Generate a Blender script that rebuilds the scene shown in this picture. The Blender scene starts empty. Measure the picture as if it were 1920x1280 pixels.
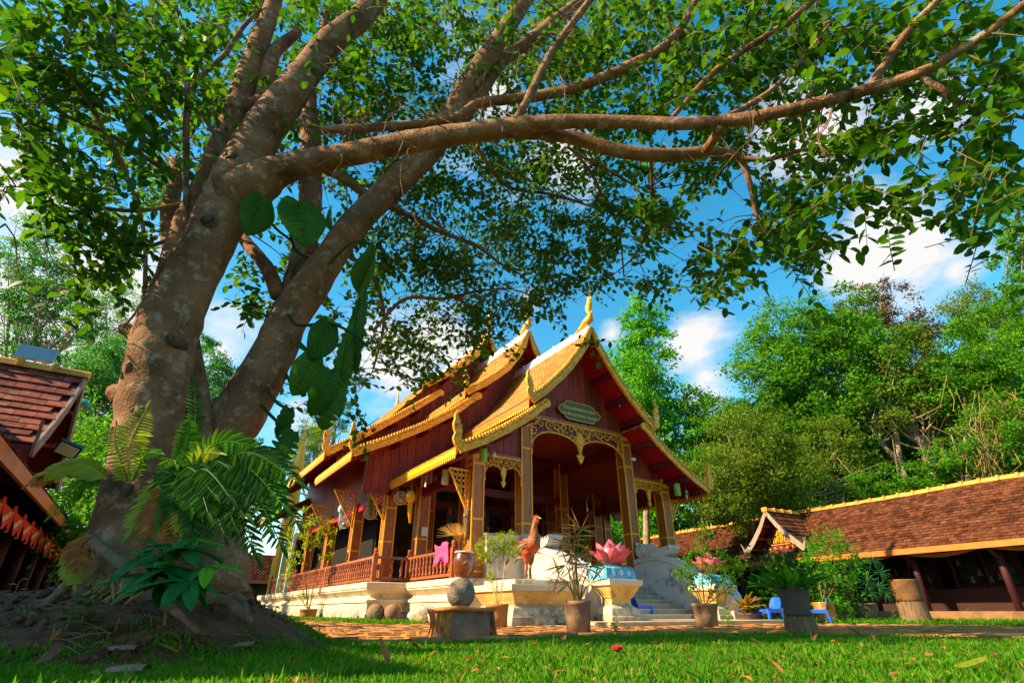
import bpy, math, random
import numpy as np
from mathutils import Vector, Matrix

random.seed(11)
rng = np.random.default_rng(11)
C = bpy.context.scene.collection
SC = bpy.context.scene
R = math.radians

# ------------------------------------------------------------------ camera, sky, sun, exposure
H = 0.25                      # lens height over the lawn
PITCH = R(27.5)
FPX = 970.0                   # focal length in pixels of the 1920 wide photograph
cam_d = bpy.data.cameras.new('camera')
cam_d.sensor_width = 36.0
cam_d.lens = 36.0 * FPX / 1920.0
cam_d.clip_start = 0.05
cam_d.clip_end = 3000.0
cam = bpy.data.objects.new('camera', cam_d)
cam.location = (0, 0, H)
cam.rotation_euler = (math.pi / 2 + PITCH, 0, 0)
C.objects.link(cam)
SC.camera = cam

SUN_AZ, SUN_EL = R(-108.0), R(36.0)          # azimuth from +Y towards +X
sun_vec = Vector((math.sin(SUN_AZ) * math.cos(SUN_EL), math.cos(SUN_AZ) * math.cos(SUN_EL), math.sin(SUN_EL)))
sun_d = bpy.data.lights.new('sun', 'SUN')
sun_d.energy = 5.0
sun_d.angle = R(0.6)
sun_d.color = (1.0, 0.78, 0.46)
sun = bpy.data.objects.new('sun', sun_d)
sun.rotation_euler = (-sun_vec).to_track_quat('-Z', 'Y').to_euler()
sun.location = (-40, -10, 40)
C.objects.link(sun)

SC.view_settings.view_transform = 'Standard'
SC.view_settings.look = 'None'
SC.view_settings.gamma = 1.0
SC.view_settings.use_curve_mapping = False
SC.view_settings.exposure = 1.42
SC.cycles.max_bounces = 7
SC.cycles.diffuse_bounces = 4
SC.cycles.glossy_bounces = 2
SC.cycles.transmission_bounces = 3
SC.cycles.transparent_max_bounces = 4
SC.cycles.use_denoising = True
SC.cycles.sample_clamp_indirect = 4.0

def at(px, py, depth):
    """World point of a photograph pixel at a distance along the optical axis."""
    a, b = (px - 960) / FPX, (640 - py) / FPX
    return Vector((a * depth, (math.cos(PITCH) - b * math.sin(PITCH)) * depth, H + (math.sin(PITCH) + b * math.cos(PITCH)) * depth))
def ground(px, py, z=0.0):
    r = at(px, py, 1.0) - Vector((0, 0, H))
    return r * ((z - H) / r.z) + Vector((0, 0, H))

# world: physical sky with procedural clouds laid in by direction
W = bpy.data.worlds.new('World')
SC.world = W
W.use_nodes = True
nt = W.node_tree
nt.nodes.clear()
def wn(t, **k):
    n = nt.nodes.new(t)
    for a, b in k.items(): setattr(n, a, b)
    return n
sky = wn('ShaderNodeTexSky', sky_type='NISHITA', sun_disc=False, sun_elevation=SUN_EL, sun_rotation=SUN_AZ)
sky.air_density = 1.15; sky.dust_density = 0.35; sky.ozone_density = 1.6
hs = wn('ShaderNodeHueSaturation'); hs.inputs['Saturation'].default_value = 1.42; hs.inputs['Hue'].default_value = 0.476
nt.links.new(sky.outputs[0], hs.inputs['Color'])
bg = wn('ShaderNodeBackground'); bg.inputs[1].default_value = 0.10
nt.links.new(hs.outputs[0], bg.inputs[0])
bgc = wn('ShaderNodeBackground'); bgc.inputs[0].default_value = (1.0, 0.97, 0.93, 1); bgc.inputs[1].default_value = 0.38
tc = wn('ShaderNodeTexCoord')
def math_n(op, a, b=None, clamp=False):
    n = wn('ShaderNodeMath', operation=op); n.use_clamp = clamp
    for i, x in enumerate((a, b)):
        if x is None: continue
        if isinstance(x, (int, float)): n.inputs[i].default_value = x
        else: nt.links.new(x, n.inputs[i])
    return n.outputs[0]
noi = wn('ShaderNodeTexNoise'); noi.inputs['Scale'].default_value = 5.0; noi.inputs['Detail'].default_value = 8.0; noi.inputs['Roughness'].default_value = 0.62
mpn = wn('ShaderNodeMapping'); mpn.inputs['Scale'].default_value = (1, 1, 1.9)
nt.links.new(tc.outputs['Generated'], mpn.inputs[0]); nt.links.new(mpn.outputs[0], noi.inputs['Vector'])
noi2 = wn('ShaderNodeTexNoise'); noi2.inputs['Scale'].default_value = 2.1; noi2.inputs['Detail'].default_value = 3.0
nt.links.new(mpn.outputs[0], noi2.inputs['Vector'])
field = None
# (px, py, radius) of the larger clouds in view; the noise gives their edges and scatters more of them round the sky
for px, py, rad, k in [(1690, 455, .115, 1.0), (1630, 495, .075, 1), (1305, 650, .085, 1.0), (1325, 700, .07, .9), (1145, 625, .04, .8), (1790, 505, .05, .7), (1730, 215, .07, .9), (1520, 240, .12, .9),
                       (730, 670, .13, .9), (800, 640, .09, .9), (930, 165, .10, .9), (1070, 310, .09, .9), (60, 640, .22, 1.05), (200, 560, .15, .95), (60, 360, .12, .8), (1000, 560, .06, .6), (420, 650, .12, .7), (560, 760, .12, .6)]:
    d = (at(px, py, 1) - Vector((0, 0, H))).normalized()
    vm = wn('ShaderNodeVectorMath', operation='DISTANCE'); vm.inputs[1].default_value = d
    nt.links.new(tc.outputs['Generated'], vm.inputs[0])
    v = math_n('SUBTRACT', k, math_n('DIVIDE', vm.outputs['Value'], rad))
    field = v if field is None else math_n('MAXIMUM', field, v)
scat = math_n('SUBTRACT', math_n('MULTIPLY', noi2.outputs['Fac'], 2.6), 1.62)
field = math_n('MAXIMUM', field, math_n('MAXIMUM', scat, -1.0))
mask = math_n('ADD', field, math_n('MULTIPLY', math_n('SUBTRACT', noi.outputs['Fac'], 0.5), 2.6))
mask = math_n('MULTIPLY', mask, 1.5, True)
mask = math_n('MULTIPLY', math_n('POWER', mask, 1.3), 0.95)
mx = wn('ShaderNodeMixShader'); wo = wn('ShaderNodeOutputWorld')
nt.links.new(mask, mx.inputs[0]); nt.links.new(bg.outputs[0], mx.inputs[1]); nt.links.new(bgc.outputs[0], mx.inputs[2]); nt.links.new(mx.outputs[0], wo.inputs[0])

# ------------------------------------------------------------------ frames
PHI = R(32.6)                 # the pavilion's front runs along U, its long side along V
CLO = R(27.0)                 # the right cloister
UVW = {'w': 0.0, 'uv': PHI, 'cl': CLO}
def w2f(p, fr):
    a = UVW[fr]; c, s = math.cos(a), math.sin(a)
    return (p[0] * c + p[1] * s, -p[0] * s + p[1] * c, p[2])
def f2w(p, fr):
    a = UVW[fr]; c, s = math.cos(a), math.sin(a)
    return (p[0] * c - p[1] * s, p[0] * s + p[1] * c, p[2])

# ------------------------------------------------------------------ builders
ORG = {}
def link(o): C.objects.link(o); return o
def tag(o, label=None, cat=None, group=None, kind=None):
    if label: o['label'] = label
    if cat: o['category'] = cat
    if group: o['group'] = group
    if kind: o['kind'] = kind
    return o
def thing(name, label, cat, base=(0, 0, 0), fr='w', group=None):
    o = bpy.data.objects.new(name, None)
    o.empty_display_size = 0.2
    o.location = f2w(base, fr); o.rotation_euler = (0, 0, UVW[fr])
    ORG[o] = Vector(base)
    return tag(link(o), label, cat, group)

class MB:
    def __init__(s): s.v = []; s.f = []; s.m = []
    def add(s, vs, fs, mi=0):
        o = len(s.v)
        s.v.extend([tuple(p) for p in vs]); s.f.extend([tuple(i + o for i in f) for f in fs]); s.m.extend([mi] * len(fs))
        return s
    def box(s, x0, x1, y0, y1, z0, z1, mi=0):
        v = [(x, y, z) for z in (z0, z1) for y in (y0, y1) for x in (x0, x1)]
        return s.add(v, [(0, 2, 3, 1), (4, 5, 7, 6), (0, 1, 5, 4), (2, 6, 7, 3), (0, 4, 6, 2), (1, 3, 7, 5)], mi)
    def cbox(s, c, sz, mi=0, rot=None):
        hx, hy, hz = sz[0] / 2, sz[1] / 2, sz[2] / 2
        v = [Vector((x, y, z)) for z in (-hz, hz) for y in (-hy, hy) for x in (-hx, hx)]
        if rot is not None: v = [rot @ p for p in v]
        v = [p + Vector(c) for p in v]
        return s.add(v, [(0, 2, 3, 1), (4, 5, 7, 6), (0, 1, 5, 4), (2, 6, 7, 3), (0, 4, 6, 2), (1, 3, 7, 5)], mi)
    def prism(s, poly, d, mi=0):
        """poly: 3-D outline, d: extrusion vector"""
        n = len(poly); d = Vector(d)
        v = [Vector(p) for p in poly] + [Vector(p) + d for p in poly]
        return s.add(v, [tuple(range(n - 1, -1, -1)), tuple(range(n, 2 * n))] + [(i, (i + 1) % n, n + (i + 1) % n, n + i) for i in range(n)], mi)
    def tube(s, pts, rad, n=8, mi=0, caps=True, wob=0.0):
        pts = [Vector(p) for p in pts]; k = len(pts)
        if not hasattr(rad, '__len__'): rad = [rad] * k
        t0 = (pts[1] - pts[0]).normalized()
        ref = Vector((0, 0, 1)) if abs(t0.z) < .9 else Vector((1, 0, 0))
        a = t0.cross(ref).normalized(); v = []
        for i in range(k):
            t = (pts[min(i + 1, k - 1)] - pts[max(i - 1, 0)])
            t = t.normalized() if t.length > 1e-9 else t0
            a = (a - t * a.dot(t)).normalized(); b = t.cross(a)
            for j in range(n):
                g = 2 * math.pi * j / n; r = rad[i] * (1 + wob * math.sin(3 * g + i * 1.7) + wob * .6 * math.sin(5 * g - i * 2.3))
                v.append(pts[i] + a * (math.cos(g) * r) + b * (math.sin(g) * r))
        f = [(i * n + j, i * n + (j + 1) % n, (i + 1) * n + (j + 1) % n, (i + 1) * n + j) for i in range(k - 1) for j in range(n)]
        if caps: f += [tuple(range(n - 1, -1, -1)), tuple((k - 1) * n + j for j in range(n))]
        return s.add(v, f, mi)
    def lathe(s, prof, n=16, c=(0, 0, 0), mi=0, sx=1, sy=1):
        v = [(c[0] + r * sx * math.cos(2 * math.pi * j / n), c[1] + r * sy * math.sin(2 * math.pi * j / n), c[2] + z) for r, z in prof for j in range(n)]
        k = len(prof)
        f = [(i * n + j, i * n + (j + 1) % n, (i + 1) * n + (j + 1) % n, (i + 1) * n + j) for i in range(k - 1) for j in range(n)]
        if prof[0][0] > 1e-4: f.append(tuple(range(n - 1, -1, -1)))
        if prof[-1][0] > 1e-4: f.append(tuple((k - 1) * n + j for j in range(n)))
        return s.add(v, f, mi)
    def loft(s, rings, mi=0, caps=True):
        n = len(rings[0]); k = len(rings)
        v = [p for r in rings for p in r]
        f = [(i * n + j, i * n + (j + 1) % n, (i + 1) * n + (j + 1) % n, (i + 1) * n + j) for i in range(k - 1) for j in range(n)]
        if caps: f += [tuple(range(n - 1, -1, -1)), tuple((k - 1) * n + j for j in range(n))]
        return s.add(v, f, mi)
    def sweep(s, foot, prof, mi=0, cap=True):
        """moulded plinth: prof = [(outward offset, z)] carried round the outline foot (counter-clockwise)"""
        n = len(foot); rings = []
        for off, z in prof:
            ring = []
            for i in range(n):
                p0, p1, p2 = Vector(foot[i - 1]), Vector(foot[i]), Vector(foot[(i + 1) % n])
                e1 = (p1 - p0).normalized(); e2 = (p2 - p1).normalized()
                n1 = Vector((e1.y, -e1.x)); n2 = Vector((e2.y, -e2.x))
                m = (n1 + n2) / max(1 + n1.dot(n2), .2)
                ring.append((p1.x + m.x * off, p1.y + m.y * off, z))
            rings.append(ring)
        return s.loft(rings, mi, cap)
    def np_add(s, V, F, mi=0):
        return s.add(V.tolist(), F.tolist(), mi)
    def mesh(s, name, mats, smooth=False, shift=None):
        me = bpy.data.meshes.new(name)
        v = s.v if shift is None else [(p[0] - shift[0], p[1] - shift[1], p[2] - shift[2]) for p in s.v]
        me.from_pydata(v, [], s.f)
        for m in (mats if isinstance(mats, (list, tuple)) else [mats]): me.materials.append(m)
        if any(s.m): me.polygons.foreach_set('material_index', s.m)
        if smooth: me.polygons.foreach_set('use_smooth', [True] * len(s.f))
        me.update()
        return me

def npmesh(name, V, Fs, mat, smooth=False):
    """mesh from numpy arrays; Fs: list of (m,k) face arrays"""
    me = bpy.data.meshes.new(name)
    Fs = [f for f in Fs if len(f)]
    nl = sum(f.size for f in Fs); nf = sum(len(f) for f in Fs)
    me.vertices.add(len(V)); me.vertices.foreach_set('co', np.ascontiguousarray(V, dtype=np.float32).ravel())
    me.loops.add(nl); me.loops.foreach_set('vertex_index', np.concatenate([f.ravel() for f in Fs]).astype(np.int32))
    me.polygons.add(nf)
    tot = np.concatenate([np.full(len(f), f.shape[1]) for f in Fs]).astype(np.int32)
    st = np.concatenate([[0], np.cumsum(tot)[:-1]]).astype(np.int32)
    me.polygons.foreach_set('loop_start', st)
    try: me.polygons.foreach_set('loop_total', tot)
    except Exception: pass
    if smooth: me.polygons.foreach_set('use_smooth', np.ones(nf, dtype=bool))
    me.materials.append(mat)
    me.update(calc_edges=True)
    return me

def put(name, mb, mats=None, parent=None, loc=None, rot=None, scale=None, smooth=False, kind=None, label=None):
    """Link a mesh object. Without loc the vertices are in the frame's own coordinates; with loc they are local to it."""
    org = ORG[parent] if parent is not None else Vector((0, 0, 0))
    if loc is None:
        me = mb.mesh(name, mats, smooth, org)
        o = bpy.data.objects.new(name, me); ORG[o] = org
    else:
        me = mb.mesh(name, mats, smooth) if isinstance(mb, MB) else mb
        o = bpy.data.objects.new(name, me); o.location = Vector(loc) - org; ORG[o] = Vector(loc)
    if rot is not None: o.rotation_euler = rot
    if scale is not None: o.scale = scale
    if parent is not None: o.parent = parent
    if kind: o['kind'] = kind
    if label: o['label'] = label
    return link(o)

def copy_thing(root, loc, rotz=None, label=None, scale=None):
    def cp(o, par):
        c = o.copy(); C.objects.link(c); c.parent = par
        for ch in [x for x in KIDS.get(o, [])]: cp(ch, c)
        return c
    KIDS = {}
    for o in C.objects:
        if o.parent is not None: KIDS.setdefault(o.parent, []).append(o)
    c = cp(root, None); c.location = loc
    if rotz is not None: c.rotation_euler = (0, 0, rotz)
    if scale is not None: c.scale = scale
    if label: c['label'] = label
    return c

def boxes_np(cen, ax, ay, az, half):
    """N little slabs: centres, three axis arrays, half sizes (N,3) or (3,)"""
    cen = np.asarray(cen, float); N = len(cen)
    half = np.broadcast_to(np.asarray(half, float), (N, 3))
    sg = np.array([(x, y, z) for z in (-1, 1) for y in (-1, 1) for x in (-1, 1)], float)
    V = cen[:, None, :] + sg[None, :, 0:1] * (ax * half[:, 0:1])[:, None, :] + sg[None, :, 1:2] * (ay * half[:, 1:2])[:, None, :] + sg[None, :, 2:3] * (az * half[:, 2:3])[:, None, :]
    f = np.array([(0, 2, 3, 1), (4, 5, 7, 6), (0, 1, 5, 4), (2, 6, 7, 3), (0, 4, 6, 2), (1, 3, 7, 5)])
    F = (f[None] + (np.arange(N) * 8)[:, None, None]).reshape(-1, 4)
    return V.reshape(-1, 3), F

def norm(a): return a / np.maximum(np.linalg.norm(a, axis=-1, keepdims=True), 1e-9)
_T = [(0, 0), (.16, .62), (.42, 1.0), (.74, .72), (1, 0)]
def leaves_np(pos, axis, nrm, L, wr=.26, fold=.18, droop=.12, lite=False):
    """N leaf blades; lite = two triangles"""
    pos = np.asarray(pos, float); N = len(pos)
    a = norm(np.asarray(axis, float)); n = np.asarray(nrm, float); n = norm(n - (n * a).sum(1, keepdims=True) * a)
    s = np.cross(a, n); L = np.broadcast_to(np.asarray(L, float), (N,))
    wr = np.broadcast_to(np.asarray(wr, float), (N,))
    if lite:
        tp = [(0, 0, 0), (.45, -1, .06), (1, 0, -.05), (.45, 1, .06)]
        f = np.array([(0, 1, 2), (0, 2, 3)])
    else:
        tp = []
        for t, w in _T:
            dz = -droop * t * t
            for q in (-1, 0, 1): tp.append((t, q * w, dz + (fold * w * .26 if q else 0)))
        f = np.array([(3 * i + j, 3 * i + j + 1, 3 * i + j + 4, 3 * i + j + 3) for i in range(4) for j in range(2)])
    tp = np.array(tp)
    V = pos[:, None] + L[:, None, None] * (tp[None, :, 0:1] * a[:, None] + tp[None, :, 1:2] * wr[:, None, None] * s[:, None] + tp[None, :, 2:3] * n[:, None])
    F = (f[None] + (np.arange(N) * len(tp))[:, None, None]).reshape(-1, f.shape[1])
    return V.reshape(-1, 3), F
def rand_dirs(n):
    return norm(rng.normal(size=(n, 3)))

# ------------------------------------------------------------------ materials
def nodes(name):
    m = bpy.data.materials.new(name); m.use_nodes = True
    t = m.node_tree; b = t.nodes['Principled BSDF']
    return m, t, b
def N(t, k, **kw):
    n = t.nodes.new(k)
    for a, b in kw.items(): setattr(n, a, b)
    return n
def rgb(c, k=1.0): return (min(c[0] * k, 1), min(c[1] * k, 1), min(c[2] * k, 1), 1)
def mat(name, c, rough=.65, var=.2, scale=4.0, c2=None, stretch=(1, 1, 1), bump=.0, bscale=60.0, spec=.3, metal=0.0, ob=.0, isl=.0, stain=None, stain_amt=.5, stain_scale=1.5, cell=0.0, coat=0.0, coord='Object'):
    """noise-varied surface; ob / isl: brightness spread per object / per loose piece; stain: a second colour in irregular patches; cell: mosaic relief"""
    m, t, b = nodes(name); L = t.links.new
    tcn = N(t, 'ShaderNodeTexCoord'); mp = N(t, 'ShaderNodeMapping'); mp.inputs['Scale'].default_value = stretch
    L(tcn.outputs[coord], mp.inputs[0])
    oi = N(t, 'ShaderNodeObjectInfo')
    add = N(t, 'ShaderNodeVectorMath', operation='ADD'); sc3 = N(t, 'ShaderNodeVectorMath', operation='SCALE'); sc3.inputs[0].default_value = (7.3, 3.1, 5.7)
    L(oi.outputs['Random'], sc3.inputs['Scale']); L(mp.outputs[0], add.inputs[0]); L(sc3.outputs[0], add.inputs[1])
    P = add.outputs[0]
    no = N(t, 'ShaderNodeTexNoise'); no.inputs['Scale'].default_value = scale; no.inputs['Detail'].default_value = 7; no.inputs['Roughness'].default_value = .65
    L(P, no.inputs['Vector'])
    rp = N(t, 'ShaderNodeValToRGB'); rp.color_ramp.elements[0].position = .3; rp.color_ramp.elements[1].position = .7
    rp.color_ramp.elements[0].color = rgb(c, 1 - var); rp.color_ramp.elements[1].color = rgb(c2 if c2 else c, 1 + var)
    L(no.outputs['Fac'], rp.inputs[0]); col = rp.outputs[0]
    if stain:
        n2 = N(t, 'ShaderNodeTexNoise'); n2.inputs['Scale'].default_value = stain_scale; n2.inputs['Detail'].default_value = 9; n2.inputs['Roughness'].default_value = .7
        L(P, n2.inputs['Vector'])
        mr = N(t, 'ShaderNodeMapRange'); mr.inputs[1].default_value = .53; mr.inputs[2].default_value = .62; mr.inputs[4].default_value = stain_amt
        L(n2.outputs['Fac'], mr.inputs[0])
        mxn = N(t, 'ShaderNodeMixRGB'); mxn.inputs[2].default_value = rgb(stain); L(mr.outputs[0], mxn.inputs[0]); L(col, mxn.inputs[1]); col = mxn.outputs[0]
    for amt, src in ((ob, oi.outputs['Random']), (isl, None)):
        if amt:
            if src is None: src = N(t, 'ShaderNodeNewGeometry').outputs['Random Per Island']
            mr = N(t, 'ShaderNodeMapRange'); mr.inputs[3].default_value = 1 - amt; mr.inputs[4].default_value = 1 + amt; L(src, mr.inputs[0])
            mu = N(t, 'ShaderNodeVectorMath', operation='SCALE'); L(col, mu.inputs[0]); L(mr.outputs[0], mu.inputs['Scale']); col = mu.outputs[0]
    L(col, b.inputs['Base Color'])
    b.inputs['Roughness'].default_value = rough; b.inputs['Metallic'].default_value = metal
    b.inputs['Specular IOR Level'].default_value = spec; b.inputs['Coat Weight'].default_value = coat; b.inputs['Coat Roughness'].default_value = .15
    if bump or cell:
        bn = N(t, 'ShaderNodeTexNoise'); bn.inputs['Scale'].default_value = bscale; bn.inputs['Detail'].default_value = 5; L(P, bn.inputs['Vector'])
        src = bn.outputs['Fac']
        if cell:
            vo = N(t, 'ShaderNodeTexVoronoi'); vo.inputs['Scale'].default_value = cell; L(P, vo.inputs['Vector']); src = vo.outputs['Distance']
        bp = N(t, 'ShaderNodeBump'); bp.inputs['Strength'].default_value = bump or .5; bp.inputs['Distance'].default_value = .02; L(src, bp.inputs['Height']); L(bp.outputs[0], b.inputs['Normal'])
    return m
def leafmat(name, cols, trans=.35, rough=.42, spec=.35, tcol=None):
    """cols: ramp over the loose pieces; part of the light passes through the blade"""
    m, t, b = nodes(name); L = t.links.new
    g = N(t, 'ShaderNodeNewGeometry'); oi = N(t, 'ShaderNodeObjectInfo')
    ad = N(t, 'ShaderNodeMath', operation='ADD'); L(g.outputs['Random Per Island'], ad.inputs[0]); L(oi.outputs['Random'], ad.inputs[1])
    fr = N(t, 'ShaderNodeMath', operation='FRACT'); L(ad.outputs[0], fr.inputs[0])
    rp = N(t, 'ShaderNodeValToRGB'); e = rp.color_ramp.elements
    for i, c in enumerate(cols):
        p = i / max(len(cols) - 1, 1)
        if i < 2: e[i].position = p if i == 0 else 1.0; el = e[i]
        else: el = None
        if el is not None: el.color = rgb(c)
    if len(cols) > 2:
        e[1].color = rgb(cols[-1])
        for i in range(1, len(cols) - 1): e.new(i / (len(cols) - 1)).color = rgb(cols[i])
    L(fr.outputs[0], rp.inputs[0]); L(rp.outputs[0], b.inputs['Base Color'])
    b.inputs['Roughness'].default_value = rough; b.inputs['Specular IOR Level'].default_value = spec
    tr = N(t, 'ShaderNodeBsdfTranslucent'); mu = N(t, 'ShaderNodeMixRGB', blend_type='MULTIPLY'); mu.inputs[0].default_value = 1
    L(rp.outputs[0], mu.inputs[1]); mu.inputs[2].default_value = rgb(tcol or (1.0, 1.0, .35))
    sc_ = N(t, 'ShaderNodeVectorMath', operation='SCALE'); sc_.inputs['Scale'].default_value = 1.9; L(mu.outputs[0], sc_.inputs[0]); L(sc_.outputs[0], tr.inputs[0])
    mx_ = N(t, 'ShaderNodeMixShader'); mx_.inputs[0].default_value = trans
    out = [n for n in t.nodes if n.type == 'OUTPUT_MATERIAL'][0]
    L(b.outputs[0], mx_.inputs[1]); L(tr.outputs[0], mx_.inputs[2]); L(mx_.outputs[0], out.inputs[0])
    return m

M = {}
M['gold'] = mat('gold_paint', (.70, .27, .006), .4, .3, 9, (.85, .40, .012), bump=.7, cell=24, spec=.4, metal=.1, stain=(.3, .1, .01), stain_amt=.45, stain_scale=7)
M['gold_plain'] = mat('gold_trim', (.80, .36, .008), .42, .18, 12, spec=.4, metal=.08)
M['orange'] = mat('orange_fascia', (.52, .15, .02), .55, .2, 5, stain=(.3, .1, .03), stain_amt=.4)
M['tile'] = mat('clay_tile', (.38, .135, .02), .5, .25, 6, (.47, .2, .035), isl=.3, ob=.3, spec=.3, stain=(.2, .07, .02), stain_amt=.35, stain_scale=3)
M['tile2'] = mat('weathered_tile', (.066, .021, .011), .9, .35, 5, (.105, .034, .015), isl=.45, ob=.42, stain=(.10, .065, .045), stain_amt=.6, stain_scale=7, spec=.06)
M['tile3'] = mat('red_tile', (.17, .036, .024), .75, .25, 5, (.22, .055, .034), isl=.25, ob=.3, stain=(.26, .19, .16), stain_amt=.45, stain_scale=6, spec=.12)
M['ridge'] = mat('ridge_cap', (.62, .27, .03), .6, .22, 6, stain=(.3, .15, .05), stain_amt=.4, ob=.15)
M['soffit'] = mat('red_paint', (.36, .006, .012), .5, .2, 3)
M['beam'] = mat('dark_red_beam', (.14, .012, .014), .5, .25, 3, stretch=(1, 1, 6))
M['plank'] = mat('dark_wood', (.18, .018, .012), .5, .45, 3.5, (.26, .04, .02), stretch=(9, 9, .7), bump=.25, bscale=18, ob=.35)
M['wood'] = mat('teak', (.28, .075, .014), .45, .35, 4, (.36, .12, .022), stretch=(9, 9, .8), bump=.2, bscale=14, ob=.15, spec=.4)
M['rail'] = mat('varnished_rail', (.24, .055, .018), .35, .3, 5, (.32, .09, .025), spec=.5, ob=.15, coat=.3)
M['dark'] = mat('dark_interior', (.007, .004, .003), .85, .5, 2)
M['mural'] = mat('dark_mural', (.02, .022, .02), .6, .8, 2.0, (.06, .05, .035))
M['maroon'] = mat('maroon_board', (.13, .016, .03), .5, .2, 5)
M['white'] = mat('whitewash', (.62, .53, .38), .8, .14, 3, bump=.2, bscale=25, stain=(.22, .15, .08), stain_amt=.75, stain_scale=1.9)
M['newel'] = mat('grey_plaster', (.52, .48, .43), .8, .14, 3, bump=.15, bscale=25, stain=(.16, .14, .13), stain_amt=.75, stain_scale=1.3)
M['ridgewhite'] = mat('white_ridge', (.8, .8, .8), .6, .06, 3)
M['stain'] = mat('mildewed_base', (.20, .16, .12), .85, .4, 3, (.5, .42, .3), bump=.3, bscale=20, stain=(.04, .035, .03), stain_amt=.8, stain_scale=2)
M['ochre'] = mat('ochre_plaster', (.55, .30, .06), .75, .22, 3, (.62, .42, .14), bump=.15, bscale=25, stain=(.12, .08, .04), stain_amt=.6, stain_scale=2.2)
M['step'] = mat('step_concrete', (.46, .42, .33), .8, .14, 4, bump=.1, stain=(.16, .14, .11), stain_amt=.5, stain_scale=2)
M['slab'] = mat('concrete_slab', (.5, .36, .2), .85, .2, 3, bump=.2, stain=(.2, .12, .06), stain_amt=.5)
M['stone'] = mat('grey_stone', (.2, .155, .12), .9, .35, 9, bump=.9, bscale=38, stain=(.07, .05, .04), stain_amt=.7, stain_scale=4)
M['stone2'] = mat('brown_stone', (.22, .13, .09), .85, .3, 6, bump=.5, bscale=40, stain=(.08, .05, .04), stain_amt=.5, stain_scale=2)
M['rock'] = mat('limestone', (.5, .42, .3), .9, .3, 4, bump=.7, bscale=14, stain=(.12, .1, .08), stain_amt=.7, stain_scale=2.5)
M['earth'] = mat('packed_earth', (.30, .125, .03), .95, .35, 3, (.42, .2, .05), bump=.5, bscale=22, stain=(.13, .06, .02), stain_amt=.6, stain_scale=2.5)
M['paver'] = mat('brick_paver', (.33, .13, .035), .9, .3, 6, (.44, .2, .06), bump=.4, bscale=30, ob=.3, isl=.3, stain=(.13, .06, .02), stain_amt=.6, stain_scale=3)
M['soil'] = mat('dark_soil', (.07, .025, .011), .95, .5, 5, (.125, .052, .024), bump=1.0, bscale=18)
M['lawn'] = mat('lawn_soil', (.025, .055, .008), .95, .4, 3, (.05, .1, .012), stain=(.14, .1, .03), stain_amt=.5, stain_scale=.9, bump=.6, bscale=30)
M['bark'] = mat('fig_bark', (.15, .068, .034), .85, .33, 2.6, (.24, .122, .066), bump=.75, bscale=40, stain=(.42, .32, .22), stain_amt=.55, stain_scale=8.5, spec=.08)
M['bark2'] = mat('tree_bark', (.17, .11, .07), .9, .35, 2.5, (.28, .2, .13), bump=.6, bscale=18)
M['bark3'] = mat('dark_bark', (.07, .05, .035), .9, .35, 2.5, (.13, .09, .06), bump=.6, bscale=18)
M['root'] = mat('root_bark', (.13, .07, .035), .85, .35, 9, (.2, .12, .07), bump=.6, bscale=30)
M['twig'] = mat('twig', (.16, .085, .04), .8, .3, 8)
M['pot_grey'] = mat('grey_pot', (.2, .125, .075), .85, .25, 6, bump=.3, bscale=40, ob=.2, stain=(.07, .045, .03), stain_amt=.65, stain_scale=5)
M['pot_clay'] = mat('clay_pot', (.34, .16, .05), .8, .22, 5, bump=.3, bscale=40, stain=(.16, .07, .03), stain_amt=.4, stain_scale=3)
M['pot_glaze'] = mat('glazed_pot', (.3, .12, .022), .2, .3, 6, (.45, .22, .04), spec=.5, coat=.6)
M['jar'] = mat('dragon_jar', (.15, .04, .012), .2, .3, 5, spec=.6, coat=.7)
M['stump'] = mat('old_wood', (.1, .06, .035), .85, .4, 4, (.2, .12, .06), stretch=(9, 9, .8), bump=.8, bscale=12)
M['basket'] = mat('brown_tub', (.11, .048, .016), .7, .25, 5, (.17, .08, .028), bump=.3, bscale=30)
M['tub'] = mat('grey_tub', (.085, .06, .045), .8, .25, 5, bump=.3, bscale=30)
M['blue'] = mat('blue_plastic', (.012, .1, .62), .32, .06, 3, spec=.5)
M['turq'] = mat('turquoise_paint', (.03, .30, .62), .6, .3, 7, (.07, .45, .72), stain=(.6, .7, .72), stain_amt=.75, stain_scale=9)
M['turq_pale'] = mat('pale_turquoise', (.3, .58, .6), .6, .2, 8)
M['bluedeco'] = mat('petal_relief', (.62, .72, .72), .6, .2, 8)
M['pink_cloth'] = mat('pink_cloth', (.72, .07, .22), .85, .18, 8, bump=.3, bscale=60)
M['cloth_orange'] = mat('orange_cloth', (.42, .13, .03), .9, .35, 6, (.5, .2, .05), bump=.4, bscale=60)
M['bunt_red'] = mat('bunting_orange', (.62, .05, .015), .8, .15, 6)
M['bunt_cream'] = mat('bunting_cream', (.6, .42, .2), .8, .15, 6)
M['white_plastic'] = mat('white_plastic', (.75, .75, .75), .4, .05, 3, spec=.5)
M['grey_metal'] = mat('grey_metal', (.35, .35, .36), .4, .1, 5, metal=.6)
M['fan_tan'] = mat('fan_tan', (.55, .36, .14), .5, .15, 5)
M['lantern_green'] = mat('green_lantern', (.24, .42, .06), .5, .12, 5)
M['lantern_pale'] = mat('pale_lantern', (.5, .55, .33), .5, .12, 5)
M['sign_green'] = mat('sign_green', (.075, .13, .075), .5, .12, 5)
M['sign_gold'] = mat('sign_gold', (.85, .55, .05), .4, .08, 5, spec=.5)
M['grey_board'] = mat('weathered_board', (.22, .165, .13), .8, .3, 4, (.30, .23, .19), stretch=(5, 5, .8), bump=.3, bscale=20)
M['purple_post'] = mat('purple_post', (.05, .009, .014), .6, .25, 4)
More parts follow.
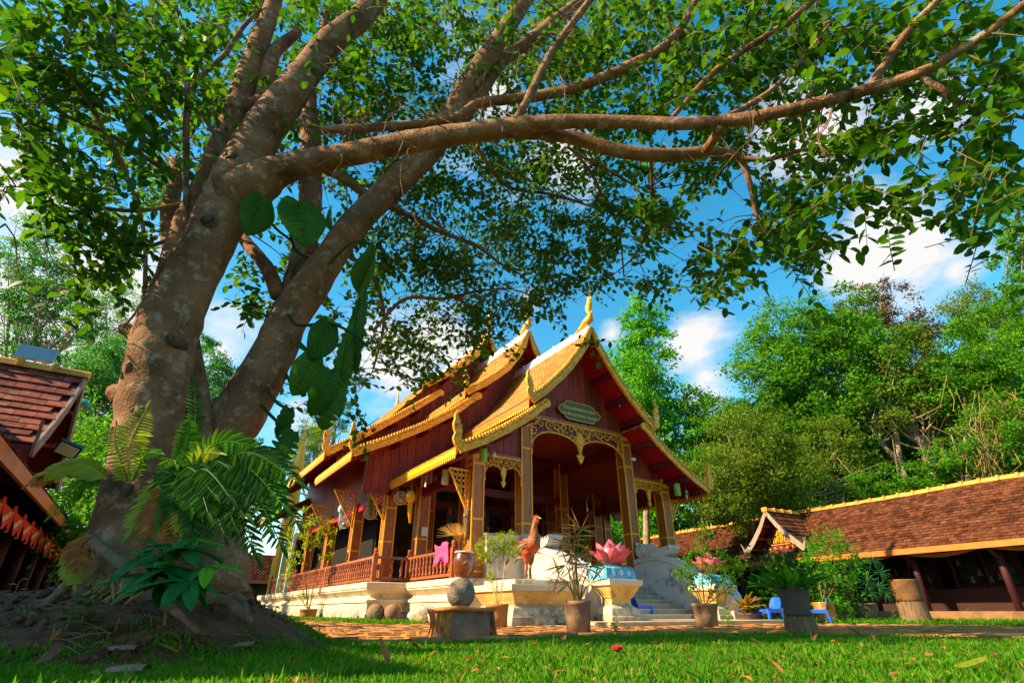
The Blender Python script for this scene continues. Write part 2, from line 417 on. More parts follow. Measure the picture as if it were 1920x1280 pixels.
M['glassdark'] = mat('dark_glass', (.012, .016, .02), .12, .4, 3, spec=.6)
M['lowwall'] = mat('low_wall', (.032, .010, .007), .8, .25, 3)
M['tan_kerb'] = mat('tan_kerb', (.24, .115, .045), .85, .25, 4, bump=.2, stain=(.08, .04, .02), stain_amt=.5, stain_scale=1.5)
M['rooster'] = mat('rooster_red', (.34, .018, .008), .5, .45, 12, (.42, .07, .015), bump=.8, cell=38, stain=(.07, .03, .02), stain_amt=.7, stain_scale=6)
M['rooster_neck'] = mat('rooster_hackle', (.22, .06, .02), .55, .5, 14, (.36, .13, .05), bump=.9, cell=46)
M['feather_d'] = mat('dark_feather', (.05, .05, .055), .5, .3, 8)
M['feather_l'] = mat('pale_feather', (.5, .42, .3), .6, .25, 8)
M['leg'] = mat('rooster_leg', (.28, .14, .06), .6, .3, 12, bump=.4, bscale=60)
M['comb'] = mat('comb_red', (.6, .03, .03), .5, .2, 10)
M['beak'] = mat('beak_yellow', (.6, .38, .05), .45, .15, 10)
M['petal_pink'] = mat('petal_pink', (.66, .045, .14), .45, .3, 5, (.78, .2, .32), spec=.45)
M['petal_red'] = mat('petal_red', (.5, .022, .06), .45, .3, 5, (.66, .09, .13), spec=.45)
M['petal_pale'] = mat('petal_pale', (.8, .32, .42), .45, .25, 5, (.8, .5, .55), spec=.45)
M['petal_cream'] = mat('petal_cream', (.75, .5, .22), .5, .2, 5)
M['paper'] = mat('white_paper', (.75, .74, .72), .7, .05, 5)
M['black'] = mat('black_paint', (.015, .015, .016), .5, .2, 5)
M['red_sign'] = mat('red_ink', (.6, .02, .03), .6, .05, 5)
M['broom'] = mat('broom_straw', (.58, .3, .06), .8, .3, 9)
M['lamp_glass'] = mat('lamp_glass', (.6, .55, .42), .2, .08, 5, spec=.5)
M['teal_glass'] = mat('teal_shade', (.02, .35, .26), .3, .15, 5)
M['leaf_dry'] = leafmat('dry_leaf', [(.30, .12, .03), (.42, .19, .05), (.22, .08, .03), (.45, .26, .05)], .2, .7, .2)
M['blossom'] = mat('fallen_blossom', (.45, .01, .02), .5, .2, 8)

# greens
M['fig'] = leafmat('fig_leaf', [(.014, .06, .005), (.024, .095, .005), (.045, .14, .006), (.02, .075, .007), (.085, .18, .007), (.028, .11, .005)], .44, .5, .18)
M['fig_dark'] = leafmat('fig_leaf_deep', [(.012, .05, .016), (.02, .08, .018), (.014, .06, .024), (.03, .1, .016)], .3, .36, .4)
M['grass'] = leafmat('grass_blade', [(.03, .14, .004), (.06, .22, .005), (.10, .27, .007), (.04, .16, .005), (.15, .28, .012)], .45, .6, .12)
M['grass_dry'] = leafmat('dry_grass', [(.14, .15, .02), (.22, .2, .03), (.08, .16, .015), (.3, .22, .05)], .35, .6, .2)
M['g_bright'] = leafmat('bright_foliage', [(.04, .2, .012), (.07, .28, .014), (.14, .36, .016), (.03, .15, .014)], .45, .6, .12)
M['g_mid'] = leafmat('mid_foliage', [(.03, .13, .008), (.05, .19, .010), (.09, .25, .010), (.12, .26, .012), (.02, .09, .008)], .45, .6, .1)
M['g_olive'] = leafmat('olive_foliage', [(.055, .13, .012), (.09, .18, .014), (.15, .22, .018), (.045, .1, .012), (.2, .19, .02)], .42, .6, .1)
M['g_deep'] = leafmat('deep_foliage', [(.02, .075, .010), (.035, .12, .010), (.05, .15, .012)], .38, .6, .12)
M['g_teal'] = leafmat('teal_foliage', [(.035, .15, .045), (.05, .2, .05), (.08, .25, .045), (.025, .11, .035)], .45, .6, .12)
M['g_red'] = leafmat('reddish_foliage', [(.12, .05, .03), (.09, .06, .03), (.16, .07, .03), (.06, .06, .02)], .3, .55, .25)
M['g_lime'] = leafmat('lime_foliage', [(.2, .3, .012), (.28, .34, .016), (.14, .26, .012), (.34, .34, .022)], .45, .55, .15)
M['fern'] = leafmat('fern_leaflet', [(.04, .15, .006), (.07, .21, .008), (.03, .12, .008), (.13, .25, .01)], .42, .5, .12)
M['fern_dark'] = leafmat('fern_leaflet_deep', [(.010, .05, .006), (.02, .08, .006), (.03, .1, .008), (.05, .12, .008)], .35, .5, .12)
M['fern_yellow'] = leafmat('fern_leaflet_yellow', [(.3, .32, .015), (.2, .3, .012), (.38, .32, .02)], .45, .45, .3)
M['fern_brown'] = leafmat('fern_leaflet_brown', [(.34, .11, .02), (.25, .07, .02), (.42, .18, .02)], .3, .6, .2)
M['philo'] = leafmat('climber_leaf', [(.012, .07, .006), (.025, .10, .008), (.05, .14, .008)], .32, .5, .2)
M['philo_bright'] = leafmat('climber_leaf_light', [(.03, .22, .012), (.05, .26, .014)], .5, .3, .45)  # brighter green of the two low climber leaves
M['shrub'] = leafmat('shrub_leaf', [(.01, .10, .022), (.016, .13, .024), (.03, .16, .024)], .3, .45, .2)
M['croton'] = leafmat('croton_leaf', [(.3, .24, .02), (.32, .1, .03), (.08, .2, .015), (.22, .06, .03), (.35, .3, .02)], .35, .4, .4)
M['palm_dry'] = leafmat('dry_palm', [(.32, .2, .06), (.24, .14, .04), (.4, .27, .1)], .2, .7, .2)
M['palm_green'] = leafmat('palm_leaf', [(.012, .09, .02), (.02, .13, .02), (.03, .16, .02)], .3, .4, .4)
# ------------------------------------------------------------------ ground, mound, path
MC = (-2.75, 4.5)            # centre of the root mound
def mound_h(x, y):
    d = np.sqrt(((x - MC[0]) / np.where(x > MC[0], 1.36, 2.3)) ** 2 + ((y - MC[1]) / 1.75) ** 2)
    return .45 * np.clip(1 - d ** 2, 0, 1) ** 1.3
def wave(x, y, s=1.0):
    return s * (np.sin(x * 3.1 + 1.3 * np.sin(y * 2.3)) + np.sin(y * 4.3 + x * 1.7) * .7 + np.sin(x * 9.1 - y * 7.7) * .35 + np.sin(x * 17 + y * 13 + 2) * .2)
def sheet(name, xs, ys, hf, mt, kind='structure', mask=None):
    X, Y = np.meshgrid(xs, ys); Z = hf(X, Y)
    V = np.stack([X, Y, Z], -1).reshape(-1, 3); nx = len(xs); ny = len(ys)
    i = np.arange(nx - 1)[None] + nx * np.arange(ny - 1)[:, None]
    F = np.stack([i, i + 1, i + nx + 1, i + nx], -1).reshape(-1, 4)
    if mask is not None:
        keep = mask(V[F].mean(1)); F = F[keep]
    return tag(link(bpy.data.objects.new(name, npmesh(name, V, [F], mt, True))), kind=kind)
far = np.array([14, 20, 30, 50, 90, 160, 300, 500.])
xs = np.concatenate([-far[::-1], np.linspace(-10, 10, 60), far]); ys = np.concatenate([-far[::-1], np.linspace(-4, 12, 50), far])
sheet('ground', xs, ys, lambda x, y: -.012 + 0 * x, M['lawn'])
xs = np.linspace(-5.5, -.8, 150); ys = np.linspace(2.4, 6.5, 130)
def soil_h(x, y):
    m = mound_h(x, y)
    return np.where(m > .004, m + wave(x, y, .014) * np.clip(m * 6, 0, 1) + wave(x * 3, y * 3, .011) * np.clip(m * 6, 0, 1), -.03)
sheet('soil_mound', xs, ys, soil_h, M['soil'])

# clods and crumbs of earth
P_ = []
while len(P_) < 900:
    x, y = random.uniform(-5.2, -.9), random.uniform(2.5, 5.0); m = float(mound_h(np.array(x), np.array(y)))
    if m > .01 and x < -1.75: P_.append((x, y, m + random.uniform(-.004, .008)))
P_ = np.array(P_); n_ = len(P_); A_ = rand_dirs(n_); B_ = norm(np.cross(A_, rand_dirs(n_))); sz_ = (.006 + .022 * rng.random(n_) ** 5)[:, None] * rng.uniform(.6, 1.3, (n_, 3))
V, F = boxes_np(P_, A_, B_, np.cross(A_, B_), sz_)
V += rng.normal(0, .003, V.shape)
tag(link(bpy.data.objects.new('soil_clods', npmesh('soil_clods', V, [F], M['soil'], True))), 'crumbs and clods of dark earth on the root mound', 'soil', kind='stuff')

# brown path of worn brick between the lawn and the pavilion
edge = [(330, 1166), (480, 1180), (560, 1192), (705, 1207), (850, 1203), (1000, 1197), (1160, 1190), (1300, 1187), (1440, 1186), (1640, 1190), (1920, 1197), (2300, 1205)]
near = [ground(*p) for p in edge]
mbp = MB()
farl = [Vector((-16, 30, 0)), Vector((-9, 24, 0)), Vector((-6, 20, 0)), Vector((-4, 17, 0)), Vector((-1, 14.2, 0)), Vector((1.2, 12.8, 0)), Vector((3, 12.9, 0)), Vector((5, 13.0, 0)), Vector((7, 12.6, 0)), Vector((9, 12.2, 0)), Vector((11, 10.5, 0)), Vector((13, 8.6, 0))]
k = len(near); vs = []
for p, q in zip(near, farl):
    for t in np.linspace(0, 1, 9):
        r = p.lerp(q, t); vs.append((r.x, r.y, .004))
mbp.add(vs, [(i * 9 + j, (i + 1) * 9 + j, (i + 1) * 9 + j + 1, i * 9 + j + 1) for i in range(k - 1) for j in range(8)])
path = tag(put('path', mbp, M['earth'], smooth=True), kind='structure')
ORG[path] = Vector((0, 0, 0))
npx = np.array([p.x for p in near]); npy_ = np.array([p.y for p in near])
def path_edge_y(x): return np.interp(x, npx, npy_)
# pavers: shared brick mesh, laid square to the pavilion
pb = MB(); pb.box(-.15, .15, -.075, .075, -.02, .018); pm = pb.mesh('brick', M['paver'])
cand = []
for i in range(-40, 46):
    for j in range(0, 110):
        u = 3.0 + i * .315 + (.157 if j % 2 else 0); v = 3.0 + j * .16
        x, y, _ = f2w((u, v, 0), 'uv')
        if y < path_edge_y(x) + .12 or x < -9 or x > 13: continue
        fy = np.interp(x, [q.x for q in farl], [q.y for q in farl])
        if y > fy - .1: continue
        if u > 5.0 and v > 12: continue
        cand.append((math.hypot(x, y), x, y))
cand.sort(); pave_rest = []
for n_, (d, x, y) in enumerate(cand):
    if random.random() < .16: continue
    z = -.004 + random.uniform(-.012, .006); rz = PHI + random.uniform(-.05, .05)
    if n_ < 330:
        put('brick', pm, None, path, (x, y, z), (random.uniform(-.008, .008), random.uniform(-.008, .008), rz))
    else: pave_rest.append((x, y, z, rz))
pr = np.array(pave_rest); cs, sn = np.cos(pr[:, 3]), np.sin(pr[:, 3]); o0 = 0 * cs
V, F = boxes_np(pr[:, :3], np.stack([cs, sn, o0], 1), np.stack([-sn, cs, o0], 1), np.stack([o0, o0, o0 + 1], 1), (.15, .075, .018))
o = link(bpy.data.objects.new('brick_paving', npmesh('brick_paving', V, [F], M['paver']))); o.parent = path; o['kind'] = 'stuff'
# kerb of half sunk bricks along the lawn
kb = MB(); kb.box(-.14, .14, -.06, .06, -.04, .045); km = kb.mesh('kerb_brick', M['paver'])
s = 0.0
for a, b in zip(near[:-1], near[1:]):
    L_ = (b - a).length; t = .15
    ang = math.atan2(b.y - a.y, b.x - a.x)
    while t < L_ and a.x < 8:
        p = a.lerp(b, t / L_)
        if random.random() < .8: put('kerb_brick', km, None, path, (p.x, p.y + random.uniform(-.03, .03), random.uniform(-.03, .002)), (random.uniform(-.06, .06), random.uniform(-.06, .06), ang + random.uniform(-.12, .12)))
        t += .31
# concrete apron in front of the steps
ap = MB()
for u0, u1 in ((7.0, 8.9), (8.908, 10.8), (10.808, 12.9)):
    ap.box(u0, u1, 7.75, 8.9, -.02, .075); ap.box(u0, u1, 8.908, 12.0, -.02, .075)
o = put('apron_slab', MB(), M['slab'], None, (0, 0, 0), (0, 0, PHI)); o.data = ap.mesh('apron_slab', M['slab']); o['kind'] = 'structure'

# lawn: blades thrown over the near grass, and a thinner dry fringe
def blades(n, r0, r1, mt, name, Ls, half=R(62), lim=True, dens=None):
    r = r0 * (r1 / r0) ** rng.random(n); a = rng.uniform(-half, half, n)
    x, y = r * np.sin(a), r * np.cos(a)
    keep = np.ones(n, bool)
    if lim: keep &= y < path_edge_y(x) + rng.normal(0, .10, n)
    mh = mound_h(x, y)
    keep &= (mh < .05 + .05 * rng.random(n)) | (rng.random(n) < .02) | ((x > MC[0] + .35 + .25 * rng.random(n)) & (mh < .26 * rng.random(n) + .04) & (wave(x * 1.5, y * 1.5) > -.5))
    keep &= (wave(x * .9, y * .9) > -1.15) | (rng.random(n) < .35)
    x, y, mh = x[keep], y[keep], mh[keep]; m = len(x)
    L = rng.uniform(*Ls, m) * (.8 + .4 * (wave(x * 1.3, y * 1.7) > 0))
    ax = rand_dirs(m); ax[:, 2] = np.abs(ax[:, 2]) * .9 + .25
    V, F = leaves_np(np.stack([x, y, mh - .01], 1), ax, np.stack([rng.normal(0, .6, m), rng.normal(0, .6, m), np.ones(m)], 1), L, rng.uniform(.08, .14, m), lite=True)
    return tag(link(bpy.data.objects.new(name, npmesh(name, V, [F], mt))), kind='stuff')
g1 = blades(300000, 1.7, 9.5, M['grass'], 'grass', (.025, .05))
tag(g1, 'short green lawn grass in the foreground', 'grass')
g3 = blades(5000, 1.8, 9.0, M['grass'], 'tall_grass', (.045, .075))
tag(g3, 'longer grass blades standing out of the lawn', 'grass')
g2 = blades(34000, 1.8, 9.5, M['grass_dry'], 'dry_grass', (.025, .055))
tag(g2, 'pale yellowing blades mixed through the lawn', 'grass')
m_ = 420; r_ = 2.0 * (4.6) ** rng.random(m_); a_ = rng.uniform(-R(55), R(55), m_); P_ = np.stack([r_ * np.sin(a_), r_ * np.cos(a_), 0 * r_ + .02], 1)
P_[:, 2] += mound_h(P_[:, 0], P_[:, 1])
V, F = leaves_np(P_, np.stack([rng.normal(size=m_), rng.normal(size=m_), rng.normal(0, .15, m_)], 1), np.stack([rng.normal(0, .3, m_), rng.normal(0, .3, m_), np.ones(m_)], 1), rng.uniform(.02, .06, m_), .24, fold=.8, droop=.3)
tag(link(bpy.data.objects.new('leaf_litter', npmesh('leaf_litter', V, [F], M['leaf_dry']))), 'small brown leaf crumbs strewn through the lawn', 'leaf litter', kind='stuff')
# grass strips at the foot of the plinth and round the pots on the right
m_ = 26000
uu = np.concatenate([rng.uniform(4.2, 5.2, m_ // 2), rng.uniform(13.2, 19.0, m_ // 2)]); vv = np.concatenate([rng.uniform(11.5, 30, m_ // 2), rng.uniform(3.5, 12, m_ // 2)])
P_ = np.array([f2w((a, b, 0), 'uv') for a, b in zip(uu, vv)])
ax = rand_dirs(m_); ax[:, 2] = np.abs(ax[:, 2]) + .3
V, F = leaves_np(P_, ax, rand_dirs(m_) + [0, 0, 1], rng.uniform(.05, .13, m_), .13, lite=True)
tag(link(bpy.data.objects.new('rough_grass', npmesh('rough_grass', V, [F], M['grass']))), 'ragged grass along the plinth and the right border', 'grass', kind='stuff')
# ------------------------------------------------------------------ pavilion
UC = 10.37; FZ = 0.98; FV = 12.3
PAV = thing('pavilion', 'ornate wooden temple pavilion with three stepped gabled roofs edged in gold', 'pavilion', (UC, 20, 0), 'uv')
def interp(pr, d): return float(np.interp(abs(d), [p[0] for p in pr], [p[1] for p in pr]))
U1 = [(0, 8.65), (.33, 8.0), (.66, 7.5), (1.05, 7.0), (1.45, 6.55), (2.0, 6.02), (2.5, 5.6)]
L1 = [(1.95, 5.62), (2.6, 5.1), (3.3, 4.62), (4.0, 4.2), (4.72, 3.86)]
U2 = [(0, 10.17), (.3, 9.5), (.6, 8.98), (1.05, 8.35), (1.56, 7.87), (2.1, 7.44), (2.68, 7.06)]
L2 = [(2.2, 7.0), (3.1, 6.25), (4.2, 5.5), (5.3, 4.87), (6.28, 4.38)]
U3 = [(0, 11.45), (.35, 10.75), (.7, 10.28), (1.1, 9.86), (1.5, 9.5), (2.06, 9.02), (2.95, 8.36)]
L3 = [(2.2, 8.2), (3.2, 7.4), (4.3, 6.55), (5.4, 5.75), (6.33, 5.1)]
tiers = [(11.35, 15.95, U1, L1, 'a'), (14.98, 19.2, U2, L2, 'b'), (18.2, 29.5, U3, L3, 'c'), (28.6, 32.6, U2, L2, 'd')]

# plinth with moulded courses
foot = [(5.35, 33.2), (5.35, 15.75), (6.5, 15.75), (6.5, 12.4), (8.25, 12.4), (12.5, 12.4), (14.25, 12.4), (14.25, 15.75), (15.4, 15.75), (15.4, 33.2)]
mb = MB(); mb.sweep(foot, [(.13, 0), (.13, .17), (.10, .2), (.10, .24)])
put('plinth_base', mb, M['stain'], PAV)
mb = MB(); mb.sweep(foot, [(.10, .24), (.10, .46), (.14, .47), (.14, .53), (.05, .57), (.0, .6), (.0, .66), (.05, .68), (.10, .72), (.17, .78), (.17, .82), (.2, .83), (.2, .965), (.17, .98)])
put('plinth', mb, M['white'], PAV)
mb = MB(); mb.sweep([(p[0], p[1]) for p in foot], [(-.02, .975), (-.02, FZ + .01)])
put('floor', mb, M['wood'], PAV)

def strip_pts(pr, off):
    """profile moved square to itself"""
    out = []
    for i, p in enumerate(pr):
        a = Vector(pr[max(i - 1, 0)]); b = Vector(pr[min(i + 1, len(pr) - 1)]); t = (b - a).normalized()
        out.append((p[0] + t.y * off * (1 if i else 0), p[1] - t.x * off * (1 if i else 1.25)))
    return out   # below for off > 0
tile_b = {}
def tile_mesh(w, l):
    mb = MB(); mb.box(-w / 2, w / 2, -l / 2, l / 2, -.017, .017); return mb.mesh('roof_tile', M['tile'])
big_tile = tile_mesh(.172, .164)
nsingle = 0
restV = []; restF = []; restn = 0
for ti, (v0, v1, UP, LO, tn) in enumerate(tiers):
    rear = tn == 'd'
    gv = v1 if rear else v0; sg = 1 if rear else -1         # gable plane and outward sense
    for side in (-1, 1):
        for li, pr in enumerate((UP, LO)):
            # deck with red underside
            top = strip_pts(pr, .03); bot = strip_pts(pr, .10)
            ring = [(UC + side * a, v0, b) for a, b in top] + [(UC + side * a, v0, b) for a, b in bot[::-1]]
            mb = MB(); mb.prism(ring, (0, v1 - v0, 0)); put('soffit', mb, M['soffit'], PAV)
            # courses of tiles
            P = np.array(pr); seg = np.linalg.norm(np.diff(P, axis=0), axis=1); S = np.concatenate([[0], np.cumsum(seg)])
            ex = .105; nr = int(S[-1] / ex)
            w = .18; nc = int((v1 - v0) / w)
            cen = []; axs = []; az = []
            for r_ in range(nr):
                s0 = (r_ + .5) * ex; a = np.interp(s0, S, P[:, 0]); z = np.interp(s0, S, P[:, 1])
                k_ = min(np.searchsorted(S, s0), len(S) - 1); t = (P[k_] - P[k_ - 1]) / seg[k_ - 1]
                nrm_ = np.array([-t[1], t[0]]); tilt = .12
                t2 = t * math.cos(tilt) + nrm_ * math.sin(tilt); n2 = np.array([-t2[1], t2[0]])
                for c_ in range(nc + 1):
                    vv_ = v0 + (c_ + (.5 if r_ % 2 else 0)) * w
                    if vv_ > v1 - .02: continue
                    cen.append((UC + side * (a + nrm_[0] * .012), vv_, z + nrm_[1] * .012 + random.uniform(-.004, .004)))
                    axs.append((side * t2[0], 0, t2[1])); az.append((side * n2[0], 0, n2[1]))
            cen = np.array(cen); axs = np.array(axs); az = np.array(az)
            if tn == 'a' and side == -1 and li == 0:      # the tiles that show largest are single objects
                order = np.argsort(cen[:, 1] - cen[:, 2] * .6)
                first = order[:300]
                for i in first:
                    t = Vector(axs[i]); n = Vector(az[i]); x = t.cross(n)
                    o = put('roof_tile', big_tile, None, PAV, tuple(cen[i]))
                    o.rotation_euler = Matrix((x, t, n)).transposed().to_euler()
                rest = order[300:]
                cen, axs, az = cen[rest], axs[rest], az[rest]
            ay = np.cross(az, axs)
            V, F = boxes_np(cen, axs, ay, az, (.085, .082, .017))
            restV.append(V); restF.append(F + restn); restn += len(V)
            # gold bargeboard along the gable edge, with its crest of small teeth
            edge_t = strip_pts(pr, -.05); edge_b = strip_pts(pr, .17)
            y0 = gv; dy = sg * .07
            if li == 0 and not rear:
                pass
            mb = MB()
            n_ = len(edge_t)
            ring = [(UC + side * a, y0, b) for a, b in edge_t] + [(UC + side * a, y0, b) for a, b in edge_b[::-1]]
            mb.prism(ring, (0, dy, 0))
            if li == 1:                                    # rounded inner end
                a, b = edge_t[0]; a2, b2 = edge_b[0]; m_ = ((a + a2) / 2, (b + b2) / 2)
                cap = [(UC + side * (m_[0] + .13 * math.cos(g)), y0 + dy * 1.04, m_[1] + .13 * math.sin(g)) for g in np.linspace(0, 2 * math.pi, 13)[:-1]]
                mb.prism(cap, (0, -dy * 1.1, 0))
            bb = put('bargeboard', mb, M['gold'], PAV)
            mb = MB(); d = 0
            Pt = np.array(edge_t); sg_ = np.linalg.norm(np.diff(Pt, axis=0), axis=1); S2 = np.concatenate([[0], np.cumsum(sg_)])
            for s_ in np.arange(.1, S2[-1] - .1, .1):
                a = np.interp(s_, S2, Pt[:, 0]); z = np.interp(s_, S2, Pt[:, 1]); k_ = min(np.searchsorted(S2, s_), len(S2) - 1)
                t = (Pt[k_] - Pt[k_ - 1]) / sg_[k_ - 1]; nn = np.array([-t[1], t[0]])
                p = [np.array([a, z]) - t * .035, np.array([a, z]) + t * .035, np.array([a, z]) + t * .028 + nn * .045, np.array([a, z]) + nn * .075, np.array([a, z]) - t * .028 + nn * .045]
                mb.prism([(UC + side * q[0], y0 - sg * .02, q[1]) for q in p], (0, sg * .1, 0))
            put('crest', mb, M['gold'], bb, kind='stuff')
            if li == 0:
                mb = MB()                                   # raised pale moulding line on the board
                r1 = [(UC + side * a, y0 + dy * 1.06, b) for a, b in strip_pts(pr, .13)]
                mb.tube(r1, .016, 5); put('moulding', mb, M['gold_plain'], bb)
            # eave board and its fringe along the side
            a, b = pr[-1]; ue = UC + side * (a - .02)
            mb = MB(); mb.box(min(ue, ue + side * .05), max(ue, ue + side * .05), v0 + .02, v1 - .02, b - .17, b - .015)
            eb = put('eave_board', mb, M['orange'] if li == 0 else M['gold_plain'], PAV)
            if li == 1 or tn != 'd':
                mb = MB()
                for vv_ in np.arange(v0 + .1, v1 - .1, .11):
                    mb.prism([(ue + side * .02, vv_ - .05, b - .17), (ue + side * .02, vv_ + .05, b - .17), (ue + side * .02, vv_ + .035, b - .23), (ue + side * .02, vv_, b - .28), (ue + side * .02, vv_ - .035, b - .23)], (side * .02, 0, 0))
                put('fringe', mb, M['gold_plain'], eb, kind='stuff')
            # rafters carrying the lower eaves, purlins in the gable overhang
        for d_ in ((.75, 1.35, 1.95) if ti == 0 else (.9, 1.8)):
            z = interp(UP, d_) - .12; mb = MB(); mb.box(UC + side * d_ - .06, UC + side * d_ + .06, gv - sg * .05, gv - sg * .98, z - .2, z); put('purlin', mb, M['beam'], PAV)
        for d_ in ((2.35, 3.1, 3.8, 4.45) if ti == 0 else (3.0, 3.9, 4.8, 5.7)):
            z = interp(LO, d_) - .13; mb = MB(); mb.box(UC + side * d_ - .07, UC + side * d_ + .07, gv - sg * .05, gv - sg * 1.0, z - .16, z); put('purlin', mb, M['beam'], PAV)
        if side == -1:
            lo = LO; d0 = 3.4 if ti == 0 else 4.5
            for vv_ in np.arange(v0 + .5, v1, 1.05):
                top_ = [(d0, interp(lo, d0) - .12), (lo[-1][0] - .08, lo[-1][1] - .10)]
                ring = [(UC - a, vv_, b) for a, b in top_] + [(UC - a, vv_, b - .12) for a, b in top_[::-1]]
                mb = MB(); mb.prism(ring, (0, .1, 0)); put('rafter', mb, M['beam'], PAV)
    # white ridge band
    if not rear:
        zz = UP[0][1]; w_ = .2; zr = interp(UP, w_)
        mb = MB(); mb.prism([(UC - w_, v0 + .08, zr - .02), (UC, v0 + .08, zz + .02), (UC + w_, v0 + .08, zr - .02), (UC + w_, v0 + .08, zr + .05), (UC, v0 + .08, zz + .14), (UC - w_, v0 + .08, zr + .05)], (0, v1 - v0 - .1, 0))
        put('ridge_band', mb, M['ridgewhite'], PAV)
        mb = MB()
        for vv_ in np.arange(v0 + 1, v1, 1.0): mb.box(UC - .03, UC + .03, vv_, vv_ + .05, zz + .10, zz + .17)
        put('ridge_crest', mb, M['ridgewhite'], PAV, kind='stuff')
o = link(bpy.data.objects.new('roof_tiling', npmesh('roof_tiling', np.concatenate(restV) - np.array(ORG[PAV]), [np.concatenate(restF)], M['tile'])))
o.parent = PAV; o['kind'] = 'stuff'

# naga finials at the roof corners and flame finials on the ridges
NG = [(262, 1084), (205, 1010), (176, 920), (182, 860), (210, 800), (212, 770), (186, 715), (168, 640), (166, 560), (192, 480), (184, 400), (222, 320), (268, 262), (262, 340), (246, 425), (292, 420), (276, 485), (328, 492), (314, 565), (368, 585), (355, 680), (380, 690), (370, 790), (350, 880), (395, 930), (400, 1050), (330, 1082)]
def naga(du, v, z, side, k=1.0, dv=0.09):
    """du: offset of the board's foot from the centre line"""
    sc = .00118 * k
    pts = [((p[0] - 330) * sc, (1040 - p[1]) * sc) for p in NG]
    mb = MB(); mb.prism([(UC + side * (du - x), v, z + y) for x, y in pts], (0, -dv, 0))
    n = put('naga_finial', mb, M['gold'], PAV)
    q = lambda L_: [(UC + side * (du - (a - 330) * sc), v - dv, z + (1040 - b) * sc) for a, b in L_]
    m2 = MB(); m2.prism(q([(190, 650), (215, 640), (262, 625), (240, 600), (200, 590)]), (0, -.012, 0)); put('mouth', m2, M['comb'], n)
    m2 = MB(); m2.prism(q([(240, 540), (258, 550), (262, 530), (248, 520)]), (0, -.014, 0)); put('eye', m2, M['ridgewhite'], n)
for (v0, v1, UP, LO, tn) in tiers[:3]:
    for side in (-1, 1):
        for pr, k_ in ((UP, .95 if tn == 'a' else .85), (LO, 1.0)):
            naga(pr[-1][0] - .02, v0 - .01, pr[-1][1] + .03, side, k_)
    zz = UP[0][1]; hh = 1.35
    mb = MB()
    mb.tube([(UC, v0 + .75, zz + .1), (UC, v0 + .45, zz + .17), (UC, v0 + .18, zz + .3), (UC, v0 - .02, zz + .34), (UC, v0 - .05, zz + .5), (UC, v0 + .03, zz + .68), (UC, v0 - .02, zz + .84), (UC, v0 - .06, zz + .98), (UC, v0 - .02, zz + 1.12), (UC, v0 - .05, zz + 1.25), (UC, v0 - .1, zz + hh), (UC, v0 - .12, zz + hh + .18)],
            [.05, .09, .13, .15, .07, .09, .12, .09, .045, .075, .035, .006], 9)
    mb.prism([(UC - .02, v0 + .02, zz + .62), (UC - .02, v0 + .17, zz + .74), (UC - .02, v0 + .15, zz + .95), (UC - .02, v0 + .06, zz + .8)], (.04, 0, 0))
    mb.prism([(UC - .02, v0 - .1, zz + .52), (UC - .02, v0 - .2, zz + .5), (UC - .02, v0 - .1, zz + .6)], (.04, 0, 0))
    mb.prism([(UC - .02, v0 - .06, zz + 1.0), (UC - .02, v0 - .2, zz + 1.08), (UC - .02, v0 - .08, zz + 1.2)], (.04, 0, 0))
    put('ridge_finial', mb, M['gold'], PAV, smooth=True)
mb = MB(); mb.lathe([(.12, 0), (.16, .15), (.08, .25), (.11, .4), (.05, .55), (.07, .7), (.03, .9), (.035, 1.0), (.008, 1.45)], 8, (UC, 29.5, 11.45))
put('ridge_finial', mb, M['gold'], PAV, smooth=True)

# columns, each square with gold edging and bands
def column(du, v, z1, w=.32, cap=True, bands=(1.9, 3.3)):
    mb = MB(); u = UC + du; h = w / 2
    mb.box(u - h, u + h, v - h, v + h, FZ, z1)
    c = put('column', mb, M['wood'], PAV)
    m2 = MB(); g = .017; e = h + .006
    for a in (-1, 1):
        for b in (-1, 1):
            m2.box(u + a * e - g, u + a * e + g, v + b * e - g, v + b * e + g, FZ, z1)
    for z in [z for z in bands if z < z1 - .3] + [FZ + .12]:
        m2.box(u - e - .012, u + e + .012, v - e - .012, v + e + .012, z, z + .05)
    put('gold_edging', m2, M['gold_plain'], c)
    if cap:
        m3 = MB(); m3.box(u - h - .05, u + h + .05, v - h - .05, v + h + .05, z1 - .16, z1 - .05); m3.box(u - h - .025, u + h + .025, v - h - .025, v + h + .025, z1 - .34, z1 - .27)
        m3.lathe([(.13, 0), (.15, .05), (.1, .1), (.14, .2)], 8, (u, v, z1 - .06)); put('capital', m3, M['gold'], c)
for du, z1 in ((-3.57, 4.12), (-2.0, 5.5), (2.05, 5.5), (3.65, 4.12)):
    column(du, FV + .17, z1, bands=(2.35, 4.45))
for v in (15.95, 19.0, 22.6, 26.2):
    for du in (-3.57, -2.0, 2.05, 3.65): column(du, v, 5.3 if abs(du) < 3 else 4.4, cap=False, bands=(2.2, 3.6))
for v in (16.35, 19.6, 23.0, 26.4, 29.8):
    for du in (-4.5, 4.5): column(du, v, 3.75, w=.3, cap=False, bands=(2.1, 3.1))

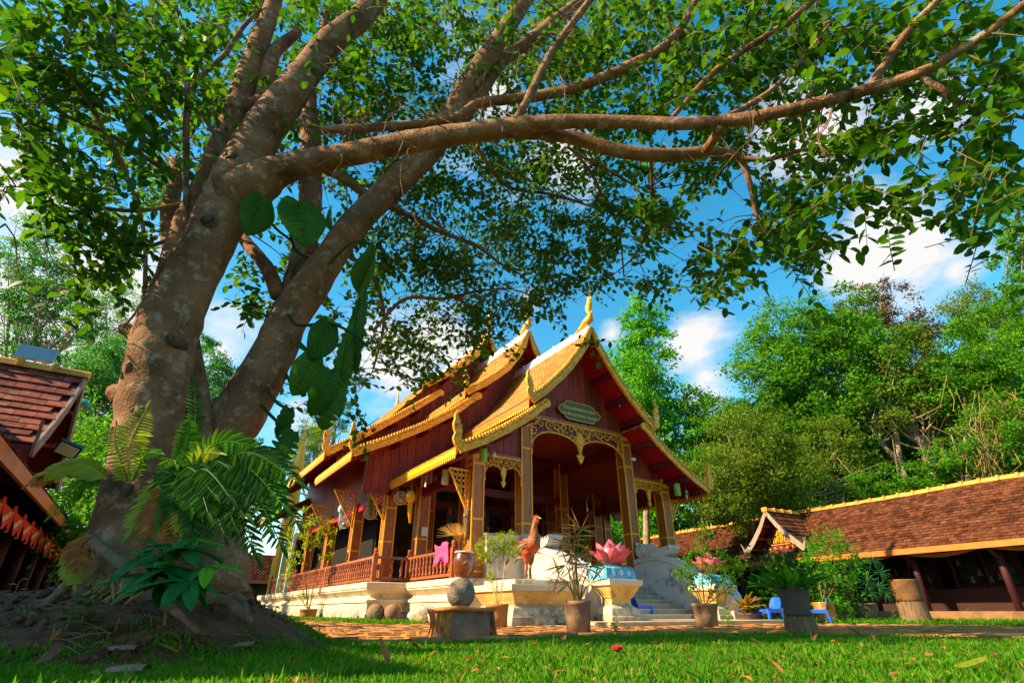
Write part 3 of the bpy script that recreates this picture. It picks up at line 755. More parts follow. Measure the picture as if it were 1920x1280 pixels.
# tie beams and the boards over the side aisle
def beam(u0, u1, v0, v1, z0, z1, m=M['beam']):
    mb = MB(); mb.box(u0, u1, v0, v1, z0, z1); put('beam', mb, m, PAV)
for s_ in (-1, 1):
    beam(UC + s_ * 3.6 - .09, UC + s_ * 3.6 + .09, 12.6, 16.2, 3.5, 3.78)
    beam(UC + s_ * 4.5 - .09, UC + s_ * 4.5 + .09, 16.5, 30.0, 3.42, 3.7, M['soffit'])
    beam(UC + s_ * 2.0 - .1, UC + s_ * 2.0 + .1, 12.6, 29.0, 4.9, 5.15)
for v in (15.95, 19.0, 22.6, 26.2):
    beam(UC - 4.4, UC + 4.4, v - .08, v + .08, 3.78, 4.02)
    beam(UC - 2.0, UC + 2.0, v - .07, v + .07, 5.15, 5.4)
mb = MB(); mb.box(UC - 1.95, UC + 2.0, 12.55, 28.9, 5.42, 5.47); put('ceiling', mb, M['plank'], PAV)
for s_ in (-1, 1):
    mb = MB(); mb.prism([(UC + s_ * 2.0, 12.6, 5.4), (UC + s_ * 4.4, 12.6, 3.8), (UC + s_ * 4.4, 12.6, 3.74), (UC + s_ * 2.0, 12.6, 5.34)], (0, 16.2, 0)); put('ceiling', mb, M['plank'], PAV)
# clerestory boards between the aisle beam and the lower roofs
for s_ in (-1, 1):
    v = 16.1
    while v < 29.3:
        pr_ = L2 if v < 18.9 else L3
        zt = interp(pr_, 4.42) - .1; mb = MB(); mb.box(UC + s_ * 4.42 - .02, UC + s_ * 4.42 + .02, v + .006, v + .294, 3.68, zt); put('plank', mb, M['plank'], PAV); v += .3
# inner dark walls
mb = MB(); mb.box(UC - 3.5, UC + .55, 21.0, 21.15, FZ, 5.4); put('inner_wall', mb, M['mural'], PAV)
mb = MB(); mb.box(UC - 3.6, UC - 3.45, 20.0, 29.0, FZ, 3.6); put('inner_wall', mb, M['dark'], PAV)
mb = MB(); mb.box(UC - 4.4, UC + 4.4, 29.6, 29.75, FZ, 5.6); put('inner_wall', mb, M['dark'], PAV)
mb = MB(); mb.box(UC - 1.7, UC + .1, 18.0, 18.06, 2.35, 3.7)
dp = put('picture_panel', mb, M['mural'], PAV)
for i in range(11):
    mb = MB(); a = UC - 1.65 + .165 * i; z = 3.6 - .5 * (i % 3); mb.prism([(a, 17.985, z), (a + .12, 17.985, z - .02), (a + .06, 17.985, z - .22)], (0, .012, 0)); put('pennant', mb, M['petal_red'], dp)

# boarded pediments: every board is its own piece
def planks(v, da, db, fbot, ftop, w=.23, th=.035):
    d = da
    while d < db - .02:
        e = min(d + w, db); g = .006
        zb0, zb1, zt0, zt1 = fbot(d), fbot(e), ftop(d), ftop(e)
        if max(zt0, zt1) - min(zb0, zb1) > .06:
            zt0 = max(zt0, zb0 + .01); zt1 = max(zt1, zb1 + .01)
            off = random.uniform(0, .012)
            pts = [(UC + d + g, v - off, zb0), (UC + e - g, v - off, zb1), (UC + e - g, v - off, zt1)]
            if d < 0 < e: pts.append((UC, v - off, ftop(0)))
            pts.append((UC + d + g, v - off, zt0))
            mb = MB(); mb.prism(pts, (0, th, 0)); put('plank', mb, M['plank'], PAV)
        d = e
f1 = lambda d: max(interp(U1, d) if abs(d) < 2.5 else 0, interp(L1, d) if abs(d) > 1.95 else 0) - .13
f2 = lambda d: max(interp(U2, d) if abs(d) < 2.68 else 0, interp(L2, d) if abs(d) > 2.2 else 0) - .13
f3 = lambda d: max(interp(U3, d) if abs(d) < 2.95 else 0, interp(L3, d) if abs(d) > 2.2 else 0) - .13
planks(FV + .06, -1.86, 1.9, lambda d: 5.52, f1)
planks(FV + .06, -3.45, -2.17, lambda d: 4.12, f1)
planks(FV + .06, 2.2, 3.5, lambda d: 4.12, f1)
planks(15.93, -5.6, 5.6, lambda d: (f1(d) + .1) if abs(d) < 4.6 else 3.45, f2, .27)
planks(19.18, -5.7, 5.7, lambda d: (f2(d) + .1) if abs(d) < 6.2 else 3.6, f3, .27)
# backing so no light slips between the boards
def backing(v, da, db, fbot, ftop):
    ds = np.linspace(da, db, 60); mb = MB()
    mb.add([(UC + d, v, fbot(d)) for d in ds] + [(UC + d, v, max(ftop(d), fbot(d) + .001)) for d in ds], [(i, i + 1, 61 + i, 60 + i) for i in range(59)])
    put('board_backing', mb, M['dark'], PAV)
backing(FV + .11, -1.86, 1.9, lambda d: 5.52, f1); backing(15.99, -5.6, 5.6, lambda d: (f1(d) + .05) if abs(d) < 4.6 else 3.45, f2); backing(19.24, -5.7, 5.7, lambda d: f2(d) + .05, f3)

# carved arch panels
def spiral(cx, cz, r, turns, a0, dirn):
    return [(cx + r * (1 - t) ** .8 * math.cos(a0 + dirn * turns * 2 * math.pi * t), cz + r * (1 - t) ** .8 * math.sin(a0 + dirn * turns * 2 * math.pi * t)) for t in np.linspace(0, .93, 15)]
def ribbon(mb, pts, w0, w1, v, th):
    n = len(pts)
    for i in range(n - 1):
        a, b = Vector(pts[i]), Vector(pts[i + 1]); t = (b - a); L_ = t.length
        if L_ < 1e-5: continue
        t /= L_; nn = Vector((-t.y, t.x)); wa = (w0 + (w1 - w0) * i / n) / 2; wb = (w0 + (w1 - w0) * (i + 1) / n) / 2
        q = [a - nn * wa - t * wa * .3, b - nn * wb + t * wb * .3, b + nn * wb + t * wb * .3, a + nn * wa - t * wa * .3]
        mb.prism([(UC + p.x, v, p.y) for p in q], (0, -th, 0))
def arch_panel(da, db, ztop, zs, zc, tip, v, sw):
    """da..db between columns; zs: spring height at the columns, zc: crown height of each half arch, tip: bottom of the pendant"""
    m = (da + db) / 2; hw = (db - da) / 2
    def low(d):
        t = abs(d - m) / hw                       # 0 at the pendant, 1 at the column
        x = (t - .52) / .48 if t > .52 else (.52 - t) / .52
        y = math.sqrt(max(0, 1 - min(x, 1) ** 2.2))
        return (zs + (zc - zs) * y) if t > .52 else (zc - (zc - (zs + (zc - zs) * .25)) * (1 - y))
    ds = np.linspace(da, db, 61); mb = MB()
    for i in range(60):
        a, b = ds[i], ds[i + 1]
        mb.prism([(UC + a, v, low(a)), (UC + b, v, low(b)), (UC + b, v, ztop), (UC + a, v, ztop)], (0, .03, 0))
    p = put('arch_panel', mb, M['maroon'], PAV)
    mb = MB()
    for sg in (-1, 1):
        pts = [(d, low(d)) for d in ds if (d - m) * sg > .02 * hw]
        pts = pts if sg > 0 else pts[::-1]
        ribbon(mb, pts, .055 * sw, .055 * sw, v - .012, .035)
    ribbon(mb, [(da, ztop - .02), (db, ztop - .02)], .05, .05, v - .012, .035)
    for d in (da + .02, db - .02): ribbon(mb, [(d, ztop), (d, zs - .15 * sw)], .06 * sw, .06 * sw, v - .012, .035)
    zt = tip; h_ = .36 * sw                       # heart shaped drop
    mb.prism([(UC + m + x * sw, v - .012, zt + z * sw) for x, z in ((0, 0), (.1, .15), (.15, .28), (.06, .26), (.05, .36), (.1, .55), (.16, .75), (.1, .95), (0, 1.02), (-.1, .95), (-.16, .75), (-.1, .55), (-.05, .36), (-.06, .26), (-.15, .28), (-.1, .15))], (0, -.045, 0))
    put('gold_border', mb, M['gold'], p)
    mb = MB(); k = 0
    step = .29 * sw
    nx = int((db - da) / step)
    for i in range(nx + 1):
        d = da + .1 * sw + (db - da - .2 * sw) * i / max(nx, 1)
        z = ztop - .16 * sw; row = 0
        while z - .10 * sw > low(d) - .02 and row < 5:
            r_ = .135 * sw
            ribbon(mb, spiral(d, z, r_, 1.3, random.uniform(0, 6.28), 1 if (i + row) % 2 else -1), .05 * sw, .02 * sw, v - .01, .028)
            for g in range(3):
                a = random.uniform(0, 6.28); c_ = (d + r_ * .95 * math.cos(a), z + r_ * .95 * math.sin(a))
                if c_[1] < ztop - .03 and c_[1] > low(c_[0]) + .02 and da < c_[0] < db:
                    ribbon(mb, [c_, (c_[0] + .05 * sw * math.cos(a + .6), c_[1] + .05 * sw * math.sin(a + .6)), (c_[0] + .1 * sw * math.cos(a + 1.1), c_[1] + .1 * sw * math.sin(a + 1.1))], .045 * sw, .008, v - .01, .026)
            z -= .25 * sw; row += 1
    put('scrollwork', mb, M['gold'], p, kind='stuff')
arch_panel(-1.84, 1.89, 5.5, 4.5, 5.12, 4.27, FV + .03, 1.0)
arch_panel(-3.4, -2.18, 4.1, 3.45, 3.83, 3.25, FV + .03, .55)
arch_panel(2.22, 3.48, 4.1, 3.45, 3.83, 3.25, FV + .03, .55)
mb = MB(); mb.box(UC - 1.88, UC + 1.93, FV - .03, FV + .1, 5.5, 5.58); put('lintel', mb, M['wood'], PAV)
for a, b in ((-3.45, -2.17), (2.2, 3.5)):
    mb = MB(); mb.box(UC + a, UC + b, FV - .02, FV + .1, 4.1, 4.16); put('lintel', mb, M['wood'], PAV)

# carved eave brackets on the side columns
def bracket(u, v, z, du, dz, side):
    b = MB(); w = .03
    A, B, D = (u, z), (u + side * du, z), (u, z - dz)
    for p, q in ((A, B), (A, D), (B, D)):
        b.cbox(((p[0] + q[0]) / 2, v, (p[1] + q[1]) / 2), (math.hypot(q[0] - p[0], q[1] - p[1]), .05, .045), 0, Matrix.Rotation(-math.atan2(q[1] - p[1], q[0] - p[0]), 3, 'Y'))
    k_ = put('bracket', b, M['gold_plain'], PAV); m2 = MB()
    for i in range(5):
        for j in range(8):
            fx, fz = (i + .5) / 5, (j + .5) / 8
            if fx + fz > .95: continue
            c = (u + side * du * fx - UC, z - dz * fz); r_ = .062
            ribbon(m2, [(c[0] + r_ * math.cos(g), c[1] + r_ * math.sin(g)) for g in np.linspace(0, 5.2, 8) + random.uniform(0, 6)], .028, .018, v + .012, .024)
    put('lattice', m2, M['gold_plain'], k_, kind='stuff')
bracket(UC - 3.57 - .18, FV + .17, 3.62, .62, 1.15, -1)
bracket(UC + 3.65 + .18, FV + .17, 3.62, .62, 1.0, 1)
for v in (16.35, 19.6, 23.0, 26.4, 29.8):
    bracket(UC - 4.5 - .17, v, 4.0 if v < 17 else 4.15, .8, 1.25, -1)

# ------------------------------------------------------------------ name board over the arch
SG = thing('sign_board', 'green name board with gold Thai lettering over the central arch', 'sign', (UC, FV - .1, 5.95), 'uv')
def sgp(pts, y, d): mb = MB(); mb.prism([(UC + x, y, 5.95 + z) for x, z in pts], (0, d, 0)); return mb
q = [(-.83, 0), (-.72, .13), (-.6, .16), (-.56, .24), (-.46, .29), (.46, .29), (.56, .24), (.6, .16), (.72, .13), (.83, 0), (.72, -.13), (.6, -.16), (.56, -.24), (.46, -.29), (-.46, -.29), (-.56, -.24), (-.6, -.16), (-.72, -.13)]
q = [(x * 1.06 + .06, z * 1.02) for x, z in q]
put('board', sgp(q, FV - .06, .04), M['sign_green'], SG)
mb = MB(); mb.tube([(UC + x, FV - .07, 5.95 + z) for x, z in q] + [(UC + q[0][0], FV - .07, 5.95 + q[0][1])], .014, 5); put('border', mb, M['sign_gold'], SG)
def text(body, size, loc, rot, mt, parent, ext=.006, name='lettering'):
    cu = bpy.data.curves.new(name, 'FONT'); cu.body = body; cu.size = size; cu.align_x = 'CENTER'; cu.align_y = 'CENTER'; cu.extrude = ext; cu.offset = size * .012
    cu.resolution_u = 3
    o = bpy.data.objects.new(name, cu); cu.materials.append(mt)
    link(o); bpy.context.view_layer.update()
    me = bpy.data.meshes.new_from_object(o.evaluated_get(bpy.context.evaluated_depsgraph_get()))
    bpy.data.objects.remove(o)
    me.name = name; me.materials.clear(); me.materials.append(mt)
    o = bpy.data.objects.new(name, me)
    o.location = Vector(loc) - ORG[parent]; o.rotation_euler = rot; o.parent = parent
    return link(o)
text('ศูโรงตนหลังนี้สร้างถวายโดย', .118, (UC + .06, FV - .068, 6.03), (math.pi / 2, 0, 0), M['sign_gold'], SG)
text('คุณ พัชรา คุวารันต์ธนะ, ครอบครัว', .105, (UC + .06, FV - .068, 5.83), (math.pi / 2, 0, 0), M['sign_gold'], SG)
# ------------------------------------------------------------------ helpers that find a spot on a known plane of the pavilion
def ray_uv(px, py):
    d = at(px, py, 1.0) - Vector((0, 0, H)); return w2f(d, 'uv')
def on_u(px, py, u):
    d = ray_uv(px, py); t = u / d[0]; return (u, d[1] * t, H + d[2] * t)
def on_v(px, py, v):
    d = ray_uv(px, py); t = v / d[1]; return (d[0] * t, v, H + d[2] * t)

# ------------------------------------------------------------------ balustrade
BAL = thing('balustrade', 'red varnished wooden balustrade with turned balusters along the white plinth', 'balustrade', (5.4, 20, FZ), 'uv')
bp_ = MB(); bp_.lathe([(.03, 0), (.045, .02), (.045, .06), (.028, .09), (.05, .17), (.054, .22), (.03, .30), (.04, .33), (.024, .36), (.034, .42), (.045, .46), (.045, .5)], 7)
bal_me = bp_.mesh('baluster', M['rail'], True)
def rail_run(p, q, n):
    p, q = Vector(p), Vector(q); d = (q - p); L_ = d.length; d /= L_; nn = Vector((-d.y, d.x))
    for z0, z1, w in ((.06, .13, .045), (.63, .70, .06)):
        mb = MB(); r = [p - nn * w, q - nn * w, q + nn * w, p + nn * w]
        mb.prism([(a.x, a.y, FZ + z0) for a in r], (0, 0, z1 - z0)); put('rail', mb, M['rail'], BAL)
    for i in range(n):
        a = p.lerp(q, (i + .5) / n); put('baluster', bal_me, None, BAL, (a.x, a.y, FZ + .13))
def newel_post(u, v, h=.92):
    mb = MB(); mb.box(u - .065, u + .065, v - .065, v + .065, FZ, FZ + .74)
    mb.lathe([(.05, .74), (.075, .76), (.05, .79), (.065, .83), (.06, .88), (.03, h)], 8, (u, v, FZ)); put('newel', mb, M['rail'], BAL)
rail_run((5.42, 31.5), (5.42, 15.95), 74); rail_run((5.5, 15.87), (6.4, 15.87), 3); rail_run((6.47, 15.8), (6.47, 13.0), 12)
for u, v in ((5.42, 15.87), (6.47, 15.87), (6.47, 12.92), (5.42, 21.0), (5.42, 26.2), (5.42, 31.6)): newel_post(u, v)
mb = MB(); mb.box(6.5, 6.68, 12.80, 12.9, FZ + .55, FZ + .68); put('rail', mb, M['rail'], BAL)


# pink cloth over the rail: one crumpled sheet hanging on both sides
cx = on_u(828, 1012, 6.47)
V_ = []; nx, nz = 16, 13; yv = 13.55
for i in range(nx):
    s_ = i / (nx - 1)
    for j in range(nz):
        t = j / (nz - 1) * 1.05 - .35                       # negative behind the rail
        fold = .022 * math.sin(s_ * 21 + t * 3) + .012 * math.sin(s_ * 43)
        if t < 0: p = (6.47 + .07 - t * .05 + fold, 0, 1.70 + t * .8)
        else: p = (6.47 - .075 - fold - .03 * t - .05 * math.exp(-((t - .05) / .12) ** 2), 0, 1.70 - max(0, t - .08) * (.42 + .13 * math.sin(s_ * 9)))
        bulge = .13 * math.exp(-(t / .12) ** 2) * (1 + .4 * math.sin(s_ * 7))
        V_.append((p[0], 13.0 + .85 * s_ + .03 * math.sin(t * 6 + s_ * 4), p[2] + bulge))
mb = MB(); mb.add(V_, [(i * nz + j, (i + 1) * nz + j, (i + 1) * nz + j + 1, i * nz + j + 1) for i in range(nx - 1) for j in range(nz - 1)])
CL = thing('pink_cloth', 'bright pink cloth hung over the wooden balustrade beside the jar', 'cloth', (6.47, 13.4, 1.6), 'uv')
put('cloth', mb, M['pink_cloth'], CL, smooth=True)
mb = MB()
for i in range(26):
    v = 13.0 + .85 * i / 25; z = 1.70 - .62 * (.42 + .13 * math.sin(i / 25 * 9)); mb.tube([(6.385 - .02, v, z + .02), (6.37 + random.uniform(-.01, .01), v + random.uniform(-.012, .012), z - .06)], .004, 3)
put('tassels', mb, M['pink_cloth'], CL, kind='stuff')

# glazed jar on the plinth corner
jp = on_v(868, 1077, 12.33)
JR = thing('glazed_jar', 'brown glazed water jar with dragon relief on the plinth corner', 'jar', (6.47, 12.33, FZ), 'uv')
mb = MB(); mb.lathe([(.17, 0), (.2, .02), (.25, .16), (.27, .32), (.25, .45), (.215, .52), (.21, .55)], 24, (6.47, 12.33, FZ)); put('body', mb, M['jar'], JR, smooth=True)
mb = MB(); mb.lathe([(.205, .545), (.235, .55), (.24, .575), (.225, .59), (.19, .585), (.18, .53)], 24, (6.47, 12.33, FZ)); put('rim', mb, M['newel'], JR, smooth=True)
mb = MB()
for g0, s_ in ((0, 1), (2.1, -1), (4.2, 1)):
    pts = []
    for t in np.linspace(0, 1, 12):
        g = g0 + s_ * t * 1.5; z = .27 + .08 * math.sin(t * 9); r = .266
        pts.append((6.47 + r * math.cos(g), 12.33 + r * math.sin(g), FZ + z))
    mb.tube(pts, [.006] + [.011] * 9 + [.008, .004], 5)
put('dragon_relief', mb, M['pot_glaze'], JR, smooth=True)

# straw broom and carved mask at the corner column
BR = thing('straw_broom', 'golden straw broom propped upside down beside the corner column', 'broom', (6.5, 12.62, FZ), 'uv')
mb = MB(); mb.tube([(6.55, 12.7, FZ), (6.5, 12.68, FZ + .85)], .014, 6); put('handle', mb, M['wood'], BR)
mb = MB()
for i in range(120):
    a = random.gauss(0, .55); mb.tube([(6.5, 12.68, FZ + .8), (6.44 + .1 * math.sin(a) - .05, 12.62 - .1 * math.sin(a), FZ + 1.0), (6.42 + .34 * math.sin(a) - .12, 12.7 - .25 * math.sin(a), FZ + 1.06 + .22 * math.cos(a) + random.uniform(-.06, .03))], [.004, .004, .002], 3)
put('bristles', mb, M['broom'], BR, kind='stuff')
MK = thing('carved_mask', 'dark carved figure hung on the left corner column', 'carving', (6.6, 12.46, 2.3), 'uv')
mb = MB(); mb.lathe([(.01, -.42), (.05, -.36), (.04, -.3), (.08, -.2), (.06, -.1), (.10, .0), (.085, .1), (.11, .18), (.06, .3), (.02, .36)], 9, (6.58, 12.44, 2.3)); put('figure', mb, M['stump'], MK, smooth=True)
mb = MB(); mb.prism([(6.45, 12.4, 2.42), (6.58, 12.38, 2.62), (6.66, 12.36, 2.42), (6.58, 12.36, 2.5)], (0, .03, 0)); put('headdress', mb, M['gold_plain'], MK)

# ------------------------------------------------------------------ steps with scrolled side walls
ST = thing('staircase', 'flight of pale concrete steps rising to the pavilion between scrolled walls', 'steps', (10.37, 11, 0), 'uv')
for k_ in range(1, 9):
    z1 = .075 + k_ * .112; v0 = 12.28 - (8 - k_) * .33
    mb = MB(); mb.box(8.47, 12.19, v0, 12.3 if k_ == 8 else v0 + .36, z1 - .112 if k_ > 1 else 0, z1 - .002)
    mb.box(8.47, 12.19, v0 - .025, v0 + .05, z1 - .035, z1)
    put('step', mb, M['step'], ST)
def newel_wall(u0, u1, nm):
    prof = [(12.3, .06), (12.3, 2.0), (12.05, 2.03)]
    out = [(12.28, 0.06), (12.28, 1.62), (12.05, 1.66), (11.6, 1.72), (11.2, 1.68), (10.8, 1.55), (10.4, 1.36), (10.0, 1.16), (9.6, .98), (9.25, .82), (9.08, .6), (9.08, .06)]
    mb = MB(); mb.prism([(u0, a, b) for a, b in out], (u1 - u0, 0, 0))
    w_ = put('scroll_wall', mb, M['newel'], ST)
    # coping bead that follows the curve and ends in a volute at the top
    mb = MB(); m_ = (u0 + u1) / 2
    pts = [(a, b) for a, b in out[1:-2]]
    for uu_ in (u0 - .012, u1 + .012):
        mb.tube([(uu_, a, b - .13) for a, b in pts], .022, 6)
    put('bead', mb, M['newel'], w_, smooth=True)
    mb = MB(); c = (11.95, 1.86)
    ring = [(c[0] + .2 * math.cos(g), c[1] + .2 * math.sin(g)) for g in np.linspace(0, 2 * math.pi, 21)[:-1]]
    mb.prism([(u0 - .04, a, b) for a, b in ring], (u1 - u0 + .08, 0, 0))
    mb.prism([(u0 - .02, a, b) for a, b in ((11.95, 2.06), (11.7, 1.97), (11.45, 1.9), (11.2, 1.87), (11.0, 1.89), (10.86, 1.93), (10.84, 1.84), (10.92, 1.72), (11.1, 1.64), (11.9, 1.64))], (u1 - u0 + .04, 0, 0))
    put('volute', mb, M['newel'], w_)
    mb = MB()
    for uu_ in (u0 - .05, u1 + .05):
        mb.tube([(uu_, c[0] + r * math.cos(g), c[1] + r * math.sin(g)) for g, r in zip(np.linspace(1.2, 9, 22), np.linspace(.18, .05, 22))], .018, 6)
    put('spiral', mb, M['newel'], w_, smooth=True)
newel_wall(8.02, 8.42, 'l'); newel_wall(12.24, 12.64, 'r')
PWL = thing('parapet', 'plain white parapet wall behind the red rooster statue', 'wall', (7.5, 12.2, FZ), 'uv')
mb = MB(); mb.box(6.98, 8.22, 12.08, 12.26, FZ, 1.96); put('wall', mb, M['newel'], PWL)
mb = MB(); mb.box(6.95, 8.24, 12.05, 12.29, 1.96, 2.02); put('coping', mb, M['newel'], PWL)

# ------------------------------------------------------------------ pedestals
def pedestal(name, label, u0, u1, v0, v1, ztop, over=.0):
    T = thing(name, label, 'pedestal', ((u0 + u1) / 2, (v0 + v1) / 2, 0), 'uv')
    ft = [(u0, v0), (u1, v0), (u1, v1), (u0, v1)]; h = ztop
    mb = MB(); mb.sweep(ft, [(.02, 0), (.02, .15), (0, .16), (-.02, .2)]); put('foot', mb, M['stain'], T)
    mb = MB(); mb.sweep(ft, [(-.02, .2), (-.06, .3), (-.14, .36), (-.15, .4)]); put('lower_moulding', mb, M['rock'], T)
    mb = MB(); mb.sweep(ft, [(-.15, .4), (-.15, h - .36), (-.12, h - .34), (-.10, h - .3), (-.06, h - .24), (-.02, h - .17), (0, h - .12)]); put('cavetto', mb, M['ochre'], T, smooth=False)
    mb = MB(); mb.sweep(ft, [(0.0, h - .12), (.04, h - .115), (.05, h - .02), (.04, h)]); put('cap_slab', mb, M['white'], T)
    return T
PD1 = pedestal('pedestal', 'weathered ochre pedestal carrying the red rooster statue', 5.78, 7.55, 9.02, 10.5, .71)
mb = MB(); mb.sweep([(6.02, 9.3), (7.6, 9.3), (7.6, 10.5), (6.02, 10.5)], [(0, .71), (0, .80), (-.01, .81)]); put('upper_slab', mb, M['white'], PD1)
PD2 = pedestal('pedestal', 'weathered ochre pedestal under the lotus nearest the steps, left side', 7.76, 8.58, 8.52, 9.05, .83)
PD3 = pedestal('pedestal', 'pale weathered pedestal under the lotus on the right of the steps', 11.76, 12.52, 9.15, 9.9, .83)
for o in (PD1, PD2, PD3): o['group'] = 'pedestals in front of the pavilion'

# ------------------------------------------------------------------ lotus flowers on turquoise blocks
def petal_mesh(L_, w, curl, mt2, name):
    """a cupped pointed petal standing on its base, tip up; outside towards +Y"""
    mb = MB(); nr, nc = 9, 7; vs = []
    for i in range(nr):
        t = i / (nr - 1); ww = w * math.sin(math.pi * min(1, t * .86 + .10)) ** .8 * (1 - .25 * t ** 3) if t < .999 else .004
        for j in range(nc):
            s_ = (j / (nc - 1) - .5) * 2
            vs.append((ww * s_ * .5, -.35 * ww * (s_ ** 2) + curl * (t ** 2.2) * L_ + .16 * L_ * math.sin(math.pi * t), t * L_ * (1 - .12 * max(curl, 0))))
    f = [(i * nc + j, i * nc + j + 1, (i + 1) * nc + j + 1, (i + 1) * nc + j) for i in range(nr - 1) for j in range(nc - 1)]
    n = len(vs); vs2 = vs + [(x, y - .012, z) for x, y, z in vs]
    mi = [1 if (i // (nc - 1)) >= 1 and (i // (nc - 1)) < 6 and 1 <= (i % (nc - 1)) <= 4 else 0 for i in range(len(f))]
    mb.v = vs2; mb.f = f + [tuple(k + n for k in q[::-1]) for q in f]; mb.m = mi + [0] * len(f)
    return mb.mesh(name, [M[mt2[0]], M[mt2[1]]], True)
PM = {'in': petal_mesh(.50, .30, -.12, ('petal_pink', 'petal_pale'), 'petal'), 'mid': petal_mesh(.46, .30, .22, ('petal_pink', 'petal_pale'), 'petal'), 'out': petal_mesh(.42, .27, .5, ('petal_red', 'petal_red'), 'petal'),
      'in2': petal_mesh(.50, .30, -.12, ('petal_red', 'petal_pale'), 'petal'), 'mid2': petal_mesh(.46, .30, .22, ('petal_red', 'petal_pale'), 'petal')}
def lotus(u, v, z, label, k, lab2, dark=''):
    T = thing('lotus_flower', label, 'lotus', (u, v, z + .24), 'uv')
    B = thing('painted_block', lab2, 'block', (u, v, z), 'uv')
    w = .385 * k
    mb = MB(); mb.sweep([(u - w, v - w * .68), (u + w, v - w * .68), (u + w, v + w * .68), (u - w, v + w * .68)], [(.02, z), (.0, z + .2), (-.03, z + .225)]); put('block', mb, M['turq'], B)
    mb = MB(); mb.sweep([(u - w, v - w * .68), (u + w, v - w * .68), (u + w, v + w * .68), (u - w, v + w * .68)], [(-.03, z + .225), (-.05, z + .245), (-.1, z + .25)]); put('rim', mb, M['teal_glass'], B)
    for fu, fv, r in [(x, -1, 0) for x in (-.62, 0, .62)] + [(-1, y, 1) for y in (-.4, .4)]:
        mb = MB()
        for dz, s_ in ((0, 1.0), (.012, .6)):
            pts = [(0, .03), (.045, .07), (.05, .12), (0, .18), (-.05, .12), (-.045, .07)]
            if r == 0: mb.prism([(u + fu * w * .9 + a * s_, v - w * .68 - .012 - dz, z + .11 + (b - .11) * s_) for a, b in pts], (0, .02, 0))
            else: mb.prism([(u - w - .014 - dz, v + fv * w + a * s_, z + .11 + (b - .11) * s_) for a, b in pts], (.02, 0, 0))
        put('petal_relief', mb, M['bluedeco'], B)
    mb = MB()
    for i in range(10):
        a = u - w + .04 + i * (2 * w - .08) / 9
        mb.tube([(a, v - w * .68 - .014, z + .03), (a + .03, v - w * .68 - .014, z + .065), (a + .06, v - w * .68 - .014, z + .03)], .006, 4)
    put('wave_relief', mb, M['bluedeco'], B, kind='stuff')
    mb = MB(); mb.lathe([(.12 * k, 0), (.14 * k, .1), (.11 * k, .3), (.05 * k, .42), (.005, .47)], 12, (u, v, z + .25)); put('bud', mb, M['petal_cream'], T, smooth=True)
    for n, r, tilt, a0, key, up in ((5, .08, -.05, .3, 'in' + dark, .05), (7, .13, .22, .0, 'mid' + dark, .03), (8, .15, .34, .25, 'out', .03)):
        for i in range(n):
            g = a0 + 2 * math.pi * i / n + random.uniform(-.06, .06)
            o = put('petal', PM[key], None, T, (u + r * k * math.sin(g), v - r * k * math.cos(g), z + .24 + up))
            o.rotation_euler = (-(-tilt), 0, g + math.pi); o.rotation_euler = (Matrix.Rotation(g + math.pi, 3, 'Z') @ Matrix.Rotation(-tilt, 3, 'X')).to_euler()
            o.scale = (k, k, k * (random.uniform(.95, 1.05)))
    return T
a = lotus(8.12, 8.82, .83, 'bright pink lotus sculpture with cream heart, left of the steps beside the rooster', 1.0, 'turquoise painted block with petal reliefs under the bright pink lotus')
b = lotus(12.14, 9.5, .83, 'deep crimson lotus sculpture right of the steps in front of the tiled roof', 1.0, 'turquoise painted block under the crimson lotus right of the steps', '2')
for o in (a, b): o['group'] = 'lotus sculptures beside the steps'

# ------------------------------------------------------------------ rooster
rp_ = Vector(f2w((6.62, 9.72, .81), 'uv'))
RO = thing('rooster_statue', 'tall red rooster statue standing upright on the ochre pedestal', 'statue', rp_)
RO.rotation_euler = (0, 0, R(-24)); ORG[RO] = Vector((0, 0, 0)); RO.scale = (1.14, 1.28, 1.0)
path_ = [(-.27, .50, .03, .02), (-.22, .54, .075, .06), (-.14, .575, .13, .115), (-.05, .60, .165, .15), (.04, .645, .175, .165), (.10, .71, .155, .15), (.125, .79, .12, .115), (.13, .88, .088, .085), (.13, .97, .066, .062), (.135, 1.06, .052, .048), (.15, 1.13, .052, .044), (.175, 1.185, .056, .046), (.205, 1.215, .046, .038), (.23, 1.225, .02, .018)]
rings = []; mid = None
for i, (x, z, a, b) in enumerate(path_):
    p0 = path_[max(i - 1, 0)]; p1 = path_[min(i + 1, len(path_) - 1)]
    tx, tz = p1[0] - p0[0], p1[1] - p0[1]; l = math.hypot(tx, tz); tx /= l; tz /= l
    rings.append([(x - tz * a * math.cos(g), b * math.sin(g), z + tx * a * math.cos(g)) for g in np.linspace(0, 2 * math.pi, 17)[:-1]])
mb = MB(); mb.loft(rings[:7]); body_f = len(mb.f); mb = MB()
mb.loft(rings); mb.m = [1 if (i // 16) >= 5 and i < 16 * 13 else 0 for i in range(len(mb.f))]
for s_ in (-1, 1):
    mb.tube([(.0, s_ * .075, .56), (.0, s_ * .085, .46), (.015, s_ * .085, .36), (.0, s_ * .085, .30)], [.10, .085, .05, .032], 9)
o = put('body', mb, [M['rooster'], M['rooster_neck']], RO, (0, 0, 0), smooth=True)
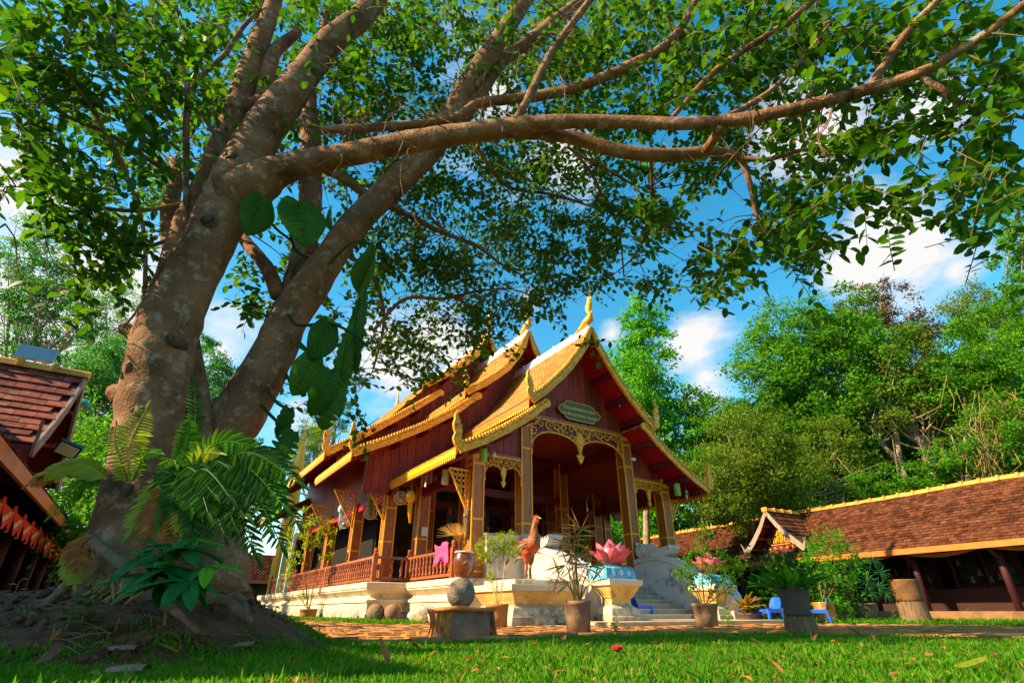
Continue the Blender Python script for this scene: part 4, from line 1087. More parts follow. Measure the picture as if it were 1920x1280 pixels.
for s_ in (-1, 1):
    mb = MB(); mb.tube([(.0, s_ * .085, .33), (-.005, s_ * .085, .2), (.0, s_ * .085, .03)], [.034, .025, .03], 8)
    for a in (-.5, 0, .5): mb.tube([(.0, s_ * .085, .03), (.06 * math.cos(a), s_ * .085 + .06 * math.sin(a), .03), (.13 * math.cos(a), s_ * .085 + .13 * math.sin(a), .008)], [.024, .017, .006], 6)
    mb.tube([(0, s_ * .085, .03), (-.07, s_ * .085, .01)], [.02, .006], 6); mb.tube([(-.01, s_ * .085, .12), (-.06, s_ * .085, .11)], [.014, .004], 5)
    put('leg', mb, M['leg'], RO, (0, 0, 0), smooth=True)
    # wing: overlapping quills fanned along the flank
    wg = MB(); wg.loft([[(-.02 + .12 * k_ * math.cos(g) - .05, s_ * (.155 + .018 * math.cos(g * .5)), .63 + .12 * k_ * math.sin(g)) for g in np.linspace(0, 6.28, 13)[:-1]] for k_ in (1, .75, .1)], 0, False)
    w_ = put('wing', wg, M['rooster'], RO, (0, 0, 0))
    for i in range(9):
        z0 = .70 - i * .020; x0 = .03 - i * .012; fm = MB()
        fm.tube([(x0, s_ * (.17 - i * .002), z0), (x0 - .17, s_ * (.185 - i * .004), z0 - .085), (x0 - .33 + i * .008, s_ * (.15 - i * .004), z0 - .20)], [.012, .018, .004], 5)
        put('quill', fm, M['feather_d'] if i % 2 else M['feather_l'], w_, (0, 0, 0))
mb = MB()
for i in range(11):
    a = -1 + .2 * i; L_ = random.uniform(.26, .36)
    mb.tube([(-.2, .03 * a, .55), (-.3, .06 * a, .52 + .02 * a), (-.2 - L_ * .8, .09 * a, .34 + .05 * a)], [.02, .026, .004], 5)
put('tail', mb, M['feather_d'], RO, (0, 0, 0), kind='stuff')
mb = MB(); cm = [(.13, 1.20), (.12, 1.26), (.145, 1.25), (.15, 1.29), (.175, 1.265), (.19, 1.295), (.205, 1.26), (.225, 1.265), (.235, 1.225), (.19, 1.22)]
mb.prism([(x, -.011, z) for x, z in cm], (0, .022, 0)); put('comb', mb, M['comb'], RO, (0, 0, 0))
mb = MB(); mb.tube([(.225, 0, 1.222), (.265, 0, 1.212), (.285, 0, 1.19)], [.02, .014, .003], 6); put('beak', mb, M['beak'], RO, (0, 0, 0), smooth=True)
mb = MB()
for s_ in (-1, 1): mb.tube([(.205, s_ * .018, 1.18), (.212, s_ * .02, 1.14), (.21, s_ * .018, 1.11)], [.016, .02, .006], 6)
put('wattles', mb, M['comb'], RO, (0, 0, 0), smooth=True)
for s_ in (-1, 1):
    mb = MB(); mb.lathe([(.001, -.011), (.011, 0), (.001, .011)], 8, (.195, s_ * .04, 1.21)); put('eye', mb, M['black'], RO, (0, 0, 0), smooth=True)

# ------------------------------------------------------------------ stone balls, plinths, leaning plank, boulder
def ball(px, py, rpx, z0, label, mt, fr='w', depth=None):
    p = ground(px, py + rpx, z0) if depth is None else at(px, py, depth)
    d = (p - Vector((0, 0, H))).y * math.cos(PITCH) + (p.z - H) * math.sin(PITCH)
    r = rpx * d / FPX * .97
    T = thing('stone_ball', label, 'stone ball', (p.x, p.y + r * .6, z0), group='carved stone balls')
    mb = MB(); n = 14
    mb.lathe([(max(r * math.sin(math.pi * i / n), .0005), r - r * math.cos(math.pi * i / n)) for i in range(n + 1)], 24, (p.x, p.y + r * .6, z0)); put('ball', mb, mt, T, smooth=True)
    return T, p, r
# block pedestal for the big ball, draped with faded orange cloth
bc = ground(858, 1196)
BX = thing('ball_plinth', 'dark concrete block draped with faded orange cloth under the large stone ball', 'plinth', (bc.x, bc.y + .28, 0))
a_ = R(14); cs_, sn_ = math.cos(a_), math.sin(a_)
def bxp(x, y, z): return (bc.x + x * cs_ - y * sn_, bc.y + .28 + x * sn_ + y * cs_, z)
def bxbox(x0, x1, y0, y1, z0, z1): mb = MB(); mb.prism([bxp(x0, y0, z0), bxp(x1, y0, z0), bxp(x1, y1, z0), bxp(x0, y1, z0)], (0, 0, z1 - z0)); return mb
put('block', bxbox(-.285, .285, -.22, .22, -.02, .235), M['stone2'], BX)
put('slab', bxbox(-.30, .30, -.235, .235, .236, .268), M['stone2'], BX)
OC = thing('orange_cloth', 'faded orange cloth tied round the dark block under the large ball', 'cloth', (bc.x, bc.y, .2))
for x0, x1, k_ in ((-.40, -.10, 0), (.27, .34, 1)):
    mb = MB(); nx, nz = 34, 10; vs = []
    for i in range(nx):
        s_ = i / (nx - 1)
        for j in range(nz):
            t = j / (nz - 1); w = 1 - .28 * math.sin(t * 2.4) + .03 * math.sin(s_ * 13)
            x = (x0 + x1) / 2 + (x0 - (x0 + x1) / 2 + (x1 - x0) * s_) * w; y = -.232 - .013 * math.sin(s_ * 41 + t * 3 + 2 * math.sin(s_ * 9)) - .009 * math.sin(s_ * 77 + t * 5) - .02 * t
            if k_: y = -.22 + .3 * s_; x = .31 + .02 * math.sin(s_ * 18) + .04 * t
            vs.append(bxp(x, y, .27 - t * (.22 + .05 * math.sin(s_ * 9) + .025 * math.sin(s_ * 31))))
    mb.add(vs, [(i * nz + j, (i + 1) * nz + j, (i + 1) * nz + j + 1, i * nz + j + 1) for i in range(nx - 1) for j in range(nz - 1)]); put('fold', mb, M['cloth_orange'], OC, smooth=True)
mb = MB(); mb.tube([bxp(-.33, -.25, .262), bxp(-.1, -.262, .275), bxp(.1, -.258, .27), bxp(.33, -.25, .262)], [.02, .028, .022, .02], 6, wob=.2); put('fold', mb, M['cloth_orange'], OC, smooth=True)
T_, p_, r_ = ball(851, 1118, 28.5, .268, 'large grey stone ball resting on the cloth draped block', M['stone'], depth=6.0)
bl = Vector(bxp(0.0, 0, 0)); T_.location = (bl.x - .01, bl.y, .268); T_.scale = (.93,) * 3
ball(700, 1150, 17, 0, 'left of two brown stone balls at the foot of the plinth', M['stone2'])
ball(732, 1150.5, 16.5, 0, 'right one of two brown stone balls beside the mossy boulder', M['stone2'])
ball(483, 1130, 10, .22, 'small dark stone ball far left by the pale marker stone', M['stone'])
g_ = ground(483, 1146)
def rock(name, label, cat, p, sz, mt, seed):
    r_ = random.Random(seed); T = thing(name, label, cat, p); mb = MB(); n = 9; rings = []
    for i in range(n + 1):
        f = math.pi * i / n; rings.append([(p[0] + sz[0] * math.sin(f) ** .8 * math.cos(g) * (1 + r_.uniform(-.13, .13)), p[1] + sz[1] * math.sin(f) ** .8 * math.sin(g) * (1 + r_.uniform(-.13, .13)), p[2] + sz[2] * (1 - math.cos(f)) / 2 * (1 + r_.uniform(-.05, .05))) for g in np.linspace(0, 2 * math.pi, 15)[:-1]])
    mb.loft(rings); put('stone', mb, mt, T, smooth=True); return T
p = ground(785, 1168); rock('boulder', 'rough pale limestone boulder behind the cloth draped block', 'boulder', (p.x + .05, p.y + .25, -.04), (.34, .24, .42), M['rock'], 3)
p = ground(815, 1170); rock('boulder', 'squat weathered stone between the boulder and the large ball', 'boulder', (p.x + .05, p.y + .3, -.04), (.24, .2, .38), M['rock'], 5)
p = ground(682, 1165); PK = thing('leaning_plank', 'weathered board leaning on the plinth beside the stone balls', 'board', (p.x, p.y, 0))
a = ground(648, 1164); b2 = at(686, 1112, (a - Vector((0, 0, H))).length * .93)
mb = MB(); mb.prism([(a.x - .02, a.y, 0), (a.x + .2, a.y - .05, 0), (a.x + .62, a.y + .42, .5), (a.x + .5, a.y + .46, .54)], (.02, .05, .02)); put('board', mb, M['grey_board'], PK)
p = ground(684, 1163); mb = MB(); mb.box(p.x - .12, p.x + .14, p.y, p.y + .2, -.02, .24); o = put('stone_block', mb, M['stain'], None); tag(o, 'low square stone block beside the leaning board', 'block')
p = ground(486, 1152); T = thing('marker_stone', 'pale rounded marker stone in front of the dark ball, far left', 'stone', (p.x, p.y, 0))
mb = MB(); ring = [(-.14, 0), (.14, 0), (.13, .35), (.07, .46), (-.07, .46), (-.13, .35)]; mb.prism([(p.x + x * 1.3 + .05, p.y - .3, z * 1.25) for x, z in ring], (0, .12, 0)); put('slab', mb, M['rock'], T)
p = ground(483, 1150); mb = MB(); mb.box(p.x - .35, p.x + .35, p.y + .2, p.y + .7, -.02, .22); o = put('stone_block', mb, M['stain'], None); tag(o, 'low dark base stone under the small far left ball', 'base stone')

# ------------------------------------------------------------------ things hung under the eaves
def lantern(px, py, v, label, mt, kind='cyl', k=1.0, u=None):
    c = on_u(px, py, u) if u else on_v(px, py, v)
    T = thing('paper_lantern', label, 'lantern', c, 'uv', 'lanterns hung under the eaves')
    mb = MB()
    if kind == 'cyl':
        mb.lathe([(.09 * k, -.2 * k), (.1 * k, -.19 * k), (.1 * k, .19 * k), (.09 * k, .2 * k)], 14, c); put('shade', mb, mt, T)
        mb = MB(); mb.tube([(c[0], c[1], c[2] + .2 * k), (c[0], c[1], c[2] + .5)], .006, 4); put('cord', mb, M['black'], T)
    else:
        mb.lathe([(.03, .2), (.07, .17), (.14, .08), (.15, 0), (.13, -.09), (.07, -.15), (.05, -.16)], 8, c); put('shade', mb, mt, T)
        mb = MB()
        for i in range(8):
            g = i * .785; mb.tube([(c[0] + .06 * math.cos(g), c[1] + .06 * math.sin(g), c[2] - .15), (c[0] + .05 * math.cos(g) + .02, c[1] + .05 * math.sin(g), c[2] - .45), (c[0] + .03 * math.cos(g) + .05, c[1] + .03 * math.sin(g), c[2] - .72)], [.022, .022, .006], 5)
        put('tail', mb, mt, T, kind='stuff')
        mb = MB(); mb.tube([(c[0], c[1], c[2] + .18), (c[0], c[1], c[2] + .6)], .006, 4)
        for i in range(4): mb.tube([(c[0] + .1 * math.cos(i * 1.57), c[1] + .1 * math.sin(i * 1.57), c[2] + .1), (c[0] + .11 * math.cos(i * 1.57), c[1] + .11 * math.sin(i * 1.57), c[2] + .25)], [.012, .002], 4)
        put('cord', mb, M['gold_plain'], T)
lantern(906, 852, 11.7, 'bright green cylinder lantern above the left corner column', M['lantern_green'])
lantern(835, 894, 0, 'pale green cylinder lantern inside the left aisle', M['lantern_pale'], u=6.25)
lantern(1270, 918, 11.75, 'green cylinder lantern under the right gable eave', M['lantern_green'])
lantern(770, 932, 0, 'large golden tassel lantern hung at the front left eave', M['gold_plain'], 'tas', u=5.9)
lantern(696, 928, 0, 'smaller yellow green tassel lantern second along the left eave', M['fern_yellow'], 'tas', u=5.6)
lantern(641, 955, 0, 'pale bluish tassel lantern third along the left eave', M['turq_pale'], 'tas', u=5.5)
def fan(px, py, u, label, mt):
    c = on_u(px, py, u); T = thing('wall_fan', label, 'fan', c, 'uv', 'wall fans on the left columns')
    mb = MB(); rot = Matrix.Rotation(R(25), 3, 'Y') @ Matrix.Rotation(R(-60), 3, 'X')
    pts = lambda r, z, n=20: [tuple(rot @ Vector((r * math.cos(g), r * math.sin(g), z)) + Vector(c)) for g in np.linspace(0, 2 * math.pi, n + 1)]
    for r, z in ((.2, 0), (.215, .03), (.2, .06), (.12, .08), (.12, -.02)): mb.tube(pts(r, z), .007, 4)
    for g in np.linspace(0, 2 * math.pi, 19)[:-1]:
        mb.tube([tuple(rot @ Vector((r * math.cos(g), r * math.sin(g), z)) + Vector(c)) for r, z in ((.04, .09), (.13, .085), (.205, .05), (.205, .0), (.13, -.03), (.04, -.03))], .004, 3)
    put('guard', mb, M['white_plastic'], T)
    mb = MB()
    for b in range(3):
        g0 = b * 2.094; mb.add([tuple(rot @ Vector((r * math.cos(g0 + a), r * math.sin(g0 + a), .03 + a * .03)) + Vector(c)) for r, a in ((.03, 0), (.03, .9), (.17, 1.0), (.18, .2))], [(0, 1, 2, 3)])
    put('blades', mb, M['fan_tan'], T)
    mb = MB(); q = [tuple(rot @ Vector((0, 0, z)) + Vector(c)) for z in (-.03, -.08, -.18, -.2)]; mb.tube(q, [.05, .07, .065, .03], 12); mb.tube([q[2], (c[0] + .12, c[1] + .1, c[2] - .12), (c[0] + .3, c[1] + .12, c[2] - .14)], .02, 6); put('motor', mb, mt, T, smooth=True)
fan(752, 934, 6.1, 'tan wall fan nearest the golden lantern', M['fan_tan']); fan(695, 962, 5.75, 'white wall fan with tan motor, middle column', M['fan_tan']); fan(645, 980, 5.55, 'grey wall fan on the column beyond the middle one', M['grey_metal'])
for px, py, v in ((1162, 759, 11.8), (1205, 837, 11.9), (798, 909, 13.6), (1101, 955, 14.0)):
    c = on_v(px, py, v); T = thing('light_bulb', {1162: 'white bulb high under the right soffit', 1205: 'white bulb low under the right soffit', 798: 'small bell shaped lamp in the left aisle', 1101: 'white bulb holder hanging inside the hall'}[px], 'lamp', c, 'uv')
    mb = MB(); mb.lathe([(.005, -.06), (.03, -.045), (.035, -.02), (.02, .02)], 10, c); put('bulb', mb, M['white_plastic'], T, smooth=True)
    mb = MB(); mb.lathe([(.022, .02), (.022, .07), (.005, .08), (.005, .3)], 8, c); put('holder', mb, M['white_plastic'], T)
c = on_v(926, 852, 12.2); T = thing('pendant_lamp', 'small dark blue pendant lamp above the left side arch', 'lamp', c, 'uv'); mb = MB(); mb.lathe([(.02, -.06), (.05, -.05), (.06, 0), (.04, .06), (.006, .08), (.006, .2)], 10, c); put('shade', mb, M['bluedeco'], T, smooth=True)
c = on_v(1287, 922, 11.8); T = thing('wind_bell', 'small wind bell with heart shaped clapper under the right eave', 'bell', c, 'uv'); mb = MB(); mb.lathe([(.06, -.05), (.05, 0), (.03, .06), (.005, .08), (.005, .35)], 10, c); put('bell', mb, M['turq_pale'], T, smooth=True)
mb = MB(); mb.prism([(c[0] + x, c[1], c[2] - .12 + z) for x, z in ((0, -.14), (.06, -.02), (.05, .05), (0, .03), (-.05, .05), (-.06, -.02))], (0, .008, 0)); put('clapper', mb, M['lantern_pale'], T)
# notices
def notice(u, v, z, w, h, label, parts):
    T = thing('notice', label, 'notice', (u, v, z), 'uv'); mb = MB(); mb.box(u - w / 2, u + w / 2, v, v + .006, z - h / 2, z + h / 2); put('sheet', mb, M['paper'], T); return T
T = notice(UC + 2.05 + .02, FV - .035, 1.98, .13, .26, 'small white no smoking notice on the right inner column', 1)
c = (UC + 2.07, FV - .037, 2.02); mb = MB(); mb.tube([(c[0] + .045 * math.cos(g), c[1], c[2] + .045 * math.sin(g)) for g in np.linspace(0, 6.2832, 17)], .007, 4); mb.tube([(c[0] - .03, c[1], c[2] + .03), (c[0] + .03, c[1], c[2] - .03)], .007, 4); put('prohibition_ring', mb, M['red_sign'], T)
mb = MB(); mb.box(c[0] - .03, c[0] + .02, c[1] - .004, c[1] + .002, c[2] - .005, c[2] + .005); put('cigarette', mb, M['black'], T)
mb = MB(); [mb.box(c[0] - .045, c[0] + .045, c[1] - .003, c[1] + .002, c[2] - .09 - .02 * i, c[2] - .08 - .02 * i) for i in range(2)]; put('print', mb, M['black'], T)
p = on_v(796, 996, 15.75); notice(p[0], 15.75, p[2], .2, .26, 'pale paper notice on a column inside the left aisle', 0)
p = on_v(1187, 861, 12.2); T = thing('floodlight', 'small white floodlight on the right inner column', 'lamp', p, 'uv'); mb = MB(); mb.cbox(p, (.14, .1, .09)); put('housing', mb, M['white_plastic'], T)
mb = MB(); mb.tube([(p[0] - .1, p[1] + .1, p[2] + .03), (p[0], p[1] + .04, p[2])], .012, 5); put('arm', mb, M['grey_metal'], T)
# pale blue poles at the far end of the plinth
for px in (523, 538):
    p = on_u(px, 1090, 5.25); T = thing('metal_pole', 'pale blue pole at the far end of the plinth, ' + ('left' if px == 523 else 'right') + ' of the two', 'pole', (p[0], p[1], .9), 'uv')
    mb = MB(); mb.box(p[0] - .07, p[0] + .07, p[1] - .07, p[1] + .07, .9, 3.4); put('shaft', mb, M['turq_pale'], T)
    mb = MB(); mb.box(p[0] - .12, p[0] + .12, p[1] - .12, p[1] + .12, .9, .98); put('foot_plate', mb, M['grey_metal'], T)
# gilded spire far behind
p = at(555, 900, 34.0); T = thing('gilded_spire', 'slender golden stupa spire rising far behind the pavilion', 'spire', (p.x, p.y, 0))
k_ = 1.0; z0 = p.z
mb = MB(); mb.lathe([(.5, 0), (.5, z0 * .4), (.4, z0 * .4), (.4, z0 * .7), (.5, z0 * .75)], 8, (p.x, p.y, 0)); put('base', mb, M['gold_plain'], T)
mb = MB(); mb.lathe([(.5, z0 * .75), (.42, z0 - .6), (.5, z0 - .3), (.42, z0 + .1), (.5, z0 + .5), (.3, z0 + 1.1), (.2, z0 + 2.0), (.22, z0 + 2.1), (.1, z0 + 2.6)], 10, (p.x, p.y, 0)); put('bell', mb, M['gold_plain'], T)
mb = MB(); mb.lathe([(.1, z0 + 2.6), (.22, z0 + 2.75), (.08, z0 + 2.95), (.14, z0 + 3.05), (.05, z0 + 3.3), (.03, z0 + 4.6)], 8, (p.x, p.y, 0)); put('finial', mb, M['gold_plain'], T)
# ------------------------------------------------------------------ cloister galleries
def tile_field(parent, e0, along, up, n, rows, ncol, ex, w, mt, nsingle, name='roof_tile', single_sort=None, skip=None, cut=None, th=.014, gap=.97):
    """tiles on a slope: e0 = lower start corner, along / up = unit vectors in the slope, n = its normal"""
    e0, along, up, n = (np.array(x, float) for x in (e0, along, up, n))
    tilt = .13; u2 = norm(up * math.cos(tilt) - n * math.sin(tilt)); n2 = norm(n * math.cos(tilt) + up * math.sin(tilt))
    cen = []
    for r_ in range(rows):
        for c_ in range(ncol):
            s_ = (c_ + (.5 if r_ % 2 else 0)) * w
            if cut is not None and not cut(s_, (r_ + .5) * ex): continue
            cen.append(e0 + along * s_ + up * (r_ + .5) * ex + n * (.02 + random.uniform(-.004, .006)) + along * random.uniform(-.006, .006))
    cen = np.array(cen)
    org = np.array(ORG[parent])
    key = np.array([single_sort(c) for c in cen]) if single_sort else np.arange(len(cen))
    order = np.argsort(key); first, rest = order[:nsingle], order[nsingle:]
    mb = MB(); mb.box(-w * gap / 2, w * gap / 2, -ex * .62, ex * .62, -th, th); me = mb.mesh(name, mt)
    Rm = Matrix((Vector(u2).cross(Vector(n2)), Vector(u2), Vector(n2))).transposed()
    for i in first:
        o = put(name, me, None, parent, tuple(cen[i])); o.rotation_euler = (Rm @ Matrix.Rotation(random.uniform(-.02, .02), 3, 'Z') @ Matrix.Rotation(random.uniform(-.025, .02), 3, 'X')).to_euler()
    if len(rest):
        k = len(rest); j = rng.normal(0, .012, (k, 1))
        V, F = boxes_np(cen[rest] - org, np.broadcast_to(along, (k, 3)), norm(np.broadcast_to(u2, (k, 3)) + n * j), np.broadcast_to(n2, (k, 3)), (w * gap / 2, ex * .62, th))
        o = link(bpy.data.objects.new('roof_tiling', npmesh('roof_tiling', V, [F], mt))); o.parent = parent; o['kind'] = 'stuff'

# --- right gallery (frame 'cl'); its eave faces the court
RG = thing('cloister_gallery', 'long low gallery with weathered tiled roof and orange fascia along the right', 'building', (21.5, 8, 0), 'cl')
EU, EZ, RU, RZ, VA, VB = 19.5, 2.04, 21.9, 4.02, 2.0, 27.0
sl = Vector((RU - EU, 0, RZ - EZ)); SL = sl.length; up_ = tuple(sl / SL); n_ = (-up_[2], 0, up_[0])
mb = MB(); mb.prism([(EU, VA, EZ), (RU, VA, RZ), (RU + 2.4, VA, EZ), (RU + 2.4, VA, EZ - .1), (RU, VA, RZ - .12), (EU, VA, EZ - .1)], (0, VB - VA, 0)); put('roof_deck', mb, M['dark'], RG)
tile_field(RG, (EU - .05, VA, EZ), (0, 1, 0), up_, n_, 20, int((VB - VA) / .21), SL / 20, .21, M['tile2'], 300,
           single_sort=lambda c: 0 if 6.2 < c[1] < 13.4 else 9, cut=lambda s_, r_: not (abs(VA + s_ - 15.0) < 1.25 * (1 - (r_ - .35) / 2.7) and r_ > .35))
# ridge caps
mb = MB(); mb.prism([(-.12, -.27, -.06), (-.07, -.27, .05), (0, -.27, .085), (.07, -.27, .05), (.12, -.27, -.06)], (0, .53, 0)); mb.box(-.13, .13, .2, .27, -.06, .1); rc = mb.mesh('ridge_tile', M['ridge'])
v = VA
while v < VB:
    put('ridge_tile', rc, None, RG, (RU, v, RZ + .05 + .02 * math.sin(v * .9)), (random.uniform(-.03, .03), 0, random.uniform(-.03, .03))); v += .52
mb = MB(); mb.box(EU - .09, EU - .03, VA, VB, EZ - .17, EZ + .0); put('fascia', mb, M['orange'], RG)
mb = MB(); mb.box(19.35, 19.6, VA, VB, 0, .25); mb.box(19.6, 24.2, VA, VB, 0, .22); put('plinth', mb, M['tan_kerb'], RG)
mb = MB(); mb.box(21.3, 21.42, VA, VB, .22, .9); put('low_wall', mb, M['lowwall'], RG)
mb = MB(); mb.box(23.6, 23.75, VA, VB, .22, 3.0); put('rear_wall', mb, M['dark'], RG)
for i, v in enumerate(np.arange(3.4, 26, 2.35)):
    mb = MB(); mb.lathe([(.1, .22), (.1, 2.15)], 10, (20.15, v, 0)); po = put('post', mb, M['purple_post'], RG, smooth=True)
    mb = MB(); mb.prism([(20.15, v - .04, 1.55), (20.15, v - .04, 1.7), (19.6, v - .04, 2.03), (19.6, v - .04, 1.93)], (0, .08, 0)); put('strut', mb, M['purple_post'], po)
    mb = MB(); mb.box(21.5, 21.64, v + .1, v + .3, .22, 2.4); put('inner_post', mb, M['dark'], RG)
    # glazed show cases between the posts
    mb = MB(); mb.box(22.3, 22.33, v + .4, v + 2.3, .95, 2.15); ca = put('show_case', mb, M['glassdark'], RG)
    mb = MB()
    for a, b, c_, d in ((v + .38, v + .43, .92, 2.18), (v + 2.27, v + 2.32, .92, 2.18), (v + 1.33, v + 1.37, .95, 2.15)): mb.box(22.24, 22.3, a, b, c_, d)
    mb.box(22.24, 22.3, v + .38, v + 2.32, .9, .95); mb.box(22.24, 22.3, v + .38, v + 2.32, 2.15, 2.2); put('case_frame', mb, M['beam'], ca)
    for q in range(7):
        a, z = v + .5 + .26 * q, 1.0 + .85 * random.random(); mb = MB(); mb.lathe([(.07, 0), (.06, .06), (.03, .1), (.045, .15), (.03, .19), (.005, .21)], 7, (22.26, a, z), sx=.4); put('figurine', mb, M['leg'], ca)
    # louvred vent strip beside each case
    for q in range(10): mb = MB(); mb.box(22.02, 22.06, v + .34, v + .5, 1.2 + q * .075, 1.225 + q * .075); put('slat', mb, M['grey_board'], RG)
    # orange cloth swags under the fascia
    mb = MB()
    for j, dz in ((0, 0), (1, .05), (2, .09)):
        pts = [(EU + .12, v + 2.35 * t + .1, EZ - .12 - (.17 - dz) * math.sin(math.pi * t) - dz * .1) for t in np.linspace(0, .9, 12)]
        mb.tube(pts, .018, 5)
    put('swag', mb, M['orange'], RG, smooth=True)
# gable dormer over the entrance, with grey bargeboards
def dormer(T, fr_u, vc, za, hw, ze, depth, sgn, tile_m, board_m, nsing, tw=.22, rows=9, ped=True, seen=-1):
    """fr_u: gable plane; sgn: +1 if the dormer runs back towards +u"""
    for s_ in (-1, 1):
        prof = [(0, za), (hw * .3, za - (za - ze) * .38), (hw * .65, za - (za - ze) * .72), (hw, ze)]
        top = prof; und = [(a, b - .09) for a, b in prof]
        ring = [(fr_u, vc + s_ * a, b) for a, b in top] + [(fr_u, vc + s_ * a, b) for a, b in und[::-1]]
        mb = MB(); mb.prism(ring, (sgn * depth, 0, 0)); put('dormer_deck', mb, M['beam'], T)
        bt = [(a + .02, b + .05) for a, b in prof] + [(hw + .06, ze + .02)]; bb = [(a * .96, b - .17) for a, b in prof] + [(hw + .0, ze - .16)]
        mb = MB(); mb.prism([(fr_u, vc + s_ * a, b) for a, b in bt] + [(fr_u, vc + s_ * a, b) for a, b in bb[::-1]], (-sgn * .045, 0, 0)); bo = put('bargeboard', mb, board_m, T)
        mb = MB(); mb.prism([(fr_u - sgn * .01, vc + s_ * (hw + a), ze + b) for a, b in ((-.1, -.16), (.02, -.16), (.09, -.05), (.11, .1), (.2, .33), (.06, .12), (-.02, .0))], (-sgn * .04, 0, 0)); put('horn', mb, board_m, bo)
        for r_ in range(3):
            a = hw * (.2 + .3 * r_); z = float(np.interp(a, [p[0] for p in prof], [p[1] for p in prof])) - .14
            mb = MB(); mb.box(min(fr_u, fr_u + sgn * .55), max(fr_u, fr_u + sgn * .55), vc + s_ * a - .03, vc + s_ * a + .03, z - .06, z); put('batten', mb, M['wood'], T)
        # tiles, course by course
        P = np.array(prof); sg_ = np.linalg.norm(np.diff(P, axis=0), axis=1); S = np.concatenate([[0], np.cumsum(sg_)]); ex = S[-1] / rows
        mbt = MB(); mbt.box(-tw * .485, tw * .485, -ex * .62, ex * .62, -.014, .014); me = mbt.mesh('roof_tile', tile_m)
        rv = []
        for r_ in range(rows):
            s0 = (r_ + .5) * ex; k_ = min(np.searchsorted(S, s0), len(S) - 1); t = (P[k_] - P[k_ - 1]) / sg_[k_ - 1]; nn = np.array([-t[1], t[0]])
            a = np.interp(s0, S, P[:, 0]); z = np.interp(s0, S, P[:, 1]); t2 = t * math.cos(.12) + nn * math.sin(.12); n2 = np.array([-t2[1], t2[0]])
            for c_ in range(int(depth / tw)):
                uu_ = fr_u + sgn * (.05 + (c_ + (.75 if r_ % 2 else .25)) * tw)
                c = (uu_, vc + s_ * (a + nn[0] * .025), z + nn[1] * .025 + random.uniform(-.004, .004))
                x, y, zz = Vector((1, 0, 0)), Vector((0, s_ * t2[0], t2[1])), Vector((0, s_ * n2[0], n2[1]))
                if s_ < 0: x = -x
                if (s_ == seen) and nsing > 0:
                    o = put('roof_tile', me, None, T, c); o.rotation_euler = Matrix((x, y, zz)).transposed().to_euler()
                else: rv.append((c, x, y, zz))
        if rv:
            V, F = boxes_np(np.array([r[0] for r in rv]) - np.array(ORG[T]), np.array([r[1] for r in rv]), np.array([r[2] for r in rv]), np.array([r[3] for r in rv]), (tw * .485, ex * .62, .014))
            o = link(bpy.data.objects.new('roof_tiling', npmesh('roof_tiling', V, [F], tile_m))); o.parent = T; o['kind'] = 'stuff'
    u = fr_u + sgn * .2
    for i in range(int(depth / .5)):
        o = put('ridge_tile', rc, None, T, (u + sgn * .5 * i, vc, za + .05)); o.rotation_euler = (0, random.uniform(-.02, .02), math.pi / 2)
    if ped:
        mb = MB(); pu = fr_u + sgn * .5
        mb.prism([(pu, vc - hw * .92, ze - .12), (pu, vc + hw * .92, ze - .12), (pu, vc + hw * .6, za - (za - ze) * .66), (pu, vc, za - .12), (pu, vc - hw * .6, za - (za - ze) * .66)], (sgn * .03, 0, 0)); put('pediment', mb, M['maroon'], T)
dormer(RG, 19.38, 15.0, 3.9, 1.33, 2.45, 2.4, 1, M['tile2'], M['grey_board'], 1)
text('จุธ', .42, (19.86, 15.0, 3.12), (math.pi / 2, 0, -math.pi / 2), M['gold_plain'], RG); text('กาฬสินธุ์', .36, (19.86, 15.0, 2.82), (math.pi / 2, 0, -math.pi / 2), M['gold_plain'], RG)
mb = MB(); mb.tube([(19.86, 14.45, 2.9), (19.86, 14.5, 2.68), (19.86, 14.65, 2.64), (19.86, 15.4, 2.64), (19.86, 15.52, 2.7), (19.86, 15.55, 2.85)], .014, 5); put('border', mb, M['gold_plain'], RG)
for i in range(7):
    mb = MB(); g0 = 14.2 + i * .27
    for g in np.linspace(0, math.pi, 4)[:-1]: mb.tube([(19.86, g0 + .06 * math.cos(g), 2.52 + .06 * math.sin(g)), (19.86, g0 - .06 * math.cos(g), 2.52 - .06 * math.sin(g))], .012, 4)
    put('star_flower', mb, M['gold_plain'], RG)

# --- left gallery
LG = thing('cloister_gallery', 'left gallery with orange fascia, red tiled gable and cloth swags under the eave', 'building', (-4.0, 12, 0), 'uv')
EU, EZ, RU, RZ, VA, VB = -2.2, 2.3, -4.9, 4.5, 4.0, 44.0
mb = MB(); mb.prism([(EU, VA, EZ), (RU, VA, RZ), (RU - 2.7, VA, EZ), (RU - 2.7, VA, EZ - .1), (RU, VA, RZ - .12), (EU, VA, EZ - .1)], (0, VB - VA, 0)); put('roof_deck', mb, M['dark'], LG)
sl = Vector((RU - EU, 0, RZ - EZ)); SL = sl.length; up_ = tuple(sl / SL)
tile_field(LG, (EU + .06, VA, EZ), (0, 1, 0), up_, (up_[2], 0, -up_[0]), 18, int((VB - VA) / .23), SL / 18, .23, M['tile2'], 0)
mb = MB(); mb.box(EU + .03, EU + .09, VA, VB, EZ - .22, EZ - .0); put('fascia', mb, M['orange'], LG)
mb = MB(); mb.box(-7.6, -2.75, VA, VB, 0, .2); put('plinth', mb, M['tan_kerb'], LG)
mb = MB(); mb.box(-6.6, -6.45, VA, VB, .2, 3.2); put('rear_wall', mb, M['dark'], LG)
